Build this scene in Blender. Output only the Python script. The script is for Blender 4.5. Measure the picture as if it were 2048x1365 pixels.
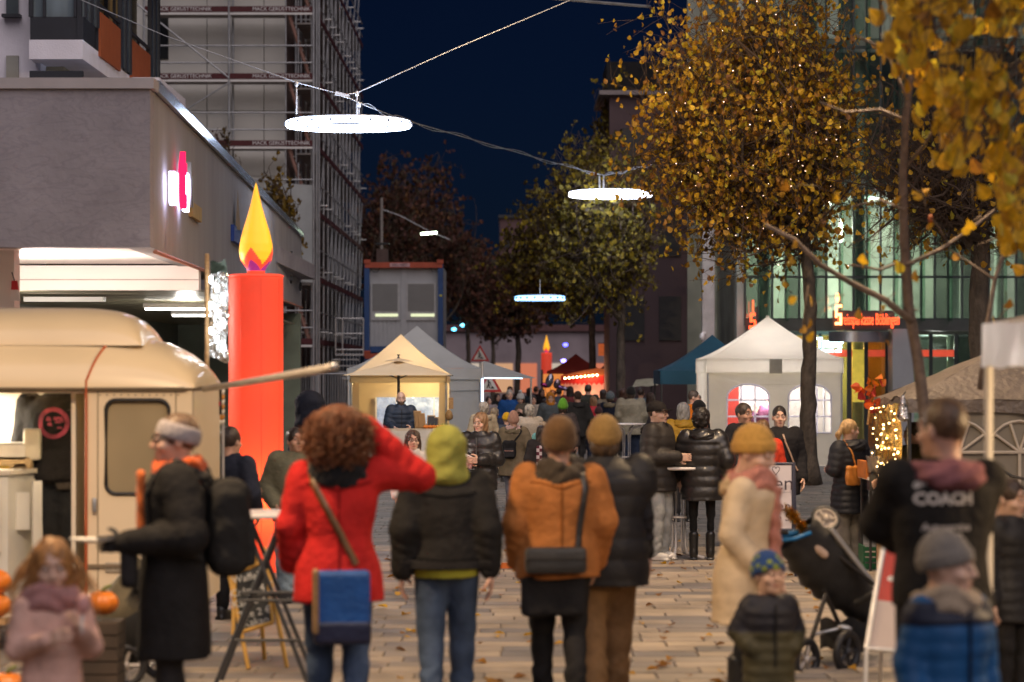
import bpy, math, random, numpy as np
from mathutils import Vector, Matrix, Euler, noise
from mathutils.geometry import tessellate_polygon
random.seed(7); np.random.seed(7)
for o in list(bpy.data.objects): bpy.data.objects.remove(o)
SC = bpy.context.scene; C = SC.collection
R = math.radians
# ---------------------------------------------------------------- camera, world, sun, exposure
F, H, HY, CX = 4836.0, 2.0, 740.0, 1024.0          # focal length in photo pixels, eye height, horizon row, centre column
cam_d = bpy.data.cameras.new('camera'); cam = bpy.data.objects.new('camera', cam_d); C.objects.link(cam)
cam.location = (0, 0, H); cam.rotation_euler = (R(90), 0, 0)
cam_d.sensor_width = 36; cam_d.lens = 36 * F / 2048; cam_d.shift_y = (HY - 682.5) / 2048
cam_d.clip_end = 1500; cam_d.clip_start = 0.5
cam_d.dof.use_dof = True; cam_d.dof.focus_distance = 32; cam_d.dof.aperture_fstop = 1.9
SC.camera = cam
SC.render.engine = 'CYCLES'
cy = SC.cycles
cy.use_denoising = True; cy.denoiser = 'OPENIMAGEDENOISE'
cy.max_bounces = 6; cy.diffuse_bounces = 3; cy.glossy_bounces = 3; cy.transmission_bounces = 5; cy.transparent_max_bounces = 12
cy.sample_clamp_indirect = 4; cy.caustics_reflective = False; cy.caustics_refractive = False
SC.view_settings.view_transform = 'Standard'; SC.view_settings.look = 'None'; SC.view_settings.gamma = 1
SC.view_settings.exposure = 0.82
SUN_EL, SUN_AZ = 46, 200        # a faint warm glow of the street lamps' height, from behind the camera
wd = bpy.data.worlds.new('World'); SC.world = wd; wd.use_nodes = True
nt = wd.node_tree; nt.nodes.clear()
sky = nt.nodes.new('ShaderNodeTexSky'); sky.sky_type = 'NISHITA'; sky.sun_disc = False
sky.sun_elevation = R(18); sky.sun_rotation = R(200); sky.ozone_density = 6; sky.altitude = 400
hs = nt.nodes.new('ShaderNodeMix'); hs.data_type = 'RGBA'; hs.blend_type = 'MULTIPLY'; hs.inputs[0].default_value = 1; hs.inputs[7].default_value = (.24, .36, .74, 1)   # the deep blue hour
bg = nt.nodes.new('ShaderNodeBackground'); bg.inputs['Strength'].default_value = 0.0021
wo = nt.nodes.new('ShaderNodeOutputWorld')
nt.links.new(sky.outputs[0], hs.inputs[6]); nt.links.new(hs.outputs[2], bg.inputs[0]); nt.links.new(bg.outputs[0], wo.inputs[0])
sun_d = bpy.data.lights.new('sun', 'SUN'); sun = bpy.data.objects.new('sun', sun_d); C.objects.link(sun)
sun_d.energy = 0.90; sun_d.angle = R(70); sun_d.color = (1.0, 0.885, 0.90)
sun.rotation_euler = (R(90 - SUN_EL), 0, R(SUN_AZ - 180))

# ---------------------------------------------------------------- helpers
WM = {}
def at(px, py, Y): return Vector(((px - CX) * Y / F, Y, H - (py - HY) * Y / F))
def gx(px, Y): return (px - CX) * Y / F
def gz(py, Y): return H - (py - HY) * Y / F
def reg(o, m=None, parent=None):
    C.objects.link(o); m = m.copy() if m is not None else Matrix()
    if parent is not None:
        o.parent = parent; o.matrix_parent_inverse = WM[parent.name].inverted()
    o.matrix_basis = m; WM[o.name] = m
    return o
def tag(o, label=None, cat=None, group=None, kind=None):
    if label: o['label'] = label
    if cat: o['category'] = cat
    if group: o['group'] = group
    if kind: o['kind'] = kind
    return o
def thing(name, label, cat, loc=(0, 0, 0), group=None, rz=0.0, kind=None):
    o = bpy.data.objects.new(name, None); o.empty_display_size = .1
    reg(o, Matrix.Translation(Vector(loc)) @ Matrix.Rotation(rz, 4, 'Z'))
    return tag(o, label, cat, group, kind)
MATS = {}
def PM(key, col=(.5, .5, .5), rough=.75, var=.12, vs=6.0, bump=.15, bs=80.0, metal=0.0, emit=None, es=0.0, trans=0.0, coat=0.0, sheen=0.0, stretch=(1, 1, 1), alpha=1.0, transl=0.0, bd=.01, detail=3, spec=.5):
    if key in MATS: return MATS[key]
    m = bpy.data.materials.new(key); MATS[key] = m; m.use_nodes = True
    n, L = m.node_tree.nodes, m.node_tree.links
    b = n['Principled BSDF']; I = b.inputs
    I['Roughness'].default_value = rough; I['Metallic'].default_value = metal
    I['Transmission Weight'].default_value = trans; I['Coat Weight'].default_value = coat; I['Sheen Weight'].default_value = sheen
    I['Alpha'].default_value = alpha
    c = (*col, 1); I['Base Color'].default_value = c; I['Specular IOR Level'].default_value = spec
    if var or bump:
        g = n.new('ShaderNodeNewGeometry'); mp = n.new('ShaderNodeMapping'); mp.inputs['Scale'].default_value = stretch
        L.new(g.outputs['Position'], mp.inputs['Vector'])
    if var:
        t = n.new('ShaderNodeTexNoise'); t.inputs['Scale'].default_value = vs; t.inputs['Detail'].default_value = detail
        L.new(mp.outputs[0], t.inputs['Vector'])
        r = n.new('ShaderNodeValToRGB'); r.color_ramp.elements[0].position = .3; r.color_ramp.elements[1].position = .7
        r.color_ramp.elements[0].color = tuple(max(0, x * (1 - var)) for x in col) + (1,)
        r.color_ramp.elements[1].color = tuple(min(1, x * (1 + var)) for x in col) + (1,)
        L.new(t.outputs[0], r.inputs[0]); L.new(r.outputs[0], I['Base Color'])
        csock = r.outputs[0]
    else: csock = None
    if bump:
        t2 = n.new('ShaderNodeTexNoise'); t2.inputs['Scale'].default_value = bs; t2.inputs['Detail'].default_value = 2
        L.new(mp.outputs[0], t2.inputs['Vector'])
        bp = n.new('ShaderNodeBump'); bp.inputs['Strength'].default_value = bump; bp.inputs['Distance'].default_value = bd
        L.new(t2.outputs[0], bp.inputs['Height']); L.new(bp.outputs[0], I['Normal'])
    if emit: I['Emission Color'].default_value = (*emit, 1); I['Emission Strength'].default_value = es
    if transl:
        tr = n.new('ShaderNodeBsdfTranslucent'); tr.inputs[0].default_value = c
        if csock: L.new(csock, tr.inputs[0])
        mx = n.new('ShaderNodeMixShader'); mx.inputs[0].default_value = transl
        L.new(b.outputs[0], mx.inputs[1]); L.new(tr.outputs[0], mx.inputs[2]); L.new(mx.outputs[0], n['Material Output'].inputs[0])
    return m
def EM(key, col, s):
    if key in MATS: return MATS[key]
    m = bpy.data.materials.new(key); MATS[key] = m; m.use_nodes = True
    n, L = m.node_tree.nodes, m.node_tree.links; n.remove(n['Principled BSDF'])
    e = n.new('ShaderNodeEmission'); e.inputs[0].default_value = (*col, 1); e.inputs[1].default_value = s
    L.new(e.outputs[0], n['Material Output'].inputs[0]); return m
def GLASS(key, col=(1, 1, 1), refl=.12, rough=.02):
    """thin pane: mostly see-through, some mirror reflection"""
    if key in MATS: return MATS[key]
    m = bpy.data.materials.new(key); MATS[key] = m; m.use_nodes = True
    n, L = m.node_tree.nodes, m.node_tree.links; n.remove(n['Principled BSDF'])
    t = n.new('ShaderNodeBsdfTransparent'); t.inputs[0].default_value = (*col, 1)
    g = n.new('ShaderNodeBsdfGlossy'); g.inputs['Roughness'].default_value = rough
    x = n.new('ShaderNodeMixShader'); x.inputs[0].default_value = refl
    L.new(t.outputs[0], x.inputs[1]); L.new(g.outputs[0], x.inputs[2]); L.new(x.outputs[0], n['Material Output'].inputs[0]); return m

class MB:
    def __init__(s): s.v, s.f, s.mi = [], [], []
    def add(s, vs, fs, mi=0):
        k = len(s.v); s.v.extend([tuple(v) for v in vs]); s.f.extend([tuple(i + k for i in f) for f in fs]); s.mi.extend([mi] * len(fs)); return s
    def box(s, c, d, rot=None, mi=0):
        vs = [Vector((x * d[0] / 2, y * d[1] / 2, z * d[2] / 2)) for x in (-1, 1) for y in (-1, 1) for z in (-1, 1)]
        if rot is not None:
            m = Euler(rot).to_matrix(); vs = [m @ v for v in vs]
        c = Vector(c)
        return s.add([v + c for v in vs], [(0, 1, 3, 2), (4, 6, 7, 5), (0, 4, 5, 1), (2, 3, 7, 6), (0, 2, 6, 4), (1, 5, 7, 3)], mi)
    def tube(s, pts, rad, n=6, mi=0, cap=True, closed=False):
        pts = [Vector(p) for p in pts]; N = len(pts)
        if not hasattr(rad, '__len__'): rad = [rad] * N
        vs, fs = [], []; up = None
        for i, p in enumerate(pts):
            if closed: t = pts[(i + 1) % N] - pts[i - 1]
            else: t = pts[min(i + 1, N - 1)] - pts[max(i - 1, 0)]
            if t.length < 1e-9: t = Vector((0, 0, 1))
            t.normalize()
            if up is None: up = Vector((0, 0, 1)) if abs(t.z) < .9 else Vector((0, 1, 0))
            a = t.cross(up)
            if a.length < 1e-5: a = t.cross(Vector((1, 0, .3)))
            a.normalize(); b = t.cross(a); up = -b if False else up
            for k in range(n):
                q = 2 * math.pi * k / n; vs.append(p + (a * math.cos(q) + b * math.sin(q)) * rad[i])
        for i in range(N if closed else N - 1):
            j = (i + 1) % N
            for k in range(n):
                fs.append((i * n + k, i * n + (k + 1) % n, j * n + (k + 1) % n, j * n + k))
        if cap and not closed: fs.append(tuple(range(n - 1, -1, -1))); fs.append(tuple(range((N - 1) * n, N * n)))
        return s.add(vs, fs, mi)
    def lathe(s, prof, n=24, c=(0, 0, 0), mi=0, sx=1, sy=1):
        c = Vector(c); vs, fs = [], []
        for r, z in prof:
            for k in range(n):
                q = 2 * math.pi * k / n; vs.append(c + Vector((r * math.cos(q) * sx, r * math.sin(q) * sy, z)))
        for i in range(len(prof) - 1):
            for k in range(n): fs.append((i * n + k, i * n + (k + 1) % n, (i + 1) * n + (k + 1) % n, (i + 1) * n + k))
        fs.append(tuple(range(n - 1, -1, -1))); fs.append(tuple(range((len(prof) - 1) * n, len(prof) * n)))
        return s.add(vs, fs, mi)
    def grid(s, fn, nu, nv, mi=0):
        vs = [fn(i / nu, j / nv) for j in range(nv + 1) for i in range(nu + 1)]
        fs = [(j * (nu + 1) + i, j * (nu + 1) + i + 1, (j + 1) * (nu + 1) + i + 1, (j + 1) * (nu + 1) + i) for j in range(nv) for i in range(nu)]
        return s.add(vs, fs, mi)
    def poly(s, loops, to3, thick, mi=0):
        """flat plate with holes: loops of 2-D points (first is the outline), to3(u, v, w) gives the 3-D point"""
        flat = [p for l in loops for p in l]; n = len(flat)
        tris = tessellate_polygon([[Vector((a, b, 0)) for a, b in l] for l in loops])
        vs = [to3(a, b, 0) for a, b in flat] + [to3(a, b, thick) for a, b in flat]
        fs = [tuple(t) for t in tris] + [tuple(i + n for i in reversed(t)) for t in tris]
        k = 0
        for l in loops:
            for i in range(len(l)):
                a, b = k + i, k + (i + 1) % len(l); fs.append((a, b, b + n, a + n))
            k += len(l)
        return s.add(vs, fs, mi)
    def build(s, name, mats, parent=None, smooth=False, m=None):
        me = bpy.data.meshes.new(name); me.from_pydata(s.v, [], s.f)
        for x in (mats if isinstance(mats, (list, tuple)) else [mats]): me.materials.append(x)
        if any(s.mi): me.polygons.foreach_set('material_index', s.mi)
        if smooth: me.polygons.foreach_set('use_smooth', [True] * len(s.f))
        me.update()
        return reg(bpy.data.objects.new(name, me), m, parent)
UNIT = {}
def unit(kind, mat):
    k = (kind, mat.name)
    if k in UNIT: return UNIT[k]
    b = MB()
    if kind == 'cube': b.box((0, 0, 0), (1, 1, 1))
    elif kind == 'cyl': b.lathe([(1, -.5), (1, .5)], 12)
    elif kind == 'ball':
        b.lathe([(math.sin(math.pi * i / 8) + 1e-4, -math.cos(math.pi * i / 8)) for i in range(9)], 12)
    me = bpy.data.meshes.new(kind + '_' + mat.name); me.from_pydata(b.v, [], b.f); me.materials.append(mat)
    if kind != 'cube':
        me.polygons.foreach_set('use_smooth', [len(p.vertices) == 4 for p in me.polygons])
    UNIT[k] = me; return me
def box(name, parent, c, d, mat, rot=(0, 0, 0)):
    return reg(bpy.data.objects.new(name, unit('cube', mat)), Matrix.LocRotScale(Vector(c), Euler(rot), Vector(d)), parent)
def ball(name, parent, c, d, mat, rot=(0, 0, 0)):
    d = d if hasattr(d, '__len__') else (d, d, d)
    return reg(bpy.data.objects.new(name, unit('ball', mat)), Matrix.LocRotScale(Vector(c), Euler(rot), Vector(d)), parent)
def rod(name, parent, a, b, r, mat):
    a, b = Vector(a), Vector(b); d = b - a
    q = d.to_track_quat('Z', 'Y')
    return reg(bpy.data.objects.new(name, unit('cyl', mat)), Matrix.LocRotScale((a + b) / 2, q, Vector((r, r, d.length))), parent)
def text(name, parent, body, loc, size, mat, rot=(R(90), 0, 0), ext=.004, align='CENTER', spacing=1.0, sx=1.0, bold=0.0):
    cu = bpy.data.curves.new(name, 'FONT'); cu.body = body; cu.size = size; cu.extrude = ext; cu.align_x = align; cu.align_y = 'CENTER'
    cu.space_character = spacing; cu.offset = bold; cu.resolution_u = 3; cu.materials.append(mat)
    return reg(bpy.data.objects.new(name, cu), Matrix.LocRotScale(Vector(loc), Euler(rot), Vector((sx, 1, 1))), parent)
def lamp(name, loc, power, col, r=.1, kind='POINT', size=None, rot=(0, 0, 0), parent=None):
    l = bpy.data.lights.new(name, kind); l.energy = power; l.color = col
    if kind == 'AREA':
        l.shape = 'RECTANGLE'; l.size, l.size_y = size
    else: l.shadow_soft_size = r
    o = bpy.data.objects.new(name, l)
    return reg(o, Matrix.LocRotScale(Vector(loc), Euler(rot), Vector((1, 1, 1))), parent)
def rbox_verts(d, bev=.02, seg=2):
    import bmesh
    bm = bmesh.new(); bmesh.ops.create_cube(bm, size=1)
    for v in bm.verts: v.co = Vector((v.co.x * d[0], v.co.y * d[1], v.co.z * d[2]))
    bmesh.ops.bevel(bm, geom=list(bm.edges), offset=bev, segments=seg, affect='EDGES', profile=.5)
    bm.verts.index_update(); vs = [v.co.copy() for v in bm.verts]; fs = [tuple(v.index for v in f.verts) for f in bm.faces]
    bm.free(); return vs, fs
def rbox(name, parent, c, d, mat, bev=.02, rot=(0, 0, 0), seg=2):
    vs, fs = rbox_verts(d, bev, seg); b = MB(); b.add(vs, fs)
    return b.build(name, mat, parent, True, Matrix.LocRotScale(Vector(c), Euler(rot), Vector((1, 1, 1))))
def copy_tree(o, parent=None, move=None):
    """copy of a thing with its parts and sub-parts, moved by the world matrix `move`"""
    c = o.copy(); m = move @ WM[o.name]
    reg(c, m, parent)
    for ch in KIDS.get(o.name, []) or [x for x in o.children]: copy_tree(ch, c, move)
    return c
KIDS = {}
# ---------------------------------------------------------------- materials used in many places
M_concrete = PM('render_grey', (.32, .295, .32), .85, .14, 1.6, .35, 14, bd=.02)
M_white = PM('white_paint', (.78, .76, .74), .6, .05, 2, .05, 40)
M_steel = PM('galvanised_steel', (.42, .43, .45), .45, .15, 5, .1, 90, metal=.7)
M_dark = PM('dark_metal', (.035, .036, .04), .45, .1, 5, .05, 60)
M_black = PM('black_plastic', (.018, .018, .02), .5, .1, 9, .05, 90)
M_wood = PM('bare_wood', (.42, .26, .12), .65, .25, 12, .2, 60, stretch=(1, 1, 6))
M_alu = PM('aluminium_pole', (.62, .62, .62), .35, .08, 6, .03, 60, metal=.6)
M_rust = PM('banner_red', (.075, .010, .013), .7, .1, 3, .05, 30)
M_lettw = PM('white_lettering', (.75, .75, .75), .6, 0, 1, 0)

# ---------------------------------------------------------------- ground and paving
M_joint = PM('joint_sand', (.12, .10, .09), .95, .2, 20, .3, 60)
g = MB(); g.grid(lambda u, v: (-400 + 800 * u, -60 + 1000 * v, -.014), 4, 4)
ground = tag(g.build('ground', M_joint), kind='structure')
stone_m = [PM('paver_%d' % i, c, .62, .32, 1.6, .35, 45, bd=.006, detail=7) for i, c in enumerate([(.27, .225, .185), (.22, .19, .165), (.18, .16, .155), (.31, .255, .20), (.145, .135, .14)])]
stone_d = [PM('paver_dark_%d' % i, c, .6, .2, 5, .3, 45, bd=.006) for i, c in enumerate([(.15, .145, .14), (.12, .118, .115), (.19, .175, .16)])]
rp = random.Random(3)
def paver_mesh(L, D, seed):
    r = random.Random(seed); b = MB(); e = .007
    z = lambda: r.uniform(-.002, .002)
    top = [(-L / 2 + e, -D / 2 + e, z()), (L / 2 - e, -D / 2 + e, z()), (L / 2 - e, D / 2 - e, z()), (-L / 2 + e, D / 2 - e, z())]
    bot = [(-L / 2, -D / 2, -.014), (L / 2, -D / 2, -.014), (L / 2, D / 2, -.014), (-L / 2, D / 2, -.014)]
    b.add(top + bot, [(0, 1, 2, 3), (4, 5, 1, 0), (5, 6, 2, 1), (6, 7, 3, 2), (7, 4, 0, 3)]); return b
paver_lib = {}
rest = MB(); cands = []
y = 13.2
while y < 60:
    D = .30 if y < 27.2 else .26
    x = -7.5 + rp.uniform(0, .5)
    while x < 9.5:
        L = rp.choice([.36, .45, .45, .55, .66])
        px = CX + F * (x + L / 2) / (y + D / 2)
        if -300 < px < 2400:
            dark = y > 27.2
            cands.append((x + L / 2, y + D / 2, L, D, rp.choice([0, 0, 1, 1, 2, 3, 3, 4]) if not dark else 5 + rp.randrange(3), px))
        x += L + .008
    y += D + .008
vis = [c for c in cands if 780 < c[5] < 1500 and 15.6 < c[1]]
vis.sort(key=lambda c: c[1]); single = set(vis[:300])
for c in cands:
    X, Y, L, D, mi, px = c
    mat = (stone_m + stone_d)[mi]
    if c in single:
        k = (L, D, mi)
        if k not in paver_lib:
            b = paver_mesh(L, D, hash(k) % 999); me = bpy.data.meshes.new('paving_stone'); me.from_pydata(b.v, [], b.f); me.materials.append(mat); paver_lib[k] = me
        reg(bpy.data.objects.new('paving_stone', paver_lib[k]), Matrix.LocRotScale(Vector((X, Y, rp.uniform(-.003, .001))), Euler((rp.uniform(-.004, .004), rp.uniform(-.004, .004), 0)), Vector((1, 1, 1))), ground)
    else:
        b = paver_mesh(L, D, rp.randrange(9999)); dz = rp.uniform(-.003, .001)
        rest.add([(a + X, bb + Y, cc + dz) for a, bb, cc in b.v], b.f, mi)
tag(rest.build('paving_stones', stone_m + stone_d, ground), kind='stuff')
# fallen leaves on the paving
leafm = [PM('leaf_%d' % i, c, .55, .25, 25, .2, 90, transl=.35) for i, c in enumerate([(.62, .37, .018), (.70, .45, .025), (.46, .25, .018), (.54, .44, .035), (.36, .17, .02), (.22, .095, .02)])]
def leaf_shape(size, curl=.18):
    s = size
    pts = [(0, 0, 0), (-.30, .10, .06), (-.46, .40, curl * .6), (-.26, .78, curl * .3), (0, 1.08, -.10), (.26, .78, curl * .3), (.46, .40, curl * .6), (.30, .10, .06), (0, .5, -.04)]
    return [Vector((a * s, b * s, c * s)) for a, b, c in pts], [(8, 0, 1), (8, 1, 2), (8, 2, 3), (8, 3, 4), (8, 4, 5), (8, 5, 6), (8, 6, 7), (8, 7, 0)]
fl = MB()
for i in range(260):
    Y = rp.uniform(15, 30); X = gx(rp.uniform(700, 1700), Y); v, f = leaf_shape(rp.uniform(.05, .09), .35)
    m = Euler((rp.uniform(-.3, .3), rp.uniform(-.3, .3), rp.uniform(0, 6.3))).to_matrix()
    fl.add([m @ p + Vector((X, Y, .015)) for p in v], f, rp.choice([0, 2, 4, 5, 5]))
tag(fl.build('fallen_leaves', leafm), 'small dry autumn leaves scattered over the paving', 'leaves', kind='stuff')

# ---------------------------------------------------------------- canopy building on the left
def canopy_building():
    t = thing('canopy_building', 'low building with deep grey rendered canopy and lit white soffit', 'building', (-6, 30, 0))
    Ya, Yb = 22.7, 51.8
    A0, A1 = at(300, 495, Ya), at(300, 178, Ya); B0, B1 = at(603, 613, Yb), at(603, 476, Yb)
    XL = -9.5
    # front fascia and street-side fascia, each with its own thickness
    b = MB(); b.box(((XL + A0.x) / 2, Ya + .12, (A0.z + A1.z) / 2), (A0.x - XL, .24, A1.z - A0.z)); b.build('front_fascia', M_concrete, t)
    b = MB(); inw = Vector((-.24, 0, 0)); off = Vector((.001, .24, 0))
    P = [A0 + off, B0, B1, A1 + off]; b.add(P + [p + inw for p in P], [(0, 1, 2, 3), (7, 6, 5, 4), (0, 4, 5, 1), (1, 5, 6, 2), (2, 6, 7, 3), (3, 7, 4, 0)])
    b.build('side_fascia', PM('render_grey_side', (.31, .30, .31), .8, .10, 2.0, .2, 50, stretch=(1, 1, .3)), t)
    # far end return of the canopy
    b = MB(); b.add([B0, B1, B1 + Vector((-3, 0, 0)), B0 + Vector((-3, 0, 0))], [(0, 1, 2, 3)]); b.build('end_fascia', M_concrete, t)
    # metal coping
    M_cop = PM('coping_metal', (.55, .58, .64), .22, .08, 3, .08, 20, metal=.9)
    b = MB(); b.box(((XL + A1.x) / 2 + .02, Ya + .12, A1.z + .05), (A1.x - XL + .04, .32, .1)); b.build('front_coping', PM('coping_matt', (.46, .42, .42), .6, .08, 3, .1, 40), t)
    b = MB(); o1, o2 = Vector((.05, .28, 0)), Vector((.05, 0, 0)); up = Vector((0, 0, .11)); iw = Vector((-.42, 0, .03))
    P = [A1 + o1, B1 + o2, B1 + o2 + up, A1 + o1 + up]; b.add(P + [p + iw for p in P], [(0, 1, 2, 3), (7, 6, 5, 4), (0, 4, 5, 1), (1, 5, 6, 2), (2, 6, 7, 3), (3, 7, 4, 0)])
    b.build('side_coping', M_cop, t)
    # roof deck and white soffit
    zs = A0.z
    box('roof_deck', t, ((XL + A0.x) / 2 - .3, 37, zs + .9), (A0.x - XL - .9, 28, .3), M_concrete)
    M_soff = PM('soffit_white', (.82, .76, .73), .7, .05, 1, .06, 30)
    b = MB(); xr = lambda Y: A0.x + (B0.x - A0.x) * (Y - Ya) / (Yb - Ya)
    b.add([(XL, Ya + .02, zs + .03), (xr(Ya) - .02, Ya + .02, zs + .03), (xr(27.6) - .02, 27.6, zs + .06), (XL, 27.6, zs + .06)], [(0, 1, 2, 3)]); b.build('soffit', M_soff, t)
    b = MB(); P = [A0 + off + Vector((.012, .0, -.03)), B0 + Vector((.012, 0, -.03))]; b.tube(P, .022, 6); b.build('drip_edge', PM('drip_copper', (.5, .2, .13), .5, .1, 5, .05, 50), t)
    Yl = 27.7; zl = gz(580, Yl)
    xl = xr(Yl)
    box('lintel', t, ((XL + xl) / 2, Yl + .1, (zl + zs) / 2 + .02), (xl - XL, .2, zs - zl + .05), M_soff)
    box('lintel_batten', t, ((XL + xl) / 2, Yl - .012, zl + .115), (xl - XL, .012, .012), PM('batten_dull', (.5, .42, .4), .8))  # thin batten in a duller tone than the lintel
    # slatted ceiling of the passage
    M_sl = PM('slat_ceiling', (.34, .30, .20), .4, .1, 3, .05, 30, metal=.3)
    for i in range(20):
        Y = Yl + .25 + i * 1.15
        box('ceiling_slat', t, ((XL + xr(Y)) / 2, Y + .55, zl + .05), (xr(Y) - XL - .3, 1.08, .03), M_sl)
    # shop wall deep inside and end wall
    box('shop_wall', t, (-7.2, 45, 1.5), (.2, 24, 3.1), PM('shop_wall_dark', (.10, .11, .09), .4, .2, 2, .1, 20))
    box('back_wall', t, (-6.0, 51.5, 1.5), (3.0, .2, 3.4), PM('back_wall_green', (.16, .2, .15), .5, .2, 2, .1, 20))
    for i, (Y, x0) in enumerate([(31.5, -6.9), (36, -6.8), (41, -6.7), (46, -6.6)]):
        box('shop_pane', t, (-7.08, Y + 1.4, 1.4), (.03, 2.3, 2.2), PM('dark_pane', (.03, .045, .04), .08, .2, 1, 0, 1))
    M_tube = EM('fluorescent', (1.0, .97, .88), 9)
    for px, y, Y, w in [(372, 604, 33.5, 1.15), (402, 612, 37.5, .9), (130, 588, 30.5, .0)]:
        p = at(px, y, Y); p.z = zl - .06
        if w:
            fx = box('ceiling_light', t, (p.x, Y, zl - .03), (w, .26, .06), M_white); box('light_tube', fx, (p.x, Y, zl - .075), (w * .96, .2, .03), M_tube)
        else:
            fx = box('ceiling_light', t, (p.x, Y, zl - .03), (1.0, .22, .06), M_white)
    # supporting post at the far left
    box('post', t, (gx(6, 24.2), 24.2, 1.6), (.28, .28, 3.2), M_soff)
    # street-side lettering of the shop, backlit
    d = (B0 - A0); d.z = 0; ang = math.atan2(d.y, d.x)
    def onwall(px, y):
        k = (px - CX) / F; s0 = A0.x + .25 * 0
        tt = (k * Ya - A0.x) / ((B0.x - A0.x) - k * (Yb - Ya)); Y = Ya + tt * (Yb - Ya)
        return Vector((k * Y + .03, Y, gz(y, Y)))
    rot = (R(90), 0, ang)
    lw = EM('letter_white', (.72, .68, 1.0), 5); lp = EM('letter_pink', (1.0, .015, .09), 1.1)
    for ch, px, y, sz, m in [('u', 328, 368, .62, lw), ('t', 348, 357, .95, lp), ('h', 362, 375, .62, M_steel)]:
        p = onwall(px, y); text('letter', t, ch, p + Vector((.06, 0, 0)), sz, m, rot, .03, bold=.02)
    p = onwall(356, 385); box('letter', t, p + Vector((.05, 0, 0)), (.05, .25, .4), lw, (0, 0, ang - R(90)))
    p = onwall(385, 425); box('small_sign', t, p, (.05, 1.1, .16), PM('small_sign_wood', (.4, .28, .1), .6), (0, 0, ang - R(90)))
    p = onwall(469, 472); s = box('blue_sign', t, p, (.05, 1.5, .22), PM('sign_blue', (.01, .05, .28), .5), (0, 0, ang - R(90)))
    text('lettering', s, 'E', p + Vector((.05, .35, -.02)), .2, M_lettw, rot)
    p = onwall(467, 430); b = MB(); b.add([p + Vector((.03, -.3, -.2)), p + Vector((.03, .3, -.2)), p + Vector((.03, 0, .35)), p + Vector((.0, 0, -.1))], [(0, 1, 2), (0, 3, 1), (1, 3, 2), (2, 3, 0)]); b.build('pennant', PM('pennant_tan', (.3, .2, .09), .7), t)
    for px, y, sz in [(574, 520, .45), (593, 537, .5)]:
        p = onwall(px, y); text('letter', t, 'uth' if px < 580 else 'thu', p + Vector((.05, 0, 0)), sz, M_dark, rot, .02)
        text('letter', t, 'optik', p + Vector((.05, 0, -.36)), sz * .4, M_dark, rot, .02)
    # ceiling lamps of the passage really light it
    lamp('passage_light', (at(372, 604, 33.5).x, 33.5, zl - .16), 60, (1, .95, .85), .12, parent=t)
    lamp('passage_light', (-6.0, 29.0, zl - .2), 25, (1, .93, .8), .12, parent=t)
canopy_building()
n_, L_ = M_concrete.node_tree.nodes, M_concrete.node_tree.links        # faint dark veins of the marbled render
wv = n_.new('ShaderNodeTexNoise'); wv.inputs['Scale'].default_value = 2.2; wv.inputs['Detail'].default_value = 6; wv.inputs['Distortion'].default_value = 2.5
gp_ = n_.new('ShaderNodeNewGeometry'); mp_ = n_.new('ShaderNodeMapping'); mp_.inputs['Rotation'].default_value = (0, .6, 0); mp_.inputs['Scale'].default_value = (.7, 1, 2.4); L_.new(gp_.outputs['Position'], mp_.inputs[0]); L_.new(mp_.outputs[0], wv.inputs['Vector'])
rp_ = n_.new('ShaderNodeValToRGB'); rp_.color_ramp.elements[0].position = .455; rp_.color_ramp.elements[0].color = (1, 1, 1, 1); rp_.color_ramp.elements[1].position = .545; rp_.color_ramp.elements[1].color = (1, 1, 1, 1); e_ = rp_.color_ramp.elements.new(.5); e_.color = (.86, .86, .88, 1)
mu_ = n_.new('ShaderNodeMix'); mu_.data_type = 'RGBA'; mu_.blend_type = 'MULTIPLY'; mu_.inputs[0].default_value = 1; L_.new(wv.outputs[0], rp_.inputs[0]); L_.new(rp_.outputs[0], mu_.inputs[7]); L_.new([q for q in n_ if q.type == 'VALTORGB'][0].outputs[0], mu_.inputs[6]); L_.new(mu_.outputs[2], n_['Principled BSDF'].inputs['Base Color'])

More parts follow.
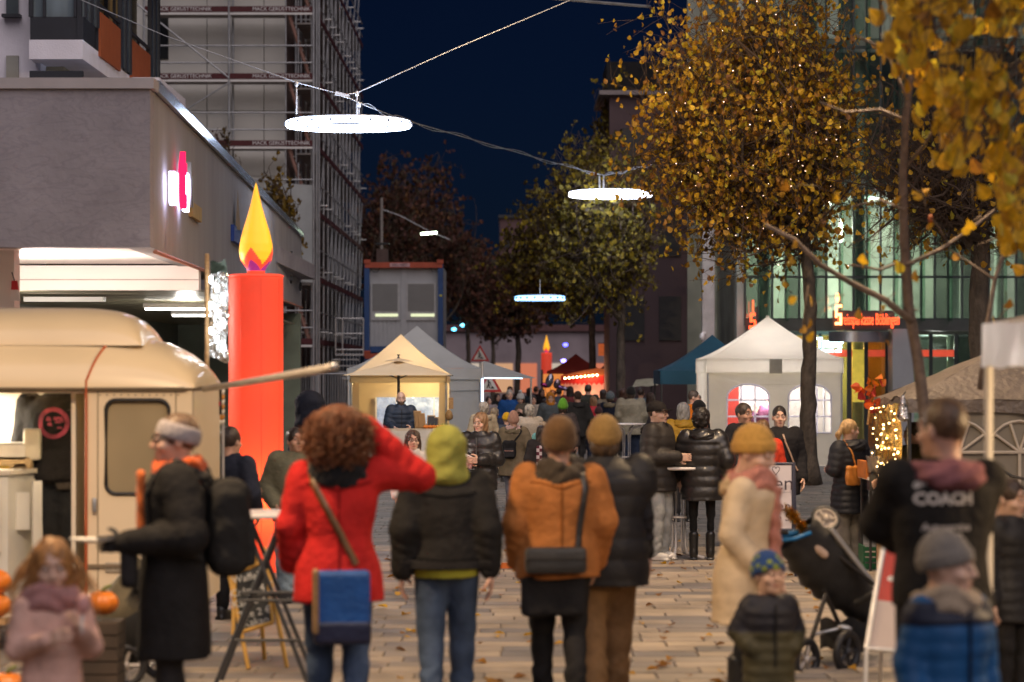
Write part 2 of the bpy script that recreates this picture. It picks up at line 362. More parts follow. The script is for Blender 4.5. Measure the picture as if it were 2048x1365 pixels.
# ---------------------------------------------------------------- apartment block upper left
def apartment():
    t = thing('apartment_block', 'white rendered apartment block with dark glazed bays and orange balcony panels', 'building', (-9, 45, 0))
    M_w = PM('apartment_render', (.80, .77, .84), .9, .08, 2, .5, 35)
    M_fr = PM('anthracite_frame', (.022, .024, .032), .5, .1, 4, .05, 50)
    M_or = PM('orange_panel', (.36, .085, .022), .7, .08, 4, .1, 40)
    M_gl = PM('flat_pane', (.10, .12, .13), .12, .3, 1.2, 0, 1)
    X = -7.1
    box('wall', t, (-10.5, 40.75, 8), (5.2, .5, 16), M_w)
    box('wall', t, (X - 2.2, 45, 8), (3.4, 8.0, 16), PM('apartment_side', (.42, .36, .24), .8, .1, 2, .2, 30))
    # small window and shutter in the gable wall
    for y0, y1 in ((-30, 30), (112, 165)):
        a, b = at(13, y1, 40.45), at(37, y0, 40.45)
        w = box('window', t, ((a.x + b.x) / 2, 40.47, (a.z + b.z) / 2), (b.x - a.x, .1, b.z - a.z), M_gl if y0 < 0 else PM('shutter', (.35, .34, .30), .7, .1, 3, .6, 50, stretch=(.1, .1, 2)))
        box('sill', w, ((a.x + b.x) / 2, 40.38, a.z - .03), (b.x - a.x + .1, .2, .05), M_fr)
    # glazed corner bays, one per storey
    for k, zb in enumerate([7.14, 4.2, 10.1]):
        sl = box('balcony_slab', t, ((-7.99 + X) / 2, 43.6, zb + .16), (X + 7.99 + 0 * k + .0, 7.2, .32), M_w)
        if zb == 7.14 or zb == 10.1:
            box('bay_base', t, (-7.55, 40.12, zb + .52), (.87, .10, .38), M_fr)
            box('bay_base', t, (X - .05, 40.6, zb + .52), (.1, 1.1, .38), M_fr)
        z0, z1 = (zb + .71, zb + 2.5)
        pn = box('bay_glazing', t, (-7.55, 40.14, (z0 + z1) / 2), (.8, .03, z1 - z0), PM('pale_pane', (.20, .25, .28), .15, .35, 2.2, 0, 1, stretch=(1, 1, .2)))
        for px in (63, 90, 152, 160):
            box('frame', pn, (gx(px, 40.08) - .01, 40.09, (z0 + z1) / 2), (.07 if px in (63, 160) else .045, .07, z1 - z0), M_fr)
        box('frame', pn, (-7.55, 40.09, z1 + .12), (.88, .1, .26), M_fr)
        sp = box('bay_glazing', t, (X - .02, 40.85, (z0 + z1) / 2), (.03, 1.4, z1 - z0), M_gl)
        for Y in (40.2, 40.8, 41.4): box('frame', sp, (X, Y, (z0 + z1) / 2), (.07, .06, z1 - z0), M_fr)
        # balcony panels and rails along the street
        for Y0, Y1 in ((41.5, 43.6), (44.9, 47.2)):
            pa = box('balcony_panel', t, (X + .02, (Y0 + Y1) / 2, zb + .62), (.05, Y1 - Y0, .76), M_or)
            box('rail', pa, (X + .02, (Y0 + Y1) / 2, zb + 1.12), (.05, Y1 - Y0, .05), M_fr)
            for Y in (Y0, (Y0 + Y1) / 2, Y1): box('rail_post', pa, (X - .02, Y, zb + .75), (.05, .06, .85), M_fr)
            wn = box('balcony_door', t, (X - .48, (Y0 + Y1) / 2, zb + 1.4), (.04, Y1 - Y0, 2.3), PM('curtain_yellow', (.36, .25, .10), .7, .3, 7, .0, 1, stretch=(1, 4, .1)))
            for Y in (Y0, Y0 + .9, Y1): box('frame', wn, (X - .44, Y, zb + 1.4), (.06, .08, 2.3), M_fr)
        for Y0, Y1 in ((43.7, 44.8), (47.3, 48.4)):
            wn = box('window', t, (X, (Y0 + Y1) / 2, zb + 1.5), (.06, Y1 - Y0, 2.3), M_gl)
            for Y in (Y0, (Y0 + Y1) / 2, Y1): box('frame', wn, (X + .02, Y, zb + 1.5), (.07, .08, 2.35), M_fr)
        box('cornice', t, (X + .1, 46.7, zb + 3.08), (.9, 3.6, .3), M_w)
apartment()

# ---------------------------------------------------------------- scaffolded building
def scaffold():
    Y0 = 71.0; Xc = gx(627, Y0)
    t = thing('scaffolded_house', 'pale insulated house wall behind scaffolding', 'building', (-9, 78, 0))
    M_p = PM('insulation_board', (.66, .65, .61), .9, .08, .7, .1, 10)
    zt = 15
    for i in range(3):
        for k in range(8):
            x0, x1 = [(-11.4, -9.1), (-9.09, -7.4), (-7.39, -6.75)][i]
            box('wall_board', t, ((x0 + x1) / 2, 72.2, .95 + k * 1.95), (x1 - x0 - .012, .2, 1.935), M_p)
    box('side_wall', t, (-9.6, 83, zt / 2), (5.6, 20, zt), PM('raw_brick', (.10, .06, .05), .9, .3, 3, .4, 20))
    for py in (50, 185, 320):
        a = at(322, py + 45, 72); box('window', t, (a.x, 72.08, a.z + .4), (.42, .06, 1.5), PM('dark_pane2', (.02, .022, .022), .2, .1, 2, 0))
    s = thing('scaffolding', 'steel tube scaffolding with dark red company banners in front of pale house', 'scaffold', (-7, 72, 0))
    lifts = [gz(y, Y0) for y in (160 - 134 * 1, 160, 294, 428, 562, 690)]
    decks = lifts + [lifts[0] + 1.95]
    ux = [gx(p, Y0) for p in (288, 458, 627)]
    M_deck = PM('scaffold_deck', (.30, .27, .25), .8, .2, 4, .2, 30)
    for x in ux:
        for Y in (Y0, Y0 + .75):
            rod('upright', s, (x + (.03 if Y > Y0 else 0), Y, 0), (x + (.03 if Y > Y0 else 0), Y, 15), .036, M_steel)
    rod('upright', s, (ux[2] - .06, Y0 + .1, 0), (ux[2] - .06, Y0 + .1, 15), .03, M_steel)
    for zi, z in enumerate(decks):
        for i in range(2):
            x0, x1 = ux[i], ux[i + 1]
            x1d = x1 if i == 0 else x1 - .85
            box('deck', s, ((x0 + x1d) / 2, Y0 + .38, z - .03), (x1d - x0 - .05, .66, .05), M_deck)
            bn = box('toe_board', s, ((x0 + x1) / 2, Y0 - .05, z + .10), (x1 - x0 - .06, .025, .17), M_rust)
            if z > 7: text('lettering', bn, 'MACK GERÜSTTECHNIK', ((x0 + x1) / 2 + (.3 if i else -.1), Y0 - .066, z + .10), .155, M_lettw, ext=.002)
            box('deck_edge', s, ((x0 + x1) / 2, Y0 - .03, z - .03), (x1 - x0 - .06, .03, .06), M_white)
            for dz in (.5, 1.0): rod('guard_rail', s, (x0, Y0, z + dz), (x1, Y0, z + dz), .024, M_steel)
        x = ux[2]
        # stair flight in the outer bay
        if zi < len(decks) - 1:
            for dy in (.12, .62):
                rod('stair_string', s, (x - .75, Y0 + dy, z + 1.95), (x - .1, Y0 + dy, z), .05, PM('stair_rust', (.25, .13, .1), .7))
            for k in range(7):
                f = k / 7; box('stair_tread', s, (x - .12 - .62 * f, Y0 + .37, z + .1 + 1.85 * f), (.16, .5, .03), M_deck)
            rod('stair_post', s, (x - .82, Y0 + .05, z), (x - .82, Y0 + .05, z + 1.9), .024, M_steel); rod('stair_post', s, (x - .45, Y0 + .05, z), (x - .45, Y0 + .05, z + 1.5), .02, M_steel)
    rod('diagonal_brace', s, (ux[1], Y0 - .06, lifts[1] + .05), (ux[0] - .2, Y0 - .06, lifts[0] + .25), .024, M_steel)
    rod('diagonal_brace', s, (ux[0] + .4, Y0 - .06, lifts[2] + .55), (ux[1], Y0 - .06, lifts[1] - .1), .024, M_steel)
    rod('diagonal_brace', s, (ux[1], Y0 - .06, lifts[3] + .1), (ux[0], Y0 - .06, lifts[2] - .1), .024, M_steel)
    # street side, running away from the viewer
    rr = random.Random(5)
    for i in range(12):
        Y = Y0 + 2.0 + i * 1.75
        for dx in (0, -.7):
            rod('upright', s, (Xc + dx, Y, 0), (Xc + dx, Y, 15), .036, M_steel)
        for z in decks:
            if i % 2 == 0: box('deck', s, (Xc - .35, Y + 1.7, z - .03), (.66, 3.4, .05), M_deck); box('toe_board', s, (Xc + .03, Y + 1.7, z + .10), (.025, 3.4, .16), M_rust)
            for dz in (.5, 1.0):
                if i % 2 == 0: rod('guard_rail', s, (Xc, Y, z + dz), (Xc, Y + 3.45, z + dz), .024, M_steel)
            if rr.random() < .5: rod('diagonal_brace', s, (Xc, Y, z), (Xc, Y + 1.75, z + 1.9), .024, M_steel)
            if rr.random() < .6: rod('tie_tube', s, (Xc - .9, Y + .4, z + .4), (Xc + .25, Y + .4, z + .4), .024, M_alu)
    # loose tarpaulin hung on the corner
    a, b = at(528, 365, Y0 - .15), at(625, 560, Y0 - .15)
    mb = MB(); mb.grid(lambda u, v: (a.x + (b.x - a.x) * u - .25 * v * (1 - u) * .6, Y0 - .15 + .06 * math.sin(u * 9 + v * 3), a.z + (b.z - a.z) * v - .08 * u), 10, 12)
    mb.build('tarpaulin', PM('tarp_grey', (.36, .38, .38), .7, .1, 2, .3, 8), s, True)
    # site barrier fence and gate at the foot
    f = thing('site_fence', 'steel mesh site fence panel at foot of scaffolding', 'fence', (gx(640, 60), 60, 0))
    a, b = gx(572, 60), gx(700, 60)
    for z in (.05, .95, 1.9): rod('frame_rail', f, (a, 60, z), (b, 60, z), .022, M_steel)
    n = 26
    for i in range(n + 1): rod('mesh_bar', f, (a + (b - a) * i / n, 60, .05), (a + (b - a) * i / n, 60, 1.9), .008 if i % 13 else .022, M_steel)
    bar = thing('traffic_barrier', 'red and white striped barrier board in front of site fence', 'barrier', (gx(625, 55), 55, 0))
    for i in range(8):
        box('stripe_panel', bar, (gx(572 + i * 15 + 7, 55), 55, gz(849, 55)), (15 * 55 / F - .003, .03, .22), PM('barrier_red', (.45, .02, .02), .5) if i % 2 == 0 else M_white)
    for px in (578, 686): rod('barrier_foot', bar, (gx(px, 55.05), 55.05, 0), (gx(px, 55.05), 55.05, 1.0), .03, M_steel)
scaffold()

# ---------------------------------------------------------------- site containers
def containers():
    Y = 75; x0, x1 = gx(730, Y), gx(885, Y); z0, z1 = gz(705, Y), gz(525, Y)
    M_b = PM('container_blue', (.012, .06, .20), .5, .1, 2, .05, 30); M_g = PM('container_grey', (.40, .42, .44), .6, .06, 3, .06, 20)
    M_r = PM('container_red', (.40, .075, .035), .6, .15, 4, .1, 30)
    for lev, (a, b) in enumerate(((z0, z1), (.05, z0 - .03))):
        t = thing('site_container', 'grey and blue site office container with two shuttered windows' if lev == 0 else 'lower site container standing under the office container', 'container', ((x0 + x1) / 2, Y, a))
        box('body', t, ((x0 + x1) / 2, Y + 3.1, (a + b) / 2), (x1 - x0 - .1, 6.0, b - a - .1), M_g)
        for x in (x0 + .06, x1 - .06): box('corner_post', t, (x, Y, (a + b) / 2), (.16, .16, b - a), M_b)
        tb = box('top_beam', t, ((x0 + x1) / 2, Y - .01, b - .09), (x1 - x0, .17, .17), M_r)
        box('bottom_beam', t, ((x0 + x1) / 2, Y - .01, a + .09), (x1 - x0 - .32, .15, .18), M_b)
        for x in (x0 + .07, x1 - .07):
            box('corner_casting', t, (x, Y - .02, a - .07), (.2, .2, .13), M_r); box('corner_casting', t, (x, Y - .02, b + .02), (.2, .2, .12), M_r)
        if lev == 0:
            lb = box('name_plate', tb, (gx(800, Y), Y - .105, b - .09), (.62, .01, .12), PM('plate_pink', (.5, .3, .32), .5))
            text('lettering', lb, 'HKL MIET', (gx(800, Y), Y - .115, b - .09), .11, M_dark, ext=.002)
            for i in range(16):
                x = x0 + .2 + i * (x1 - x0 - .4) / 15
                box('wall_rib', t, (x, Y + .085, a + .62), (.07, .02, .85), M_g)
            box('centre_cover', t, ((x0 + x1) / 2, Y + .08, (a + b) / 2 + .1), (.16, .03, b - a - .4), M_g)
            for pa, pb in ((741, 799), (812, 872)):
                xa, xb = gx(pa, Y), gx(pb, Y); wz0, wz1 = gz(641, Y), gz(566, Y)
                w = box('window', t, ((xa + xb) / 2, Y + .07, (wz0 + wz1) / 2), (xb - xa, .06, wz1 - wz0), PM('window_frame_grey', (.42, .43, .44), .5))
                for k in range(13):
                    z = wz1 - .06 - k * .065; box('shutter_slat', w, ((xa + xb) / 2, Y + .03, z), (xb - xa - .12, .02, .058), PM('shutter_grey', (.27, .28, .28), .6, .05, 3, 0), (R(12), 0, 0))
                box('lit_gap', w, ((xa + xb) / 2 + .05, Y + .035, wz0 + .16), (xb - xa - .2, .02, .09), EM('office_light', (.95, 1.0, .62), .55))
            for i, sx in enumerate((gx(752, Y), gx(872, Y))):
                b_ = MB(); b_.tube([(sx - .18, Y - .06, b - .16), (sx - .09, Y - .07, b - .3), (sx + .05, Y - .07, b - .3), (sx + .14, Y - .06, b - .14)], .012, 5); b_.build('cable', M_black, t)
            ball('sticker', t, (x1 - .05, Y - .08, gz(592, Y)), (.045, .01, .035), PM('sticker_yellow', (.6, .55, .05), .5))
    # landing and stairs beside the containers
    s = thing('container_stairs', 'steel stair landing with handrails beside the site containers', 'stairs', (gx(700, Y), Y, 0))
    a, b = gx(673, Y), gx(728, Y)
    box('landing', s, ((a + b) / 2, Y, gz(710, Y)), (b - a, .9, .06), M_steel)
    for py in (638, 668, 700): rod('handrail', s, (a, Y - .4, gz(py, Y)), (b, Y - .4, gz(py, Y)), .022, M_alu)
    for x in (a, (a * .75 + b * .25), b): rod('post', s, (x, Y - .4, gz(712, Y)), (x, Y - .4, gz(638, Y)), .024, M_alu)
    for i in range(13):
        z = gz(716, Y) - .06 - i * .19; box('step', s, (a + .35 + i * .1, Y - .9 - i * .05, z), (.8, .26, .04), M_steel)
    for x in (a + .02, b - .03): rod('post', s, (x, Y + .35, 0), (x, Y + .35, gz(712, Y)), .03, M_steel)
containers()

# ---------------------------------------------------------------- bank and shops on the right
def bank():
    Y = 60.0
    t = thing('bank_building', 'glass fronted bank building with green lit interior and red illuminated name', 'building', (9, 62, 0))
    M_f = PM('curtain_frame', (.05, .06, .06), .4, .1, 3, .03, 30, metal=.4)
    xa, xb = gx(1490, Y), gx(2140, Y)
    # lit rooms behind the glass
    M_in = PM('office_wall', (.46, .50, .43), .8, .35, .8, .02, 5)
    box('back_wall', t, ((xa + xb) / 2, Y + 6, 6.5), (xb - xa + 2, .2, 13), M_in)
    box('side_wall', t, (xa - .1, Y + 3, 6.5), (.2, 6, 13), M_in)
    for z in (3.05, 6.6, 10.1): box('floor_slab', t, ((xa + xb) / 2, Y + 3.2, z), (xb - xa, 5.6, .35), PM('slab_grey', (.35, .38, .36), .8))
    rr = random.Random(11)
    for z in (6.38,):
        for i in range(9):
            x = xa + .5 + i * .95
            cl = box('ceiling_light', t, (x, Y + 2.4 + (i % 3), z), (.5, 1.2, .05), EM('office_panel_a' if i < 4 else 'office_panel_b', (.88, 1.0, .88), 7.0 if i < 4 else 1.6))
    for i in range(7):
        x = xa + .6 + i * 1.2; rod('column', t, (x, Y + 1.3, 0), (x, Y + 1.3, 13), .16, PM('column_pale', (.55, .66, .56), .7))
    # glass, mullions, transoms
    n = 24; dx = (xb - xa) / n
    gm = [GLASS('pane_green', (.74, .79, .74), .12), GLASS('pane_green_b', (.44, .48, .45), .16), GLASS('pane_green_c', (.86, .90, .86), .08)]
    for i in range(n):
        for z0, z1 in ((3.25, 6.4), (6.75, 9.9), (10.2, 12.9)):
            box('glass_pane', t, (xa + dx * (i + .5), Y + .02, (z0 + z1) / 2), (dx - .05, .02, z1 - z0), rr.choice(gm))
    for i in range(n + 1): box('mullion', t, (xa + dx * i, Y, 8), (.05, .12, 9.8), M_f)
    for i in range(0, n, 2): box('glass_fin', t, (xa + dx * (i + 1), Y - .3, 8), (.03, .42, 9.6), GLASS('fin_glass', (.75, .92, .82), .2))
    for z in (3.25, 4.3, 6.5, 6.75, 10.0): box('transom', t, ((xa + xb) / 2, Y - .03, z), (xb - xa, .09, .06), M_f)
    box('spandrel', t, ((xa + xb) / 2, Y - .02, 3.1), (xb - xa, .14, .28), PM('spandrel_dark', (.06, .065, .06), .4))
    # ground floor: shop front, yellow lit bakery, grey pier
    box('shop_back', t, (gx(1700, Y), Y + 3, 1.5), (3.2, .1, 3), PM('bakery_wall', (.75, .55, .18), .7, .3, 1.2, 0))
    lamp('bakery_light', (gx(1705, Y), Y + 1.6, 2.4), 32, (1, .72, .3), .2, parent=t)
    lamp('hall_light', (gx(1900, Y), Y + 2.0, 2.5), 70, (.92, 1, .9), .2, parent=t)
    for px, z, pw in ((1560, 5.6, 130), (1650, 5.6, 150), (1800, 5.6, 45), (1960, 5.6, 55), (1640, 8.9, 4)): lamp('office_lamp', (gx(px, Y), Y + 2.6, z), pw, (1, .98, .86), .3, parent=t)
    for px0, px1, m in [(1640, 1696, GLASS('shop_glass', (.8, .9, .85), .1)), (1700, 1730, GLASS('door_glass', (.95, .85, .6), .06)), (1733, 1772, GLASS('door_tint', (.55, .35, .15), .15)), (1818, 1860, GLASS('shop_glass', (.8, .9, .85), .1)), (1862, 1910, gm[0]), (1912, 1960, gm[1]), (1962, 2040, gm[0])]:
        a, b = gx(px0, Y), gx(px1, Y); w = box('shop_pane', t, ((a + b) / 2, Y, 1.45), (b - a, .02, 2.85), m)
        for x in (a, b): box('frame', w, (x, Y - .02, 1.45), (.06, .1, 2.9), M_f)
    rb = box('red_band', t, ((gx(1640, Y) + gx(1910, Y)) / 2, Y - .03, gz(707, Y)), (gx(1910, Y) - gx(1640, Y), .012, .17), PM('red_film', (.62, .06, .03), .5, emit=(1, .12, .05), es=.25))
    pier = box('pier', t, (gx(1795, Y), Y - .45, 1.5), (.52, .9, 3.0), PM('pier_grey', (.33, .34, .35), .5, .06, 2, .1, 20, metal=.3))
    cb = MB(); cb.grid(lambda u, v: (gx(1652 + 126 * u, Y), Y - .25 - .55 * math.sin(math.pi * (.15 + .7 * u)), 2.68 + .26 * v), 16, 1); cb.build('entrance_canopy', PM('canopy_steel', (.55, .55, .58), .25, .05, 3, .02, 20, metal=.9), t, True)
    ps = box('poster', t, (gx(1716, Y), Y - .06, 1.85), (.3, .01, 1.3), PM('poster_yellow', (.7, .52, .05), .6, .3, 4, 0, emit=(1, .75, .1), es=.2))
    # red illuminated name
    red = EM('neon_red', (1.0, .085, .025), 2.2); redhot = EM('neon_orange', (1.0, .28, .09), 5)
    Ys = Y - 1.0
    sp = box('sign_board', t, (gx(1728, Ys), Ys + .12, gz(640, Ys)), (1.5, .04, .46), PM('sign_back', (.05, .05, .05), .4))
    text('name_lettering', sp, 'Kreissparkasse Böblingen', (gx(1737, Ys), Ys, gz(640, Ys)), .40, red, ext=.02, sx=.37, bold=.001)
    b = MB()
    for (x, z, w, h) in [(0, .34, .16, .07), (-.055, .2, .05, .3), (0, .13, .16, .07), (.055, .0, .05, .2), (0, -.09, .16, .07)]: b.box((gx(1677, Ys) + x, Ys, gz(632, Ys) + z - .1), (w, .06, h))
    b.build('s_logo', redhot, sp)
    ball('s_dot', sp, (gx(1675, Ys), Ys, gz(596, Ys)), (.05, .03, .12), redhot)
    # bakery sign
    text('bakery_lettering', t, 'Treiber', (gx(1659, Y), Y - .12, gz(687, Y)), .34, EM('neon_cyan', (.55, .93, 1.0), 5), ext=.02, sx=.62, bold=.012)
    text('bakery_small_lettering', t, 'bäckerei café', (gx(1659, Y), Y - .12, gz(702, Y)), .12, EM('neon_cyan', (.55, .93, 1.0), 5), ext=.02, sx=.9)
    # projecting red signs
    for px, py, Yq in ((1506, 642, 60), (1345, 705, 80)):
        s = thing('projecting_sign', 'small red lit projecting bank sign beside the white tent peak' if px > 1400 else 'small red lit projecting sign above the teal tent', 'sign', at(px, py, Yq - .6), 'red projecting bank signs')
        p = at(px, py, Yq - .5); b = MB()
        for (x, z, w, h) in [(0, .16, .12, .07), (-.05, .06, .05, .2), (0, 0, .12, .06), (.05, -.08, .05, .16), (-.02, -.16, .16, .08)]: b.box(p + Vector((x, 0, z)), (w, .08, h))
        b.build('logo', red, s); box('mast', s, p + Vector((.0, .0, .36)), (.03, .06, .3), red); box('bracket', s, p + Vector((.12, .2, .1)), (.04, .5, .5), M_dark)
    # pillared facade running down the street
    s = thing('arcade_building', 'grey stone building with pillars and purple shade behind the tents', 'building', (7, 75, 0))
    M_s = PM('arcade_stone', (.26, .245, .25), .8, .1, 2, .15, 25)
    xs = 6.05
    for Yc in (67.2, 70, 76, 83, 91): box('pillar', s, (xs + .1, Yc, 2.2), (.55, .55, 4.4), M_s)
    box('upper_wall', s, (xs + 1.2, 84, 6.8), (2.6, 34, 5.2), M_s)
    box('rear_wall', s, (xs + 2.6, 84, 2.2), (.2, 34, 4.4), PM('arcade_dark', (.05, .045, .045), .5))
    for Yc in (68.5, 72, 79, 86.5): box('strip_light', s, (xs + 2.45, Yc + 1.5, 1.9), (.05, .12, 3.2), EM('cool_strip', (.35, .75, .85), .5))
    for Yc in (70, 74, 78, 82, 86, 90):
        for z in (5.4, 7.6): box('window', s, (xs - .11, Yc, z), (.06, 1.6, 1.4), PM('dark_pane2', (.02, .022, .022), .2, .1, 2, 0))
    cm = thing('security_camera', 'white dome camera on pale pillar above teal tent', 'camera', at(1404, 674, 59.8))
    p = at(1404, 674, 59.9); ball('dome', cm, p, (.07, .07, .1), M_white); box('bracket', cm, p + Vector((.05, .12, .1)), (.1, .25, .06), M_white)
    s = thing('lit_pillar', 'tall pale stone pillar behind teal tent peak', 'pillar', (gx(1416, 60), 60, 0)); box('shaft', s, (gx(1416, 60.2), 60.2, 4.2), (.30, .3, 8.4), PM('pillar_pale', (.46, .44, .42), .7)); box('capital', s, (gx(1416, 60.2), 60.2, 8.46), (.42, .42, .14), M_s)
bank()
# far buildings
def far():
    t = thing('pink_house', 'flat roofed pinkish house behind the big tree', 'building', (gx(1330, 66), 66, 0))
    box('wall', t, (gx(1340, 66), 68, 4.75), (3.3, 4, 9.5), PM('pink_render', (.13, .09, .10), .9, .12, 1, .1, 10))
    for k in range(3):
        for i in range(3): box('window', t, (gx(1340, 66) - 1.0 + i, 65.98, 3.4 + k * 2.3), (.6, .06, 1.2), M_dark); box('roof_box', t, (gx(1280, 66), 69, 10.05), (1.7, 3, 1.1), PM('roof_dark', (.03, .03, .035), .7))
    box('roof_edge', t, (gx(1330, 66), 67.9, 9.55), (3.6, 4.2, .12), PM('render_mid', (.3, .26, .26), .8))
    t = thing('tower_block', 'dark distant tower block at the end of the street', 'building', (gx(1040, 190), 190, 0))
    box('wall', t, (gx(1045, 190), 195, 7), (3.6, 8, 14), PM('tower_brown', (.14, .08, .08), .9, .2, .4, 0)); box('roof_edge', t, (gx(1045, 190), 194.9, 14.1), (3.8, 8.2, .25), M_dark)
    for k in range(5):
        for i in range(3): box('window', t, (gx(1045, 190) - 1.1 + i * 1.1, 190.97, 3 + k * 2.3), (.6, .05, 1.1), M_dark)
    t = thing('end_house', 'low pale house closing the far end of the street', 'building', (0, 150, 0))
    box('wall', t, (2, 152, 2.2), (16, 3, 4.4), PM('end_wall', (.30, .25, .27), .9, .2, .6, 0))
    box('roof', t, (2, 152, 4.6), (16.6, 3.6, .4), PM('end_roof', (.12, .06, .06), .9))
    for i in range(10): box('shop_window', t, (-5 + i * 1.5, 150.45, 1.5), (1.1, .06, 1.8), EM('far_shop_%d' % (i % 3), [(1, .55, .3), (1, .3, .16), (.9, .75, .6)][i % 3], .35))
far()
# ---------------------------------------------------------------- market tents
def quadgrid(name, parent, A, B, Cc, D, mat, nu=10, nv=8, warp=None, conc=1.0):
    A, B, Cc, D = map(Vector, (A, B, Cc, D)); b = MB()
    def fn(u, v):
        p = A.lerp(B, u).lerp(D.lerp(Cc, u), v)
        if conc != 1.0: p.z = A.lerp(B, u).z + (D.lerp(Cc, u).z - A.lerp(B, u).z) * v ** conc
        if warp: p += Vector(warp(u, v, p))
        return p
    b.grid(fn, nu, nv); return b.build(name, mat, parent, True)
def wrinkle(a=.01, f=9, seed=0):
    def w(u, v, p):
        n = noise.noise_vector(p * f * .35 + Vector((seed, 0, 0)))
        e = math.sin(math.pi * min(max(u, 0), 1)) * .7 + .3
        return (n.x * a * e, n.y * a * e, n.z * a * e)
    return w
def tent(name, label, cx, Yf, w, d, ez, pz, val, mat, leg_mat, walls='', conc=1.35, wrk=.012, group=None, leg_r=.02, cat='tent', valmat=None, sides='FRBL'):
    t = thing(name, label, cat, (cx, Yf + d / 2, 0), group)
    x0, x1, y0, y1 = cx - w / 2, cx + w / 2, Yf, Yf + d
    P = Vector((cx, Yf + d / 2, pz)); c = [Vector((x0, y0, ez)), Vector((x1, y0, ez)), Vector((x1, y1, ez)), Vector((x0, y1, ez))]
    for k in range(4):
        A, B = c[k], c[(k + 1) % 4]
        quadgrid('roof_panel', t, A, B, P, P, mat, 12, 12, wrinkle(wrk, 6, k), conc)
        dn = Vector((0, 0, -val)); nrm = Vector((0, -.012, 0)) if k == 0 else Vector((.012, 0, 0)) if k == 1 else Vector((0, .012, 0)) if k == 2 else Vector((-.012, 0, 0))
        quadgrid('valance', t, A + dn + nrm, B + dn + nrm, B + nrm * .5, A + nrm * .5, valmat or mat, 14, 4, wrinkle(wrk * 1.1, 9, k + 7))
    for p in c:
        q = p + (P - p) * .02
        rod('leg', t, (q.x, q.y, 0), (q.x, q.y, ez - .02), leg_r, leg_mat)
    for k in range(4):
        A, B = c[k], c[(k + 1) % 4]; rod('truss_bar', t, A.lerp(P, .03) - Vector((0, 0, .08)), B.lerp(P, .03) - Vector((0, 0, .08)), leg_r * .6, leg_mat)
    return t, (x0, x1, y0, y1)
def arch_loop(x0, x1, z0, zs, n=10):
    r = (x1 - x0) / 2; c = (x0 + x1) / 2
    return [(x0, z0), (x1, z0)] + [(c + r * math.cos(math.pi * i / n), zs + r * .62 * math.sin(math.pi * i / n)) for i in range(n + 1)]

M_tw = PM('tent_white', (.82, .78, .66), .8, .05, 2, .25, 14, transl=.22)
M_tg = PM('tent_grey', (.46, .50, .53), .8, .06, 2, .25, 12, transl=.2)
M_tb = PM('tent_beige', (.86, .70, .47), .8, .05, 2, .25, 12, transl=.3)
M_tt = PM('tent_teal', (.010, .075, .13), .75, .1, 2, .25, 12, transl=.12)
M_td = PM('tent_dark', (.15, .125, .11), .6, .2, 4, .9, 14, transl=.08, bd=.04)
M_ts = PM('tent_silver', (.55, .53, .56), .28, .1, 3, .6, 7, metal=.35)
M_tr = PM('tent_red', (.42, .05, .035), .8, .1, 2, .2, 10, transl=.35)

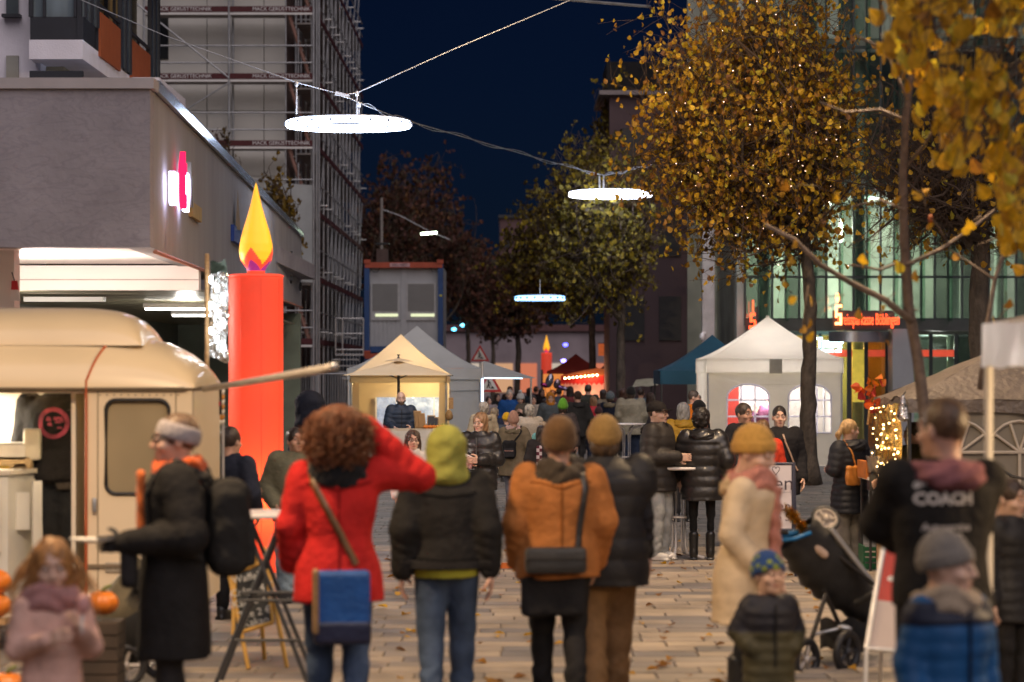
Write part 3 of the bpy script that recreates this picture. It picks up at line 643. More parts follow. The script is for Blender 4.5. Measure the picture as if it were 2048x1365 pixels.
def white_tent():
    Yf = 50; x0, x1 = gx(1425, Yf), gx(1698, Yf); w = x1 - x0
    t, _ = tent('market_tent', 'white gazebo with two arched windows behind tree trunk', (x0 + x1) / 2 - .12, Yf, w, 2.9, gz(717, Yf), gz(633, Yf + 1.4), .31, M_tw, M_alu, conc=1.3)
    x0 -= .12; x1 -= .12
    zt = gz(748, Yf) + .02
    pw = lambda px: gx(px, Yf) - .1
    wins = [(pw(1464), pw(1548)), (pw(1587), pw(1672))]
    loops = [[(x0 + .02, .02), (x1 - .02, .02), (x1 - .02, zt), (x0 + .02, zt)]]
    zb, zs = gz(866, Yf), gz(795, Yf)
    for a, b in wins: loops.append(list(reversed(arch_loop(a, b, zb, zs))))
    b = MB(); b.poly(loops, lambda u, v, k: Vector((u, Yf + .03 + .012 * math.sin(u * 7 + v * 2) - k, v)), .004); b.build('front_wall', M_tw, t)
    M_bar = PM('window_tape', (.85, .84, .88), .6, 0, 1, 0, transl=.5)
    for a, b_ in wins:
        pn = MB(); pn.poly([arch_loop(a, b_, zb, zs)], lambda u, v, k: Vector((u, Yf + .028 - k, v)), .003); pane = pn.build('window', GLASS('tent_film', (.93, .93, .96), .05, .12), t)
        lp = arch_loop(a, b_, zb, zs, 14); fr = MB(); fr.tube([(u, Yf + .012, v) for u, v in lp], .022, 4, closed=True); fr.build('window_border', M_bar, pane)
        for f in (.333, .666): box('glazing_bar', pane, (a + (b_ - a) * f, Yf + .01, (zb + zs + .18) / 2), (.035, .01, zs - zb + .32), M_bar)
        for f in (.34, .68): box('glazing_bar', pane, ((a + b_) / 2, Yf + .012, zb + (zs - zb + .24) * f * 1.02), (b_ - a, .01, .035), M_bar)
    quadgrid('side_wall', t, (x0 + .01, Yf + 2.85, .02), (x0 + .01, Yf + .05, .02), (x0 + .01, Yf + .05, zt), (x0 + .01, Yf + 2.85, zt), M_tw, 10, 8, wrinkle(.02, 5))
    quadgrid('side_wall', t, (x1 - .01, Yf + .05, .02), (x1 - .01, Yf + 2.85, .02), (x1 - .01, Yf + 2.85, zt), (x1 - .01, Yf + .05, zt), M_tw, 10, 8, wrinkle(.02, 5))
    quadgrid('back_wall', t, (x0, Yf + 2.88, .02), (x1, Yf + 2.88, .02), (x1, Yf + 2.88, zt), (x0, Yf + 2.88, zt), M_tw, 8, 6, wrinkle(.03, 5))
    box('valance_patch', t, (pw(1561), Yf - .028, gz(733, Yf)), (.26, .006, .30), PM('tent_patch', (.40, .37, .28), .8, .1, 5, .2, 20))
    b = MB(); b.lathe([(.0, .0), (.03, .02), (.05, -.02)], 8, (x0 + w / 2, Yf + 1.45, gz(633, Yf + 1.4))); b.build('roof_tip', M_tw, t)
    lp = thing('tent_lamp', 'bare bulb lighting the white gazebo from inside', 'lamp', (x0 + w / 2, Yf + 1.5, 1.95)); ball('bulb', lp, (x0 + w / 2, Yf + 1.5, 1.95), .05, EM('bulb_cool', (.85, .85, 1.0), 30)); rod('wire', lp, (x0 + w / 2, Yf + 1.5, 2.0), (x0 + w / 2, Yf + 1.5, 2.9), .006, M_black)
    lamp('bulb_light', (x0 + w / 2, Yf + 1.5, 1.55), 120, (.95, .88, .90), .1, parent=lp)
    # goods seen through the windows
    c = thing('red_display_board', 'red display board seen through left gazebo window', 'board', (pw(1478), Yf + 1.6, 0)); box('panel', c, (pw(1480), Yf + 1.6, 1.2), (.45, .05, .9), PM('display_red', (.55, .05, .03), .6)); box('post', c, (pw(1480), Yf + 1.65, .4), (.05, .05, .8), M_dark)
white_tent()
t, _ = tent('market_tent', 'teal pointed gazebo beside the white gazebo', gx(1424, 54.8), 53.5, 2.5, 2.5, gz(742, 53.5), gz(670, 54.8), .30, M_tt, M_dark)
def grey_tent():
    Yf = 47; cx = gx(834, 48.3); w = 2.62
    t, (x0, x1, y0, y1) = tent('market_tent', 'grey pointed gazebo behind the beige stall tent', cx, Yf, w, 2.6, gz(737, Yf), gz(652, 48.3), .22, M_tg, M_alu)
    quadgrid('front_wall', t, (x0 + .02, y0 + .02, .02), (x1 - .02, y0 + .02, .02), (x1 - .02, y0 + .02, gz(757, Yf)), (x0 + .02, y0 + .02, gz(757, Yf)), M_tg, 14, 8, wrinkle(.03, 5))
    box('wall_seam', t, (cx, y0 - .015, gz(780, Yf)), (w - .1, .01, .02), M_tg)
    quadgrid('side_wall', t, (x1 - .02, y0 + .02, .02), (x1 - .02, y1, .02), (x1 - .02, y1, gz(757, Yf)), (x1 - .02, y0 + .02, gz(757, Yf)), M_tg, 8, 6, wrinkle(.03, 5))
    a = thing('side_awning', 'grey canvas awning stretched out from the grey gazebo', 'awning', (x1 + .6, Yf, 0))
    q = lambda px, py, Y: at(px, py, Y)
    quadgrid('canvas', a, q(967, 757, 46.3), q(1074, 757, 46.3), q(1050, 750, 48.2), q(967, 722, 47.6), M_tg, 12, 10, lambda u, v, p: (0, 0, -.05 * math.sin(math.pi * u) * math.sin(math.pi * v)))
    b = MB(); b.add([q(967, 757, 46.3), q(967, 722, 47.6), q(967, 757, 47.6)], [(0, 1, 2)]); b.build('gable', M_tg, a)
    rod('corner_post', a, (gx(965, 46.35), 46.35, 0), (gx(965, 46.35), 46.35, gz(724, 46.35)), .028, M_alu)
    rod('corner_post', a, (gx(1062, 48), 48, 0), (gx(1062, 48), 48, gz(757, 48)), .02, M_alu)
    le = EM('led_cool', (.55, .78, 1.0), 2.2)
    rod('led_strip', a, at(964.6, 828, 46.3), at(964.6, 758, 46.3), .022, le)
    rod('led_strip', a, at(968, 756.5, 46.26), at(1045, 757.2, 46.26), .010, le)
grey_tent()
def beige_tent():
    Yf = 43; cx = gx(802, 43.9); w = 1.72
    t, (x0, x1, y0, y1) = tent('stall_tent', 'beige stall tent lit yellow inside behind the parasol', cx, Yf, w, 1.75, gz(748, Yf), gz(669, 43.9), .16, M_tb, M_alu, conc=1.15)
    quadgrid('back_wall', t, (x0, y1, 0), (x1, y1, 0), (x1, y1, gz(750, Yf)), (x0, y1, gz(750, Yf)), M_tb, 8, 8, wrinkle(.03, 5))
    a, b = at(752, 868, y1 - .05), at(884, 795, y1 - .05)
    wn = box('window_film', t, ((a.x + b.x) / 2, y1 - .06, (a.z + b.z) / 2), (b.x - a.x, .01, b.z - a.z), PM('glow_film', (.34, .42, .56), .12, .55, 5, .6, 9, emit=(.45, .6, .95), es=.22, bd=.05))  # film emits by itself, in place of bluish light from behind
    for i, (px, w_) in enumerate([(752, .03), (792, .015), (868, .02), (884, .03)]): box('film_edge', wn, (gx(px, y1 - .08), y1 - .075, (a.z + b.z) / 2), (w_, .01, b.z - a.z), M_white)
    for x, xx in ((x0 + .01, 1), (x1 - .01, -1)):
        quadgrid('side_wall', t, (x, y1, 0), (x, y0 + .1, 0), (x, y0 + .1, gz(750, Yf)), (x, y1, gz(750, Yf)), M_tb, 8, 8, wrinkle(.03, 5))
    quadgrid('curtain', t, (x0 + .03, y0 + .06, .02), (x0 + .18, y0 + .2, .02), (x0 + .14, y0 + .12, gz(765, Yf)), (x0 + .03, y0 + .06, gz(765, Yf)), M_tb, 6, 8, wrinkle(.03, 9))
    quadgrid('curtain', t, (x1 - .2, y0 + .2, .02), (x1 - .03, y0 + .06, .02), (x1 - .03, y0 + .06, gz(765, Yf)), (x1 - .14, y0 + .12, gz(765, Yf)), M_tb, 6, 8, wrinkle(.03, 9))
    lp = thing('tent_lamp', 'warm bulb hanging under the beige stall roof', 'lamp', (cx + .45, Yf + 1.0, 1.85)); ball('bulb', lp, (cx + .45, Yf + 1.0, 1.84), .04, EM('bulb_warm', (1, .72, .3), 30)); rod('wire', lp, (cx + .45, Yf + 1, 1.88), (cx + .45, Yf + 1, 2.15), .005, M_black)
    lamp('bulb_light', (cx + .42, Yf + 1.0, 1.74), 22, (1, .78, .42), .06, parent=lp)
    # parasol in front
    u = thing('parasol', 'beige parasol with dark pole in front of the stall tent', 'parasol', (gx(799, 42.2), 42.2, 0))
    Y = 42.2; px = gx(797, Y); top = gz(722, Y); ez = gz(751, Y); hw = .93
    cs = [Vector((px + hw * a_, Y + .85 * b_, ez)) for a_, b_ in ((-1, -1), (1, -1), (1, 1), (-1, 1))]
    for k in range(4): quadgrid('canopy_panel', u, cs[k], cs[(k + 1) % 4], (px, Y, top), (px, Y, top), M_tb, 8, 8, wrinkle(.006, 5, k))
    b = MB(); b.lathe([(.27, 0), (.02, .055), (.0, .06)], 4, (px, Y, top - .01)); b.build('vent_cap', M_tb, u); b = MB(); b.lathe([(.03, 0), (.012, .05), (.03, .08)], 8, (px, Y, top + .03)); b.build('finial', M_dark, u)
    rod('pole', u, (px, Y, .05), (px, Y, top - .02), .024, M_dark); b = MB(); b.lathe([(.28, 0), (.28, .05), (.05, .09)], 16, (px, Y, 0)); b.build('base', M_dark, u)
    for k in range(4): rod('rib', u, cs[k] + Vector((0, 0, -.01)), (px, Y, top - .06), .008, M_dark); rod('strut', u, cs[k].lerp(Vector((px, Y, top - .05)), .55), (px, Y, ez - .06), .008, M_dark)
    # counter with goods
    c = thing('stall_counter', 'cloth covered stall counter with small goods in front of vendor', 'counter', (cx, 41.3, 0))
    box('top', c, (cx + .1, 41.3, .98), (1.5, .5, .04), PM('counter_top', (.5, .42, .3), .7)); quadgrid('cloth', c, (cx - .66, 41.04, .05), (cx + .86, 41.04, .05), (cx + .86, 41.04, .96), (cx - .66, 41.04, .96), PM('counter_cloth', (.55, .5, .42), .85), 16, 4, wrinkle(.03, 12))
    rg = random.Random(2)
    for i, (px_, h, col) in enumerate([(836, .28, (.25, .14, .05)), (843, .24, (.2, .12, .05)), (862, .2, (.03, .03, .03)), (869, .17, (.03, .03, .03))]):
        s = thing('small_signboard', ['tall wooden price board on stall counter', 'second wooden price board on stall counter', 'small framed slate on stall counter', 'smallest framed slate at counter end'][i], 'signboard', (gx(px_, 41.2), 41.2, 1.0), 'price boards on the stall counter')
        box('board', s, (gx(px_, 41.2), 41.2, 1.01 + h / 2), (.11, .015, h), PM('slate%d' % (i // 2), col, .7), (R(-14), 0, R(25 if i < 2 else -8))); box('frame', s, (gx(px_, 41.2), 41.23, 1.01 + h / 2), (.14, .012, h + .03), M_wood, (R(-14), 0, R(25 if i < 2 else -8)))
    for i in range(5):
        p = thing('pumpkin', '%s small orange pumpkin in the row on the stall counter' % ['leftmost', 'second', 'middle', 'fourth', 'rightmost'][i], 'pumpkin', (gx(852 + i * 8, 41.12), 41.12, 1.0), 'small pumpkins on the stall counter')
        b = MB(); n = 16
        b.lathe([(max(.001, .05 * math.sin(math.pi * k / 6)), .03 - .03 * math.cos(math.pi * k / 6)) for k in range(7)], n, (gx(852 + i * 8, 41.12), 41.12, 1.0)); b.build('flesh', PM('pumpkin_orange', (.6, .16, .01), .5), p, True); rod('stalk', p, (gx(852 + i * 8, 41.12), 41.12, 1.055), (gx(852 + i * 8, 41.12) + .01, 41.12, 1.085), .007, PM('stalk_green', (.12, .14, .04), .7))
    br = thing('hanging_board', 'small wooden board hung from the tent leg with string', 'sign', (gx(902, 42.9), 42.9, 1.5)); box('board', br, (gx(902, 42.9), 42.9, gz(807, 42.9)), (.085, .02, .2), M_wood); rod('string', br, (gx(902, 42.9), 42.9, gz(795, 42.9)), (gx(899, 42.9), 42.9, gz(765, 42.9)), .004, M_wood)
    hb = MB(); hb.lathe([(.001, 0), (.06, .03), (.075, .09), (.05, .16), (.012, .2)], 12, at(898, 842, 42.9)); o = hb.build('woven_basket', PM('basket_straw', (.36, .23, .1), .8, .3, 30, .6, 60), None, True); tag(o, 'woven straw basket hanging by the beige tent leg', 'basket')
beige_tent()
def dark_tent():
    Yf = 22.6; x0 = gx(1815, Yf); w = 2.1
    t, (x0, x1, y0, y1) = tent('stall_tent', 'dark brown crumpled stall tent with fairy lights at its side', x0 + w / 2, Yf, w, 2.0, gz(800, Yf), gz(697, Yf + 1), .12, M_td, M_dark, conc=1.05, wrk=.05, valmat=M_td)
    M_win = PM('dark_tent_film', (.20, .18, .15), .25, .15, 3, .5, 6); M_tape = PM('dark_tent_tape', (.42, .37, .31), .7)
    zb, zt = .35, gz(818, Yf)
    quadgrid('front_wall', t, (x0 + .28, y0 + .04, .02), (x1, y0 + .04, .02), (x1, y0 + .04, zt), (x0 + .28, y0 + .04, zt), M_win, 10, 8, wrinkle(.02, 6))
    for px in (1895, 2015):
        cxw = gx(px + 25, Yf); zc = gz(905, Yf)
        for k in range(6):
            a_ = math.pi * k / 5; rod('glazing_bar', t, (cxw, y0 + .02, zc), (cxw + .28 * math.cos(a_), y0 + .02, zc + .28 * math.sin(a_)), .014, M_tape)
        b = MB(); b.tube([(cxw + .29 * math.cos(math.pi * i / 12), y0 + .02, zc + .29 * math.sin(math.pi * i / 12)) for i in range(13)], .016, 4); b.build('window_border', M_tape, t)
        box('glazing_bar', t, (cxw, y0 + .015, zc), (.6, .01, .028), M_tape); box('glazing_bar', t, (cxw, y0 + .018, zc - .35), (.028, .01, .7), M_tape); box('glazing_bar', t, (cxw, y0 + .012, zc - .36), (.6, .01, .026), M_tape)
        for sx in (-.3, .3): box('glazing_bar', t, (cxw + sx, y0 + .016, zc - .35), (.026, .01, .7), M_tape)
    # gold foil curtain with fairy lights in the open side
    f = thing('fairy_light_curtain', 'gold foil curtain strung with warm fairy lights at stall corner', 'curtain', (x0 + .05, y0 + .6, 0))
    a, b = at(1745, 812, 24.2), at(1800, 960, 22.9)
    A, B = at(1752, 960, 24.2), at(1806, 930, 22.9); D, E = at(1748, 812, 24.2), at(1798, 808, 22.9)
    quadgrid('foil', f, A, B, E, D, PM('gold_foil', (.62, .42, .08), .25, .25, 6, .9, 18, metal=.7, bd=.03), 12, 12, wrinkle(.07, 14))
    rg = random.Random(8); M_fl = EM('fairy_bulb', (1.0, .62, .24), 12)
    for i in range(55):
        u, v = rg.random(), rg.random(); p = A.lerp(B, u).lerp(D.lerp(E, u), v) + Vector((-.05, -.09, 0)); ball('bulb', f, p, rg.uniform(.005, .009), M_fl)
    b_ = MB()
    for k in range(6):
        u = (k + .5) / 6; b_.tube([A.lerp(B, u).lerp(D.lerp(E, u), j / 8) + Vector((-.045 + .02 * math.sin(j * 2 + k), -.08, 0)) for j in range(9)], .003, 4)
    b_.build('wire', M_black, f)
    lamp('fairy_light', at(1775, 880, 23.2) + Vector((-.2, -.25, 0)), 4, (1, .65, .28), .08, parent=f)
    s = thing('foil_streamer', 'crumpled silver foil streamer tied at the tent corner', 'streamer', at(1806, 780, 22.4)); b = MB(); b.lathe([(.012, .0), (.03, -.06), (.05, -.14), (.062, -.21), (.03, -.24)], 9, at(1806, 792, 22.4)); b.build('foil', PM('silver_foil', (.6, .58, .56), .2, .1, 8, 1, 25, metal=.9, bd=.03), s); rod('tie', s, at(1806, 792, 22.4), at(1810, 785, 22.5), .008, M_dark)
    m = thing('maple_leaf_bunch', 'bunch of red and orange autumn leaves tied at tent corner', 'decoration', at(1742, 790, 24.2))
    for i in range(26):
        p = at(1741, 783, 24.1) + Vector((rg.gauss(0, .05), rg.gauss(0, .04), rg.gauss(0, .09))); v, fc = leaf_shape(rg.uniform(.07, .12), .3); mm = Euler((rg.uniform(0, 6), rg.uniform(0, 6), rg.uniform(0, 6))).to_matrix(); b = MB(); b.add([mm @ q + p for q in v], fc); b.build('leaf', PM('maple_%d' % (i % 3), [(.55, .08, .01), (.6, .16, .01), (.35, .02, .02)][i % 3], .6, transl=.3), m)
    rod('stem', m, at(1741, 800, 24.1), at(1735, 850, 24.1), .01, M_wood)
    # stall table with jars
    tb = thing('stall_table', 'folding table with orange cloth at the dark stall', 'table', (gx(1745, 24.2), 24.2, 0))
    X = gx(1752, 24.3); box('top', tb, (X + .12, 24.3, .92), (.5, .7, .03), M_white); box('cloth', tb, (X - .12, 24.3, 1.0), (.05, .6, .17), PM('cloth_orange', (.6, .19, .03), .7, .15, 8, .3, 20))
    for dx, dy in ((-.1, -.3), (.32, -.3), (-.1, .3), (.32, .3)): rod('leg', tb, (X + dx, 24.3 + dy, .0), (X + dx, 24.3 + dy, .91), .014, M_dark)
    for i in range(3):
        j = thing('lantern_jar', ['glass jar of orange spread nearest the table edge', 'second glass jar on stall table', 'glass jar at back of stall table'][i], 'jar', (X - .02 + i * .1, 24.1 + i * .12, .94), 'jars on the stall table')
        p = Vector((X - .02 + i * .1, 24.05 + i * .12, .94)); b = MB(); b.lathe([(.04, 0), (.042, .1), (.03, .12)], 10, p); b.build('glass', PM('jar_glass', (.5, .2, .05), .1, .1, 9, 0), j, True); b = MB(); b.lathe([(.033, .12), (.033, .145)], 10, p); b.build('lid', M_steel, j)
    pt = thing('cooking_pot', 'steel pot rim on the dark stall counter', 'pot', at(1755, 905, 24.0)); b = MB(); p = at(1757, 915, 24.0); b.lathe([(.11, -.16), (.125, 0), (.132, .01), (.118, .012), (.105, -.12)], 18, p); b.build('pan', PM('pot_steel', (.5, .45, .4), .2, .1, 5, 0, metal=.9), pt, True); box('stand', pt, (p.x, p.y, p.z - .25), (.2, .2, .16), M_dark)
    box_c = thing('green_crate', 'green plastic crate under the stall table', 'crate', (X + .02, 24.4, 0)); 
    for k in range(4): box('slat', box_c, (X + .02, 24.4 - .18, .04 + k * .055), (.3, .015, .04), PM('crate_green', (.01, .12, .05), .5)); 
    for sx in (-.15, .15): box('side', box_c, (X + .02 + sx, 24.4, .12), (.015, .36, .23), PM('crate_green', (.01, .12, .05), .5))
    box('base', box_c, (X + .02, 24.4, .012), (.3, .36, .02), PM('crate_green', (.01, .12, .05), .5))
    rbox('paper_sack', None, (gx(1768, 23.9), 23.9, .2), (.14, .14, .4), PM('kraft_paper', (.42, .28, .16), .8, .1, 4, .4, 12), .03); tag(bpy.data.objects['paper_sack'], 'brown paper sack standing under stall table', 'sack')
dark_tent()
def silver_canopy():
    Yq = 12.0; Yf = 9.8; x0 = gx(1967, Yq); t, _ = tent('silver_canopy', 'shiny silver canopy corner on white pole at right edge', x0 + 1.1, Yf, 2.2, 2.2, gz(648, Yq), gz(560, Yq), gz(648, Yq) - gz(735, Yq), M_ts, PM('pole_white', (.7, .66, .62), .4), conc=1.0, wrk=.02, leg_r=.021)
    lp = thing('canopy_lamp', 'warm lamp hanging under the silver canopy', 'lamp', (x0 + 1.1, Yf + 1.1, 1.95)); ball('bulb', lp, (x0 + 1.1, Yf + 1.1, 1.97), .05, EM('bulb_warm', (1, .72, .3), 30)); rod('wire', lp, (x0 + 1.1, Yf + 1.1, 2.0), (x0 + 1.1, Yf + 1.1, 2.4), .006, M_black)
    lamp('bulb_light', (x0 + 1.1, Yf + 1.1, 1.86), 60, (1, .68, .36), .08, parent=lp)
silver_canopy()
def far_stalls():
    tent('market_tent', 'dark red pointed tent far down the street', gx(1150, 76), 74, 1.75, 1.8, gz(742, 74), gz(708, 75), .3, M_tr, M_dark)
    tent('market_tent', 'small brown striped tent peak behind the round red stall', gx(1213, 78), 77, .95, 1.0, gz(750, 77), gz(724, 77.5), .1, PM('striped_canvas', (.20, .06, .045), .8, .5, 9, 0, 1, stretch=(3, 1, .1)), M_dark)
    s = thing('round_stall', 'round stall with red scalloped awning and lit cream wall', 'stall', (gx(1200, 70), 70, 0))
    Y = 70; cx = gx(1198, Y); r = 1.08
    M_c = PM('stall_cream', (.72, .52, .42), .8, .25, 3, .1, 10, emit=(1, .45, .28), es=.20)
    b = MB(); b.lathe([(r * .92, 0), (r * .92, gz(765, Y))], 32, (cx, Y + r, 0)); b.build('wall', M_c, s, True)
    b = MB(); n = 48; z1, z0 = gz(752, Y), gz(766, Y)
    for k in range(n):
        a0, a1 = 2 * math.pi * k / n, 2 * math.pi * (k + 1) / n; am = (a0 + a1) / 2
        q = lambda a, rr, z: (cx + rr * math.cos(a), Y + r + rr * math.sin(a), z)
        b.add([q(a0, r, z1), q(a1, r, z1), q(a1, r * 1.02, z0), q(am, r * 1.03, z0 - .07), q(a0, r * 1.02, z0)], [(0, 4, 3, 2, 1)])
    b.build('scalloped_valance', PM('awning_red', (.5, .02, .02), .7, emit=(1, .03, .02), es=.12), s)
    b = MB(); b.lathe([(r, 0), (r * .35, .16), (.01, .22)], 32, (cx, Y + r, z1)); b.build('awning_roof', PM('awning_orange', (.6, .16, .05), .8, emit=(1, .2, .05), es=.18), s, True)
    for i in range(9):
        p = at(1130 + i * 8, 757 - i * .8, Y - .1); ball('bulb', s, p, .022, EM('bulb_warm', (1, .72, .3), 30))
    lamp('stall_glow', (cx - .3, Y - .6, 1.5), 16, (1, .38, .2), .1, parent=s)
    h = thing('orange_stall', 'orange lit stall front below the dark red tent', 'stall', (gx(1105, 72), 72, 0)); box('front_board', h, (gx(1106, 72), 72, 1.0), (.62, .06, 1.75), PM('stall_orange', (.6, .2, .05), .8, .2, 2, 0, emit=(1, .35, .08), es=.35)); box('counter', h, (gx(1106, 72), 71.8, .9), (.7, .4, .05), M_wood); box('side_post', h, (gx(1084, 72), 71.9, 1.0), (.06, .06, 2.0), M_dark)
    bl = thing('foil_balloons', 'silver and purple foil balloons above the orange stall', 'balloons', at(1105, 780, 66))
    for px, py, d, c in [(1099, 762, (.11, .08, .2), (.55, .55, .65)), (1089, 771, (.12, .07, .07), (.4, .05, .2)), (1114, 768, (.1, .08, .14), (.5, .35, .4)), (1122, 776, (.14, .08, .07), (.3, .15, .4)), (1131, 778, (.12, .08, .06), (.45, .4, .6)), (1106, 786, (.1, .08, .08), (.5, .2, .1))]:
        ball('balloon', bl, at(px, py, 66), d, PM('foil_%d' % px, c, .15, .1, 4, .2, 20, metal=.85), (0, .3, 0)); rod('string', bl, at(px, py + 5, 66), at(1106, 815, 66), .005, M_dark)
    v = thing('red_van', 'red van parked behind the stalls', 'van', (gx(1310, 84), 84, 0)); b = MB()
    x0, x1 = gx(1285, 84), gx(1365, 84); prof = [(x0, .35), (x0, .95), (x0 + .12, 1.05), (x0 + .42, 1.75), (x0 + .6, 1.85), (x1, 1.85), (x1, .35)]
    b.poly([prof], lambda u, v_, k: Vector((u, 83 + k, v_)), 1.8); b.build('body', PM('van_red', (.4, .02, .03), .3, coat=.5), v); box('windscreen', v, (x0 + .55, 82.985, 1.45), (.7, .02, .45), PM('van_glass', (.12, .1, .16), .1)); 
    for xx in (x0 + .35, x1 - .3): b = MB(); b.tube([(xx, 82.95, .33), (xx, 83.15, .33)], .3, 16); b.build('wheel', M_black, v)
    box('headlight', v, (x0 + .04, 82.97, .85), (.1, .03, .16), PM('van_lamp', (.6, .5, .45), .2))
    g2 = thing('cafe_awning', 'pale folded stall awning corner behind the lamp table', 'awning', at(1290, 770, 60)); quadgrid('canvas', g2, at(1264, 775, 60), at(1316, 771, 60), at(1316, 757, 60.5), at(1272, 760, 60.5), PM('awning_pale', (.42, .40, .30), .8, transl=.3), 8, 4, wrinkle(.05, 9)); rod('post', g2, (gx(1303, 60.2), 60.2, 0), (gx(1303, 60.2), 60.2, gz(770, 60)), .03, M_dark)
    # wayfinding advertising column / banners far right of the trees
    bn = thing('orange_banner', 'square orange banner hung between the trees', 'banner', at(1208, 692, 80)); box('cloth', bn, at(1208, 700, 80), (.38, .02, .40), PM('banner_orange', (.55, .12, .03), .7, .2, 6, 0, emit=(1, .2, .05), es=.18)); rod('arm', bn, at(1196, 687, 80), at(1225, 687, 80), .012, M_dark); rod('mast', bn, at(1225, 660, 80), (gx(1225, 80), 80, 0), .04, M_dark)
far_stalls()

# ---------------------------------------------------------------- inflatable candles
def candle(label, px, Y, s=1.0, hot=1.0):
    X = gx(px, Y); t = thing('inflatable_candle', label, 'candle', (X, Y, 0), 'red inflatable candles')
    m = MATS.get('candle_red')
    if not m:
        m = PM('candle_red', (.85, .16, .08), .55, .05, 2, .3, 5, emit=(1.0, .115, .065), es=.24, transl=.5)
        PM('flame_yellow', (.8, .5, .04), .5, .04, 3, .1, 10, emit=(1, .40, .015), es=.55); PM('flame_red', (.7, .06, .05), .5, .04, 3, .1, 10, emit=(1, .075, .03), es=.55); PM('flame_purple', (.22, .03, .22), .5, .04, 3, .1, 10, emit=(.32, .035, .25), es=.4)
    r = .27 * s; hz = gz(549, 24) * s if s != 1 else gz(549, Y)
    b = MB(); b.lathe([(r * .96, .0), (r, .08), (r * 1.005, hz * .5), (r, hz - .06), (r * .985, hz - .015), (r * .93, hz), (.01, hz + .004)], 40, (X, Y, 0)); b.build('body', m, t, True)
    b = MB(); b.tube([(X + r * math.cos(a) * 1.0, Y + r * math.sin(a) * 1.0, hz - .02) for a in np.linspace(0, 2 * math.pi, 40, endpoint=False)], .009 * s, 5, closed=True); b.build('top_seam', MATS['flame_red'], t, True)
    for k in range(8):
        a = 2 * math.pi * k / 8 + .3; b = MB(); b.tube([(X + r * math.cos(a) * 1.002, Y + r * math.sin(a) * 1.002, .1), (X + r * math.cos(a) * 1.002, Y + r * math.sin(a) * 1.002, hz - .05)], .003 * s, 4); b.build('seam', m, t)
    # flame: red purple yellow zones with a zigzag border
    H0 = hz + .02; FH = .89 * s
    prof = [(.085, 0), (.10, .04), (.155, .12), (.168, .2), (.162, .28), (.135, .40), (.095, .53), (.06, .65), (.032, .77), (.012, .86), (.001, .89)]
    n = 72; rows = 90; vs, fs, mi = [], [], []
    for j in range(rows + 1):
        z = FH * j / rows; zz = z / s; rad = np.interp(zz, [p[1] for p in prof], [p[0] for p in prof]) * s
        for k in range(n): a = 2 * math.pi * k / n; vs.append((X + rad * math.cos(a), Y + rad * math.sin(a), H0 + z))
    for j in range(rows):
        for k in range(n):
            zz = .89 * (j + .5) / rows; a = (k + .5) / n; zig = abs(((a * 4 + .12) % 1) - .5) * 2
            fs.append((j * n + k, j * n + (k + 1) % n, (j + 1) * n + (k + 1) % n, (j + 1) * n + k)); mi.append(2 if zz < .02 + .10 * zig else 1 if zz < .07 + .17 * zig else 0)
    b = MB(); b.v, b.f, b.mi = vs, fs, mi; b.build('flame', [MATS['flame_yellow'], MATS['flame_red'], MATS['flame_purple']], t, True)
    b = MB(); b.lathe([(.088 * s, -.02), (.092 * s, .03)], 20, (X, Y, H0)); b.build('flame_collar', MATS['flame_red'], t, True)
    return t
tc = candle('tall red inflatable candle with yellow flame beside the caravan', 512, 24)
lamp('inner_light', (gx(512, 24), 24, .75), 14, (1, .62, .25), .12, parent=tc); lamp('inner_light', (gx(512, 24), 24, 1.9), .7, (1, .5, .2), .12, parent=tc)
candle('distant red inflatable candle under the trees on the street axis', 1093, 118, .96)
candle('distant red inflatable candle half hidden behind the right trunk', 1250, 92, .80)

# ---------------------------------------------------------------- ring lamps and their cables
M_ring = EM('ring_led', (.62, .74, 1.0), 17.0)
def ring_lamp(label, px, py, Y, D=2.0, tilt=(0, 0), strength=None):
    c = at(px, py, Y); t = thing('ring_lamp', label, 'lamp', c, 'suspended ring lamps over the street')
    R0, n = D / 2, 56; b = MB()
    prof = [(R0 - .19, -.035), (R0 - .02, -.055), (R0, -.03), (R0, .03), (R0 - .02, .045), (R0 - .19, .03)]
    vs, fs = [], []
    tm = Euler((R(tilt[0]), R(tilt[1]), 0)).to_matrix()
    for k in range(n):
        a = 2 * math.pi * k / n
        for r, z in prof: vs.append(tm @ Vector((r * math.cos(a), r * math.sin(a), z)) + c)
    m = len(prof)
    for k in range(n):
        k2 = (k + 1) % n
        for j in range(m):
            j2 = (j + 1) % m; fs.append((k * m + j, k2 * m + j, k2 * m + j2, k * m + j2))
    b.add(vs, fs); b.build('light_ring', strength or M_ring, t, True)
    b = MB(); b.tube([tm @ Vector(((R0 - .1) * math.cos(2 * math.pi * k / n), (R0 - .1) * math.sin(2 * math.pi * k / n), .062)) + c for k in range(n)], .022, 6, closed=True); b.build('frame_ring', M_steel, t, True)
    for rr_, zz_ in ((R0 - .105, -.05), (R0 + .001, .012)): b = MB(); b.tube([tm @ Vector((rr_ * math.cos(2 * math.pi * k / n), rr_ * math.sin(2 * math.pi * k / n), zz_)) + c for k in range(n)], .006, 4, closed=True); b.build('seam_ring', M_steel, t, True)
    for k in range(20):
        a = 2 * math.pi * k / 20 + .1; p = tm @ Vector(((R0 + .002) * math.cos(a), (R0 + .002) * math.sin(a), 0)) + c; box('clip', t, p, (.05, .03, .05), M_dark, (0, 0, a)); p = tm @ Vector(((R0 - .192) * math.cos(a), (R0 - .192) * math.sin(a), 0)) + c; box('clip', t, p, (.04, .03, .05), M_dark, (0, 0, a))
    return t, c, R0
t, c, r0 = ring_lamp('large white lit ring lamp hanging before the scaffolded house', 697, 249, 38.7, tilt=(1.0, 0))
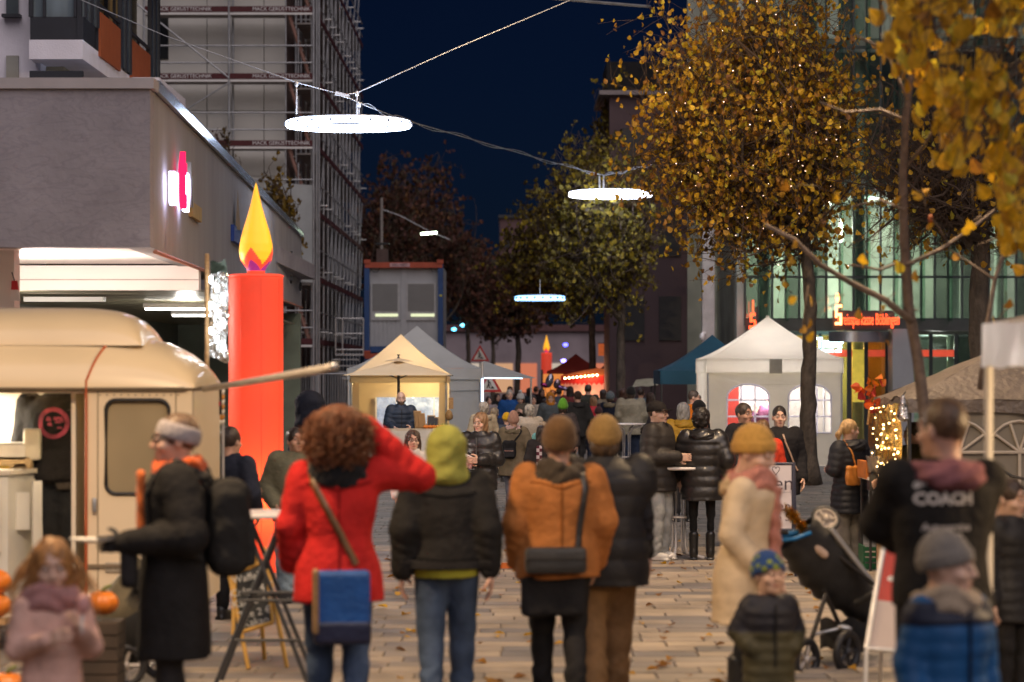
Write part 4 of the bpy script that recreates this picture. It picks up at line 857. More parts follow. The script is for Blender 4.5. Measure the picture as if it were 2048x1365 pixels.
for px, py0, py1 in ((593, 168, 228), (714, 188, 232), (718, 210, 232)):
    rod('hanger', t, at(px, py0, 38.7 - .3 * (px < 600)), at(px, py1, 38.7 - .3 * (px < 600)), .008 if px > 715 else .013, M_alu); ball('clamp', t, at(px, py0, 38.7 - .3 * (px < 600)), (.035, .035, .05), M_alu)
def cable(label, pts, r, name='suspension_cable', twist=False):
    t = MB(); pts = [Vector(p) for p in pts]; dense = []
    for i in range(len(pts) - 1):
        for k in range(10): dense.append(pts[i].lerp(pts[i + 1], k / 10))
    dense.append(pts[-1]); t.tube(dense, r, 5)
    if twist: t.tube([p + Vector((0, .04 * math.cos(i * .8), .045 * math.sin(i * .8))) for i, p in enumerate(dense)], r * .7, 5)
    o = t.build(name, M_steel, None, True); tag(o, label, 'cable', 'cables over the street')
cable('thin steel cable running from the house to the large ring lamp', [at(150, -5, 38), at(330, 72, 38), at(593, 165, 38.4), at(684, 190, 38.6), at(732, 212, 38.7)], .008)
cable('thin steel cable rising from the large ring lamp to the right', [at(684, 191, 38.6), at(714, 186, 38.7), at(900, 102, 39), at(1152, -4, 39.5)], .009)
cable('twisted supply cable sagging between the two ring lamps', [at(722, 208, 38.7), at(800, 238, 41), at(950, 281, 47), at(1100, 324, 53), at(1206, 351, 57.8)], .010, twist=True)
cable('short cable from the second ring lamp into the tree', [at(1206, 352, 57.8), at(1270, 338, 57.5), at(1330, 320, 57)], .010, twist=True)
cable('thick overhead cable at the top edge above the tree', [at(1050, -8, 44), at(1180, 4, 45), at(1300, 14, 46)], .03)
box('cable_tensioner', None, at(684, 190, 38.55), (.22, .05, .06), M_alu, (0, R(15), 0)); tag(bpy.data.objects['cable_tensioner'], 'flat steel tensioner on cable left of ring lamp hanger', 'tensioner')
t, c, r0 = ring_lamp('smaller white lit ring lamp touching the big tree crown', 1221, 389, 58, strength=EM('ring_led_b', (.74, .80, 1.0), 9))
for px in (1199, 1207): rod('hanger', t, at(px, 352, 58), at(px, 380, 58), .022, M_alu)
M_ring3 = EM('ring_blue', (.25, .55, 1.0), 3.0)
t, c, r0 = ring_lamp('blue ring lamp seen through the yellow tree leaves', 1080, 597, 57.2, D=1.2, strength=M_ring3); rod('hanger', t, at(1080, 560, 57.2), at(1080, 594, 57.2), .012, M_alu)
t, c, r0 = ring_lamp('faint violet ring lamp farthest down the street', 990, 606, 135, strength=EM('ring_violet', (.3, .25, 1.0), .9)); rod('hanger', t, at(990, 585, 135), at(990, 605, 135), .02, M_alu)
def street_lamp():
    Y = 96; t = thing('street_lamp', 'slim street lamp pole with greenish lamp hung on its wire', 'street lamp', (gx(763, Y), Y, 0))
    rod('pole', t, (gx(763, Y), Y, 0), (gx(763, Y), Y, gz(396, Y)), .06, PM('pole_grey', (.3, .27, .25), .6)); b = MB(); b.tube([at(766, 420, Y), at(800, 432, Y), at(840, 453, Y), at(858, 463, Y), at(900, 480, Y)], .018, 5); b.build('span_wire', M_steel, t)
    b = MB(); c = at(858, 467, Y); b.box(c, (.62, .2, .06), (0, R(-5), 0)); b.build('lamp_head', EM('led_green', (.80, 1.0, .72), 16), t); b = MB(); b.box(c + Vector((0, 0, .06)), (.66, .26, .05), (0, R(-5), 0)); b.build('lamp_cover', M_dark, t)
    k = thing('switch_cabinet', 'brown chimney block behind the container roof', 'chimney', (gx(765, 90), 90, 0)); box('shaft', k, (gx(765, 90), 90, gz(510, 90) / 2), (.42, .42, gz(488, 90)), PM('chimney_brown', (.12, .08, .07), .9)); box('cap', k, (gx(765, 90), 90, gz(488, 90)), (.5, .5, .06), M_dark)
street_lamp()
for i, (px, py, Y, c) in enumerate([(925, 651, 120, (.15, .7, 1)), (908, 659, 120, (.1, .6, 1)), (1131, 690, 105, (.08, .08, 1)), (1127, 722, 105, (.25, .2, 1)), (1288, 655, 85, (1, .75, .05)), (1294, 659, 85, (1, .75, .05)), (1280, 657, 85, (1, .75, .05)), (1300, 654, 85, (1, .75, .05))]):
    o = ball('shop_light', None, at(px, py, Y), (.11, .05, .08) if i < 4 else (.07, .05, .05), EM('spark_%d' % (i if i < 4 else 4), c, 5)); tag(o, ['cyan shop light far left of the trees', 'small blue shop light below the cyan one', 'blue shop light between the two trees', 'violet shop light above the red tent', 'left amber lamp right of the dark trunk', 'second amber lamp right of the dark trunk', 'leftmost amber lamp right of the dark trunk', 'right amber lamp beside the dark trunk'][i], 'light', 'amber lamps in a row' if i > 3 else None)

# ---------------------------------------------------------------- road work signs
def work_sign(label, px, py, Y, w):
    t = thing('road_work_sign', label, 'sign', (gx(px, Y), Y, 0), 'triangular road work signs')
    c = at(px, py, Y); h = w * .87
    def tri(k, dy): return [(c.x - w / 2 * k, c.y + dy, c.z - h / 3 * k - 0 * k), (c.x + w / 2 * k, c.y + dy, c.z - h / 3 * k), (c.x, c.y + dy, c.z + h * 2 / 3 * k)]
    def slab(k, y0, y1, name, m, p): b = MB(); b.add(tri(k, y0) + tri(k, y1), [(0, 1, 2), (5, 4, 3), (0, 3, 4, 1), (1, 4, 5, 2), (2, 5, 3, 0)]); return b.build(name, m, p)
    pl = slab(1, 0, .012, 'border_plate', PM('sign_red', (.5, .02, .02), .4), t); slab(.68, -.004, 0.003, 'white_field', PM('sign_white', (.7, .68, .62), .4), pl)
    s = w; yq = c.y - .01
    b = MB(); b.tube([c + Vector((-.06 * s, -.01, .20 * s)), c + Vector((-.03 * s, -.01, .05 * s))], .028 * s, 5); b.tube([c + Vector((-.03 * s, -.01, .06 * s)), c + Vector((-.10 * s, -.01, -.13 * s))], .024 * s, 5); b.tube([c + Vector((-.03 * s, -.01, .05 * s)), c + Vector((.0 * s, -.01, -.13 * s))], .024 * s, 5)
    b.tube([c + Vector((-.05 * s, -.01, .15 * s)), c + Vector((.06 * s, -.01, .06 * s))], .018 * s, 5); b.tube([c + Vector((.0, -.01, .13 * s)), c + Vector((.08 * s, -.01, -.06 * s))], .012 * s, 5)
    b.lathe([(.001, -.03 * s), (.03 * s, 0), (.001, .03 * s)], 8, c + Vector((-.055 * s, -.01, .25 * s))); b.build('digging_figure', M_black, pl)
    b = MB(); b.add([c + Vector((.02 * s, -.01, -.15 * s)), c + Vector((.2 * s, -.01, -.15 * s)), c + Vector((.12 * s, -.01, -.05 * s))], [(0, 1, 2)]); b.build('gravel_heap', M_black, pl)
    rod('post', t, (c.x, c.y + .03, 0), (c.x, c.y + .03, c.z + h * .3), .024, M_steel)
work_sign('triangular road work sign above the grey awning', 960, 712, 82, .64)
work_sign('triangular road work sign partly hidden under the grey awning', 979, 770, 58, .60)

# warm fill lamps, added unseen above the frame to light street and tents
for i, (x, Y, z, p) in enumerate([(-2.6, 12.2, 4.7, 170), (3.0, 17.5, 5.4, 150), (2.9, 24.2, 6.3, 190), (.3, 35.5, 8.7, 330)]):
    t = thing('added_fill_lamp', ['added warm fill lamp above the street near the caravan', 'added warm fill lamp above the street near the pushchair', 'added warm fill lamp above the middle of the street', 'added warm fill lamp before the lime tree, aimed at the white gazebo'][i], 'street lamp', (x, Y, z), 'added warm fill lamps above the frame')
    box('lamp_head', t, (x, Y, z), (.5, .22, .05), EM('fill_lamp_head', (1, .62, .28), 10)); box('lamp_cover', t, (x, Y, z + .06), (.56, .28, .06), M_dark); rod('span_wire', t, (x - 4, Y, z + .6), (x, Y, z + .1), .008, M_steel); rod('span_wire', t, (x, Y, z + .1), (x + 4, Y, z + .6), .008, M_steel)
    lamp('lamp_light', (x, Y, z - .06), p, (1, .69, .39), kind='AREA', size=(.5, .22), rot=(0, 0, 0) if i < 3 else Vector((4.6, 14, -6.5)).to_track_quat('-Z', 'Y').to_euler(), parent=t)
# ---------------------------------------------------------------- caravan
def caravan():
    Yf, Yb = 17.0, 18.6; x0, x1 = -5.6, gx(384, Yf); zr = gz(776, Yf)
    t = thing('caravan', 'cream vintage food caravan with lit serving hatch', 'caravan', ((x0 + x1) / 2, 18, 0))
    M_c = PM('caravan_cream', (.80, .63, .39), .32, .05, 1.5, .03, 8, coat=.35); M_cs = PM('caravan_side', (.80, .65, .44), .4, .04, 1.5, .05, 8, coat=.2)
    M_tr = PM('caravan_trim', (.30, .24, .16), .35, .1, 4, .05, 20, metal=.5)
    cx, hx, cyy, hy = (x0 + x1) / 2, (x1 - x0) / 2, (Yf + Yb) / 2, (Yb - Yf) / 2
    def dome(hx, hy, h, z0, cx, cyy, e=3.4):
        def fn(u, v):
            a, bb = 2 * u - 1, 2 * v - 1
            a = math.copysign(1 - (1 - abs(a)) ** 1.8, a); bb = math.copysign(1 - (1 - abs(bb)) ** 1.6, bb)
            return Vector((cx + hx * a, cyy + hy * bb, z0 + h * max(0, 1 - abs(a) ** e) ** .5 * max(0, 1 - abs(bb) ** 2.6) ** .5))
        return fn
    b = MB(); b.grid(dome(hx + .02, hy + .04, .40, zr, cx, cyy, 5), 60, 36); b.build('roof_shell', M_c, t, True)
    px1 = gx(300, 17.6); b = MB(); b.grid(dome((px1 + 5.0) / 2, .62, .28, zr + .30, (px1 - 5.0) / 2, cyy, 7), 40, 24); pt = b.build('pop_top', M_c, t, True)
    b = MB(); b.tube([(x0, Yf - .02, zr), (x1 - .05, Yf - .02, zr), (x1, Yf + .05, zr), (x1 + .01, Yb, zr)], .022, 6); b.build('rain_rail', M_tr, t, True)
    def roof_z(x, y): a, bb = (x - cx) / (hx + .02), (y - cyy) / (hy + .04); return zr + .40 * max(0, 1 - abs(a) ** 5) ** .5 * max(0, 1 - abs(bb) ** 2.6) ** .5
    sp = []
    for k in range(22):
        f = k / 21; y = Yf - .036 + .75 * f ** 1.7; x = gx(174, Yf) + .20 * f; sp.append((x, y, max(roof_z(x, y), zr) + .008))
    b = MB(); b.tube([(gx(173, Yf), Yf - .03, .6)] + sp, .009, 5); b.build('orange_strap', PM('strap_orange', (.45, .09, .02), .6), t)
    # long side with serving opening and window
    wl, wr, wz0, wz1 = gx(212, Yf), gx(338, Yf), gz(988, Yf), gz(800, Yf)
    def rr(a, b_, c, d, r=.07, n=5):
        out = []
        for (qx, qz, s) in ((b_ - r, c + r, -90), (b_ - r, d - r, 0), (a + r, d - r, 90), (a + r, c + r, 180)):
            for k in range(n + 1): w = R(s + 90 * k / n); out.append((qx + r * math.cos(w), qz + r * math.sin(w)))
        return out
    op = [(gx(-420, Yf), gz(1240, Yf)), (gx(172, Yf), gz(1240, Yf)), (gx(172, Yf), gz(787, Yf)), (gx(-420, Yf), gz(787, Yf))]
    b = MB(); b.poly([[(x0, .28), (x1 - .03, .28), (x1, .5), (x1, zr), (x0, zr)], list(reversed(op)), list(reversed(rr(wl, wr, wz0, wz1)))], lambda u, v, k: Vector((u, Yf + k, v)), .04); b.build('side_wall', M_cs, t)
    wn = MB(); wn.poly([rr(wl, wr, wz0, wz1)], lambda u, v, k: Vector((u, Yf + .02 + k, v)), .008); w = wn.build('window', PM('caravan_window', (.34, .27, .16), .12, .2, 1.2, .05, 3), t)
    f = MB(); lp = rr(wl, wr, wz0, wz1); f.tube([(u, Yf - .005, v) for u, v in lp], .014, 6, closed=True); f.build('rubber_seal', M_black, w, True)
    box('end_wall', t, (x1 - .02, (Yf + Yb) / 2 + .04, (zr + .3) / 2), (.04, Yb - Yf - .1, zr - .3), M_cs); box('rear_wall', t, (cx, Yb, (zr + .3) / 2), (x1 - x0, .04, zr - .3), PM('caravan_inner', (.80, .72, .58), .6, .05, 3, .1, 6))
    box('floor', t, (cx, cyy, .30), (x1 - x0 - .1, Yb - Yf - .1, .05), M_wood)
    box('inner_partition', t, (gx(185, Yf + .9), cyy + .05, 1.1), (.03, Yb - Yf - .15, 1.5), PM('caravan_inner', (.80, .72, .58), .6, .05, 3, .1, 6))
    nb = rbox('number_plate', t, (gx(231, Yf), Yf - .008, gz(1135, Yf)), (.14, .012, .07), PM('plate_grey', (.42, .36, .27), .5), .004); text('lettering', nb, 'BB·C 70', (gx(231, Yf), Yf - .016, gz(1135, Yf)), .036, M_dark, ext=.001)
    box('door_edge', t, (gx(173, Yf), Yf - .012, (gz(787, Yf) + .35) / 2), (.018, .02, gz(787, Yf) - .35), PM('strap_orange', (.45, .09, .02), .6))
    for px_ in (196, 352): box('panel_seam', t, (gx(px_, Yf), Yf - .004, (zr + .35) / 2), (.006, .008, zr - .4), M_tr)
    box('lower_trim', t, ((gx(176, Yf) + x1) / 2, Yf - .01, .62), (x1 - gx(176, Yf), .02, .025), M_tr); rbox('door_handle', t, (gx(190, Yf), Yf - .025, 1.05), (.03, .03, .10), M_steel, .008);
    for k_ in range(12): ball('rivet', t, (gx(200, Yf) + k_ * .05, Yf - .004, zr - .05), (.006, .004, .006), M_tr)
    for xx in (-3.9,): b = MB(); b.tube([(xx, Yf + .1, .3), (xx, Yf + .28, .3)], .29, 20); b.build('wheel', M_black, t, True)
    # inside: cupboards, worktop, lamp
    M_k = PM('cupboard_white', (.72, .70, .62), .5, .05, 3, .02, 20); M_wt = PM('worktop', (.62, .56, .46), .4)
    k = thing('caravan_cupboards', 'white kitchen cupboards with worktop inside the caravan', 'cupboard', (gx(20, 17.7), 17.7, .33))
    zt = gz(948, 17.6); xr = gx(92, 17.75)
    quad = [(-5.3, 17.35), (gx(20, 17.35), 17.35), (xr, 17.9), (xr, 18.4), (-5.3, 18.4)]
    b = MB(); b.poly([quad], lambda u, v, kk: Vector((u, v, zt + kk)), .035); b.build('worktop', M_wt, k)
    b = MB(); b.poly([[(a + (-.02), b_ + .02) for a, b_ in quad]], lambda u, v, kk: Vector((u, v, .34 + kk)), zt - .35); b.build('carcass', M_k, k)
    for i, (pa, pb, ya, yb) in enumerate([(-60, 12, 985, 1100), (30, 60, 985, 1060), (64, 84, 962, 1160)]):
        box('cupboard_door', k, (gx((pa + pb) / 2, 17.5), 17.33 if i == 0 else 17.5, gz((ya + yb) / 2, 17.5)), ((pb - pa) * 17.5 / F, .02, (yb - ya) * 17.5 / F), M_k, (0, 0, 0 if i == 0 else R(38)))
    box('backsplash', k, (-4.2, 18.82, gz(900, 18.8)), (2.5, .03, .5), PM('tile_white', (.75, .72, .66), .3))
    for i, (px, py, w, h, c, nm) in enumerate([(20, 905, .3, .13, (.75, .72, .66), 'storage_box'), (68, 890, .12, .22, (.72, .66, .52), 'storage_box'), (30, 925, .28, .1, (.52, .38, .2), 'cutting_board'), (10, 935, .06, .12, (.12, .1, .08), 'sauce_bottle'), (24, 938, .05, .09, (.5, .42, .3), 'sauce_bottle'), (12, 952, .1, .03, (.6, .4, .03), 'cheese_tray'), (45, 944, .12, .05, (.55, .5, .42), 'towel')]):
        o = thing(nm, ['white storage box on the caravan worktop', 'tall cream storage box beside the vendor', 'wooden board leaning at the worktop back', 'dark sauce bottle on the caravan worktop', 'pale sauce bottle on the caravan worktop', 'yellow tray at worktop front edge', 'crumpled towel on the caravan worktop'][i], nm.replace('_', ' '), at(px, py, 17.75))
        p = at(px, py, 17.75); p.z = zt + .035 + h / 2 if i > 1 else p.z
        if 'bottle' in nm: b = MB(); b.lathe([(w / 2, -h / 2), (w / 2, h * .2), (w * .2, h * .4), (w * .2, h * .55)], 10, p); b.build('bottle_body', PM('prop_%d' % i, c, .4), o, True); ball('cap', o, p + Vector((0, 0, h * .57)), w * .25, M_dark)
        else: rbox('body', o, p, (w, .2, h), PM('prop_%d' % i, c, .6, .1, 6, .2, 14), min(.015, h * .3)); box('lid', o, p + Vector((0, -.0, h / 2 + .004)), (w * .96, .19, .006), PM('prop_lid_%d' % i, tuple(x * .85 for x in c), .6))
    l = thing('caravan_ceiling_light', 'bright ceiling light inside the caravan', 'lamp', (-4.8, 18, zr)); box('diffuser', l, (-4.75, 18.1, zr + .02), (1.1, .3, .04), EM('caravan_lamp', (1, .9, .72), 14)); box('housing', l, (-4.75, 18.1, zr + .055), (1.16, .36, .03), M_white)
    lamp('ceiling_light', (-4.75, 18.05, zr - .03), 110, (1, .88, .70), kind='AREA', size=(1.1, .4), parent=l)
    # raised hatch pole
    p = thing('awning_pole', 'long pale pole propped out from the caravan roof edge', 'pole', at(540, 755, 15)); b = MB(); b.tube([at(408, 779, 16.9), at(540, 757, 15), at(650, 738, 13.7), at(668, 733, 13.5)], [.020, .024, .026, .02], 8); b.build('tube', PM('pole_cream', (.55, .50, .44), .5), p, True); ball('end_cap', p, at(668, 733, 13.5), .027, M_steel)
    # wooden post with lit foil strip and cups
    q = thing('foil_banner', 'wooden post with glittering white lit foil strip beside the candle', 'banner', (gx(414, 19), 19, 0)); rod('post', q, (gx(414, 19), 19, 0), (gx(414, 19), 19, gz(508, 19)), .018, M_wood)
    m = PM('glitter_foil', (.75, .78, .8), .12, .3, 25, 1.0, 22, metal=.8, emit=(.85, .95, 1), es=.0, bd=.06); quadgrid('foil', q, at(419, 722, 19), at(456, 720, 19), at(455, 545, 19), at(419, 548, 19), m, 14, 40, wrinkle(.10, 26))
    quadgrid('foil', q, at(419, 560, 19), at(455, 556, 19), at(450, 516, 19.1), at(421, 524, 19.1), PM('foil_dark', (.12, .18, .15), .2, .3, 20, .5, 20, metal=.6), 6, 6, wrinkle(.05, 20))
    for k2 in range(9): box('led', q, at(422 + (k2 % 3) * 12, 560 + k2 * 17, 18.92), (.022, .02, .05), EM('led_white', (.9, .97, 1), 9))
    h = thing('price_board', 'small dark price board hanging on caravan end', 'sign', at(432, 770, 18.6)); box('board', h, at(428, 798, 18.6), (.12, .02, .24), M_black); box('pink_strip', h, at(428, 808, 18.57), (.1, .01, .03), PM('strip_pink', (.5, .06, .1), .5))
    cpt = thing('cup_rack', 'stack of orange cups on rack beside the candle', 'cups', at(440, 840, 18.8))
    rod('rack_pole', cpt, at(446, 1000, 18.8), at(446, 770, 18.8), .012, M_alu)
    for i in range(7): b = MB(); b.lathe([(.035, 0), (.045, .035), (.04, .037)], 12, at(439, 850 - i * 10, 18.8)); b.build('cup', PM('cup_orange' if i % 2 else 'cup_white', (.6, .25, .04) if i % 2 else (.75, .7, .6), .5), cpt, True)
caravan()
# flag hanging at the canopy post
fg = thing('flag', 'small red and white flag hanging under the canopy', 'flag', at(30, 585, 24)); quadgrid('red_field', fg, at(22, 580, 24), at(37, 580, 24), at(35, 562, 24), at(23, 562, 24), PM('flag_red', (.5, .02, .03), .7), 4, 4); quadgrid('white_field', fg, at(20, 602, 24), at(41, 602, 24), at(37, 580.2, 24), at(22, 580.2, 24), M_white, 4, 4, wrinkle(.02, 9)); rod('string', fg, at(29, 562, 24), at(24, 545, 24), .006, M_dark)
bl = thing('hanging_bulb', 'bare bright bulb hanging at left under the canopy', 'lamp', at(28, 618, 24.3)); ball('bulb', bl, at(28, 615, 24.3), (.03, .03, .055), EM('bulb_warm', (1, .72, .3), 30)); rod('wire', bl, at(28, 603, 24.3), at(28, 540, 24.3), .004, M_black)
lamp('bulb_light', at(34, 618, 24.9), 230, (1, .84, .72), .05, parent=bl)

# ---------------------------------------------------------------- standing tables
def bistro(label, px, pytop, Y, D, mats, style=0):
    X = gx(px, Y); z = gz(pytop, Y); t = thing('standing_table', label, 'table', (X, Y, 0), 'standing tables')
    b = MB(); b.lathe([(D / 2 - .012, -.03), (D / 2, -.02), (D / 2, -.004), (D / 2 - .01, 0), (.001, .001)], 36, (X, Y, z)); b.build('table_top', mats[0], t, True)
    if style == 0:
        for k in range(4):
            a = math.pi / 4 + k * math.pi / 2 + .25; c, s = math.cos(a), math.sin(a); b = MB()
            b.tube([(X + .30 * c, Y + .30 * s, z - .035), (X + .12 * c, Y + .12 * s, z - .09), (X + .07 * c, Y + .07 * s, z - .2), (X + .07 * c, Y + .07 * s, .14), (X + .1 * c, Y + .1 * s, .06), (X + .3 * c, Y + .3 * s, .02)], .017, 8); b.build('leg', mats[1], t, True)
        b = MB(); b.tube([(X + .075 * math.cos(a), Y + .075 * math.sin(a), z * .45) for a in np.linspace(0, 6.283, 16, endpoint=False)], .01, 6, closed=True); b.build('binding_ring', mats[1], t, True)
    else:
        for k in range(2):
            for s in (-1, 1): rod('leg', t, (X + s * .3, Y + (k - .5) * .4, .0), (X - s * .12, Y + (k - .5) * .3, z - .03), .014, mats[1])
            rod('cross_bar', t, (X - .15, Y + (k - .5) * .36, z * .5), (X + .2, Y + (k - .5) * .36, z * .5), .011, mats[1])
        for zz in (.3, .6): rod('stretcher', t, (X - .2 + .1 * zz, Y - .2, zz), (X + .26 - .1 * zz, Y - .2, zz), .011, mats[1])
    return t
M_tab = PM('table_white', (.72, .68, .66), .4, .04, 3, .02, 20); M_tabl = PM('table_leg_white', (.66, .63, .62), .4)
bistro('white standing table between the black cap and the shiny jacket', 1358, 933, 25.6, .68, (M_tab, M_tabl))
bistro('pale standing table behind, in front of the large grey jacket', 1253, 847, 42, .66, (M_tabl, M_tabl))
bistro('left standing table with white top behind the red coat', 530, 1024, 15.4, .60, (M_tab, M_dark), 1)
bw = thing('paper_bowl', 'white paper bowl on the white standing table', 'bowl', (gx(1333, 25.5), 25.5, gz(932, 25.6))); b = MB(); p = Vector((gx(1333, 25.45), 25.45, gz(932, 25.6))); b.lathe([(.045, 0), (.075, .05), (.07, .05), (.042, .01)], 18, p); b.build('wall', M_white, bw, True); b = MB(); b.lathe([(.066, .042), (.001, .045)], 14, p); b.build('food', PM('food_brown', (.3, .18, .08), .8), bw)
nk = MB(); nk.add([at(1352, 930, 25.4), at(1368, 930, 25.5), at(1362, 905, 25.5), at(1350, 916, 25.4), at(1372, 918, 25.6)], [(0, 1, 2), (0, 2, 3), (1, 4, 2)]); tag(nk.build('napkin', PM('napkin_orange', (.6, .16, .03), .8, transl=.3)), 'crumpled orange napkin on the white standing table', 'napkin')

# ---------------------------------------------------------------- boards and stands
def a_board(name, label, corners, thick, mats, Y, cat, legs):
    t = thing(name, label, cat, at(*legs[0][1])); 
    b = MB(); P = [Vector(c) for c in corners]; n = Vector((0, thick, 0)); b.add(P + [p + n for p in P], [(0, 1, 2, 3), (7, 6, 5, 4), (0, 4, 5, 1), (1, 5, 6, 2), (2, 6, 7, 3), (3, 7, 4, 0)]); pn = b.build('board', mats[0], t)
    for k in range(4): rod('frame_bar', t, P[k], P[(k + 1) % 4], .014, mats[1])
    for a, c in legs: rod('leg', t, at(*a), at(*c), .015, mats[1])
    return t, pn
M_yw = PM('yellow_wood', (.55, .31, .06), .6, .15, 8, .1, 40)
Yc = 16.2
t, pn = a_board('chalk_board', 'chalk board easel with yellow wooden frame beside the red coat', [at(466, 1270, Yc), at(546, 1245, Yc), at(532, 1120, Yc + .15), at(470, 1150, Yc + .15)], .012, (PM('chalk_black', (.028, .03, .03), .8, .3, 6, .1, 30), M_yw), Yc, 'easel', [((458, 1145, Yc + .16), (497, 1338, Yc - .1)), ((528, 1095, Yc + .16), (574, 1335, Yc - .12)), ((512, 1100, Yc + .3), (530, 1330, Yc + .5))])
for i, (tx, px, py) in enumerate([('Waffeln', 496, 1155), ('Crêpe 4 €', 505, 1180), ('Kaffee 3 €', 508, 1202), ('Tee 2 €', 510, 1226), ('Kakao', 512, 1244)]): text('chalk_writing', pn, tx, at(px, py, Yc - .01 + .1 * (1 - (py - 1120) / 150)), .07, PM('chalk', (.55, .55, .52), .9), (R(83), R(-12), 0), ext=.001)
Yw = 23.4
t, pn = a_board('white_board', 'handwritten white sign board reading open behind the cream coat', [at(1486, 1060, Yw), at(1586, 1060, Yw), at(1586, 928, Yw + .1), at(1486, 928, Yw + .1)], .01, (PM('paper_white', (.70, .64, .66), .7, .03, 4, .05, 10), PM('frame_navy', (.03, .035, .07), .5)), Yw, 'sign board', [((1588, 925, Yw + .1), (1592, 1160, Yw)), ((1487, 925, Yw + .1), (1484, 1160, Yw)), ((1540, 930, Yw + .15), (1545, 1140, Yw + .6))])
M_ink = PM('marker_ink', (.05, .035, .05), .7, 0, 1, 0)
text('handwriting', pn, 'Open', at(1540, 968, Yw - .0), .20, M_ink, (R(87), 0, 0), ext=.001); text('handwriting', pn, '♡', at(1552, 944, Yw), .12, M_ink, (R(87), 0, 0), ext=.001)
text('handwriting', pn, 'Suelen', at(1546, 1013, Yw - .03), .13, M_ink, (R(87), 0, 0), ext=.001); text('handwriting', pn, 'Suppe Spa', at(1556, 1036, Yw - .05), .10, M_ink, (R(87), 0, 0), ext=.001)
for py in (985, 1022): box('rule_line', pn, at(1540, py, Yw - .01), (.40, .004, .005), PM('rule_grey', (.4, .36, .38), .7))
w2 = thing('white_poster_stand', 'small white folded poster stand behind the quilted coat', 'sign board', (gx(1700, 26.4), 26.4, 0)); b = MB(); b.add([at(1683, 1090, 26.4), at(1708, 1096, 26.4), at(1706, 1020, 26.5), at(1690, 1015, 26.5)], [(0, 1, 2, 3)]); b.build('sheet', M_tab, w2); rod('leg', w2, at(1683, 1090, 26.4), at(1682, 1125, 26.4), .01, M_alu); rod('leg', w2, at(1708, 1096, 26.4), at(1709, 1128, 26.4), .01, M_alu)
Yr = 13.6
t = thing('pavement_stand', 'red and white pavement stand with aluminium frame', 'sign board', (gx(1780, Yr), Yr, 0))
P = [at(1733, 1297, Yr), at(1845, 1307, Yr + .05), at(1872, 1085, Yr + .3), at(1772, 1068, Yr + .25)]
def lerp2(u, v): return P[0].lerp(P[1], u).lerp(P[3].lerp(P[2], u), v)
b = MB(); b.grid(lambda u, v: lerp2(u, .42 + .58 * v), 4, 4); b.build('red_field', PM('stand_red', (.55, .05, .035), .5, .05, 4, .03, 20), t)
b = MB(); b.grid(lambda u, v: lerp2(u, .42 * v), 4, 4); b.build('white_field', PM('stand_white', (.62, .52, .48), .5, .05, 4, .03, 20), t)
for (u, v) in ((.25, .88), (.25, .62), (.6, .8)): 
    p = lerp2(u, v) + Vector((0, -.006, 0)); b = MB(); b.lathe([(.001, 0), (.028, .001)], 10, (0, 0, 0)); b.build('white_mark', M_white, t, m=Matrix.LocRotScale(p, Euler((R(75), 0, 0)), Vector((1, .6, 1))))
rod('frame_bar', t, P[0], P[3], .016, M_alu); rod('frame_bar', t, P[0], P[1], .014, M_alu); rod('frame_bar', t, P[1], P[2], .014, M_alu); rod('leg', t, P[0], (gx(1722, Yr), Yr - .1, 0), .014, M_alu); rod('leg', t, P[1], (gx(1840, Yr), Yr - .1, 0), .014, M_alu); rod('leg', t, P[3], (gx(1790, Yr), Yr + .6, 0), .012, M_alu)

# ---------------------------------------------------------------- pumpkins
def pumpkin(label, p, r, sq=.75):
    t = thing('pumpkin', label, 'pumpkin', p, 'carved autumn pumpkins'); n = 40; vs, fs = [], []; p = Vector(p)
    for j in range(11):
        th = math.pi * j / 10
        for k in range(n):
            a = 2 * math.pi * k / n; rr = r * math.sin(th) * (1 - .09 * abs(math.cos(a * 5)) ** 4) + .002; vs.append((p.x + rr * math.cos(a), p.y + rr * math.sin(a), p.z + r * sq * (1 - math.cos(th)) - .12 * r * math.exp(-(math.sin(th) / .3) ** 2) * (1 if j > 5 else -1)))
    for j in range(10):
        for k in range(n): fs.append((j * n + k, j * n + (k + 1) % n, (j + 1) * n + (k + 1) % n, (j + 1) * n + k))
    b = MB(); b.add(vs, fs); b.build('flesh', PM('pumpkin_skin', (.62, .17, .015), .42, .15, 8, .15, 30), t, True)
    b = MB(); b.tube([p + Vector((0, 0, 2 * r * sq - .2 * r)), p + Vector((.02, 0, 2 * r * sq + .1 * r)), p + Vector((.06 * 1, 0, 2 * r * sq + .28 * r))], [.1 * r + .008, .07 * r + .006, .05 * r + .006], 7); b.build('stalk', PM('stalk_green', (.12, .14, .04), .7), t, True)
pumpkin('large orange pumpkin between the pram and the pink coat', (gx(203, 14.8), 14.8, gz(1232, 14.8)), .105)
cr = thing('wooden_crate_stack', 'dark wooden crate under the pumpkin behind the pink coat', 'crate', (gx(203, 14.8), 14.8, 0))
for k in range(6): box('plank', cr, (gx(203, 14.8), 14.75, .04 + k * .079), (.26, .3, .07), PM('dark_plank', (.05, .035, .025), .8, .3, 6, .3, 20))
pumpkin('orange pumpkin in the bottom left corner', (gx(12, 13.9), 13.9, 0.10), .11)
pumpkin('orange pumpkin at foot of red and white stand', (gx(1752, 13.1), 13.1, .0), .13)
pumpkin('second orange pumpkin behind the stand, by the blue quilted jacket', (gx(1790, 13.3), 13.3, .05), .12)
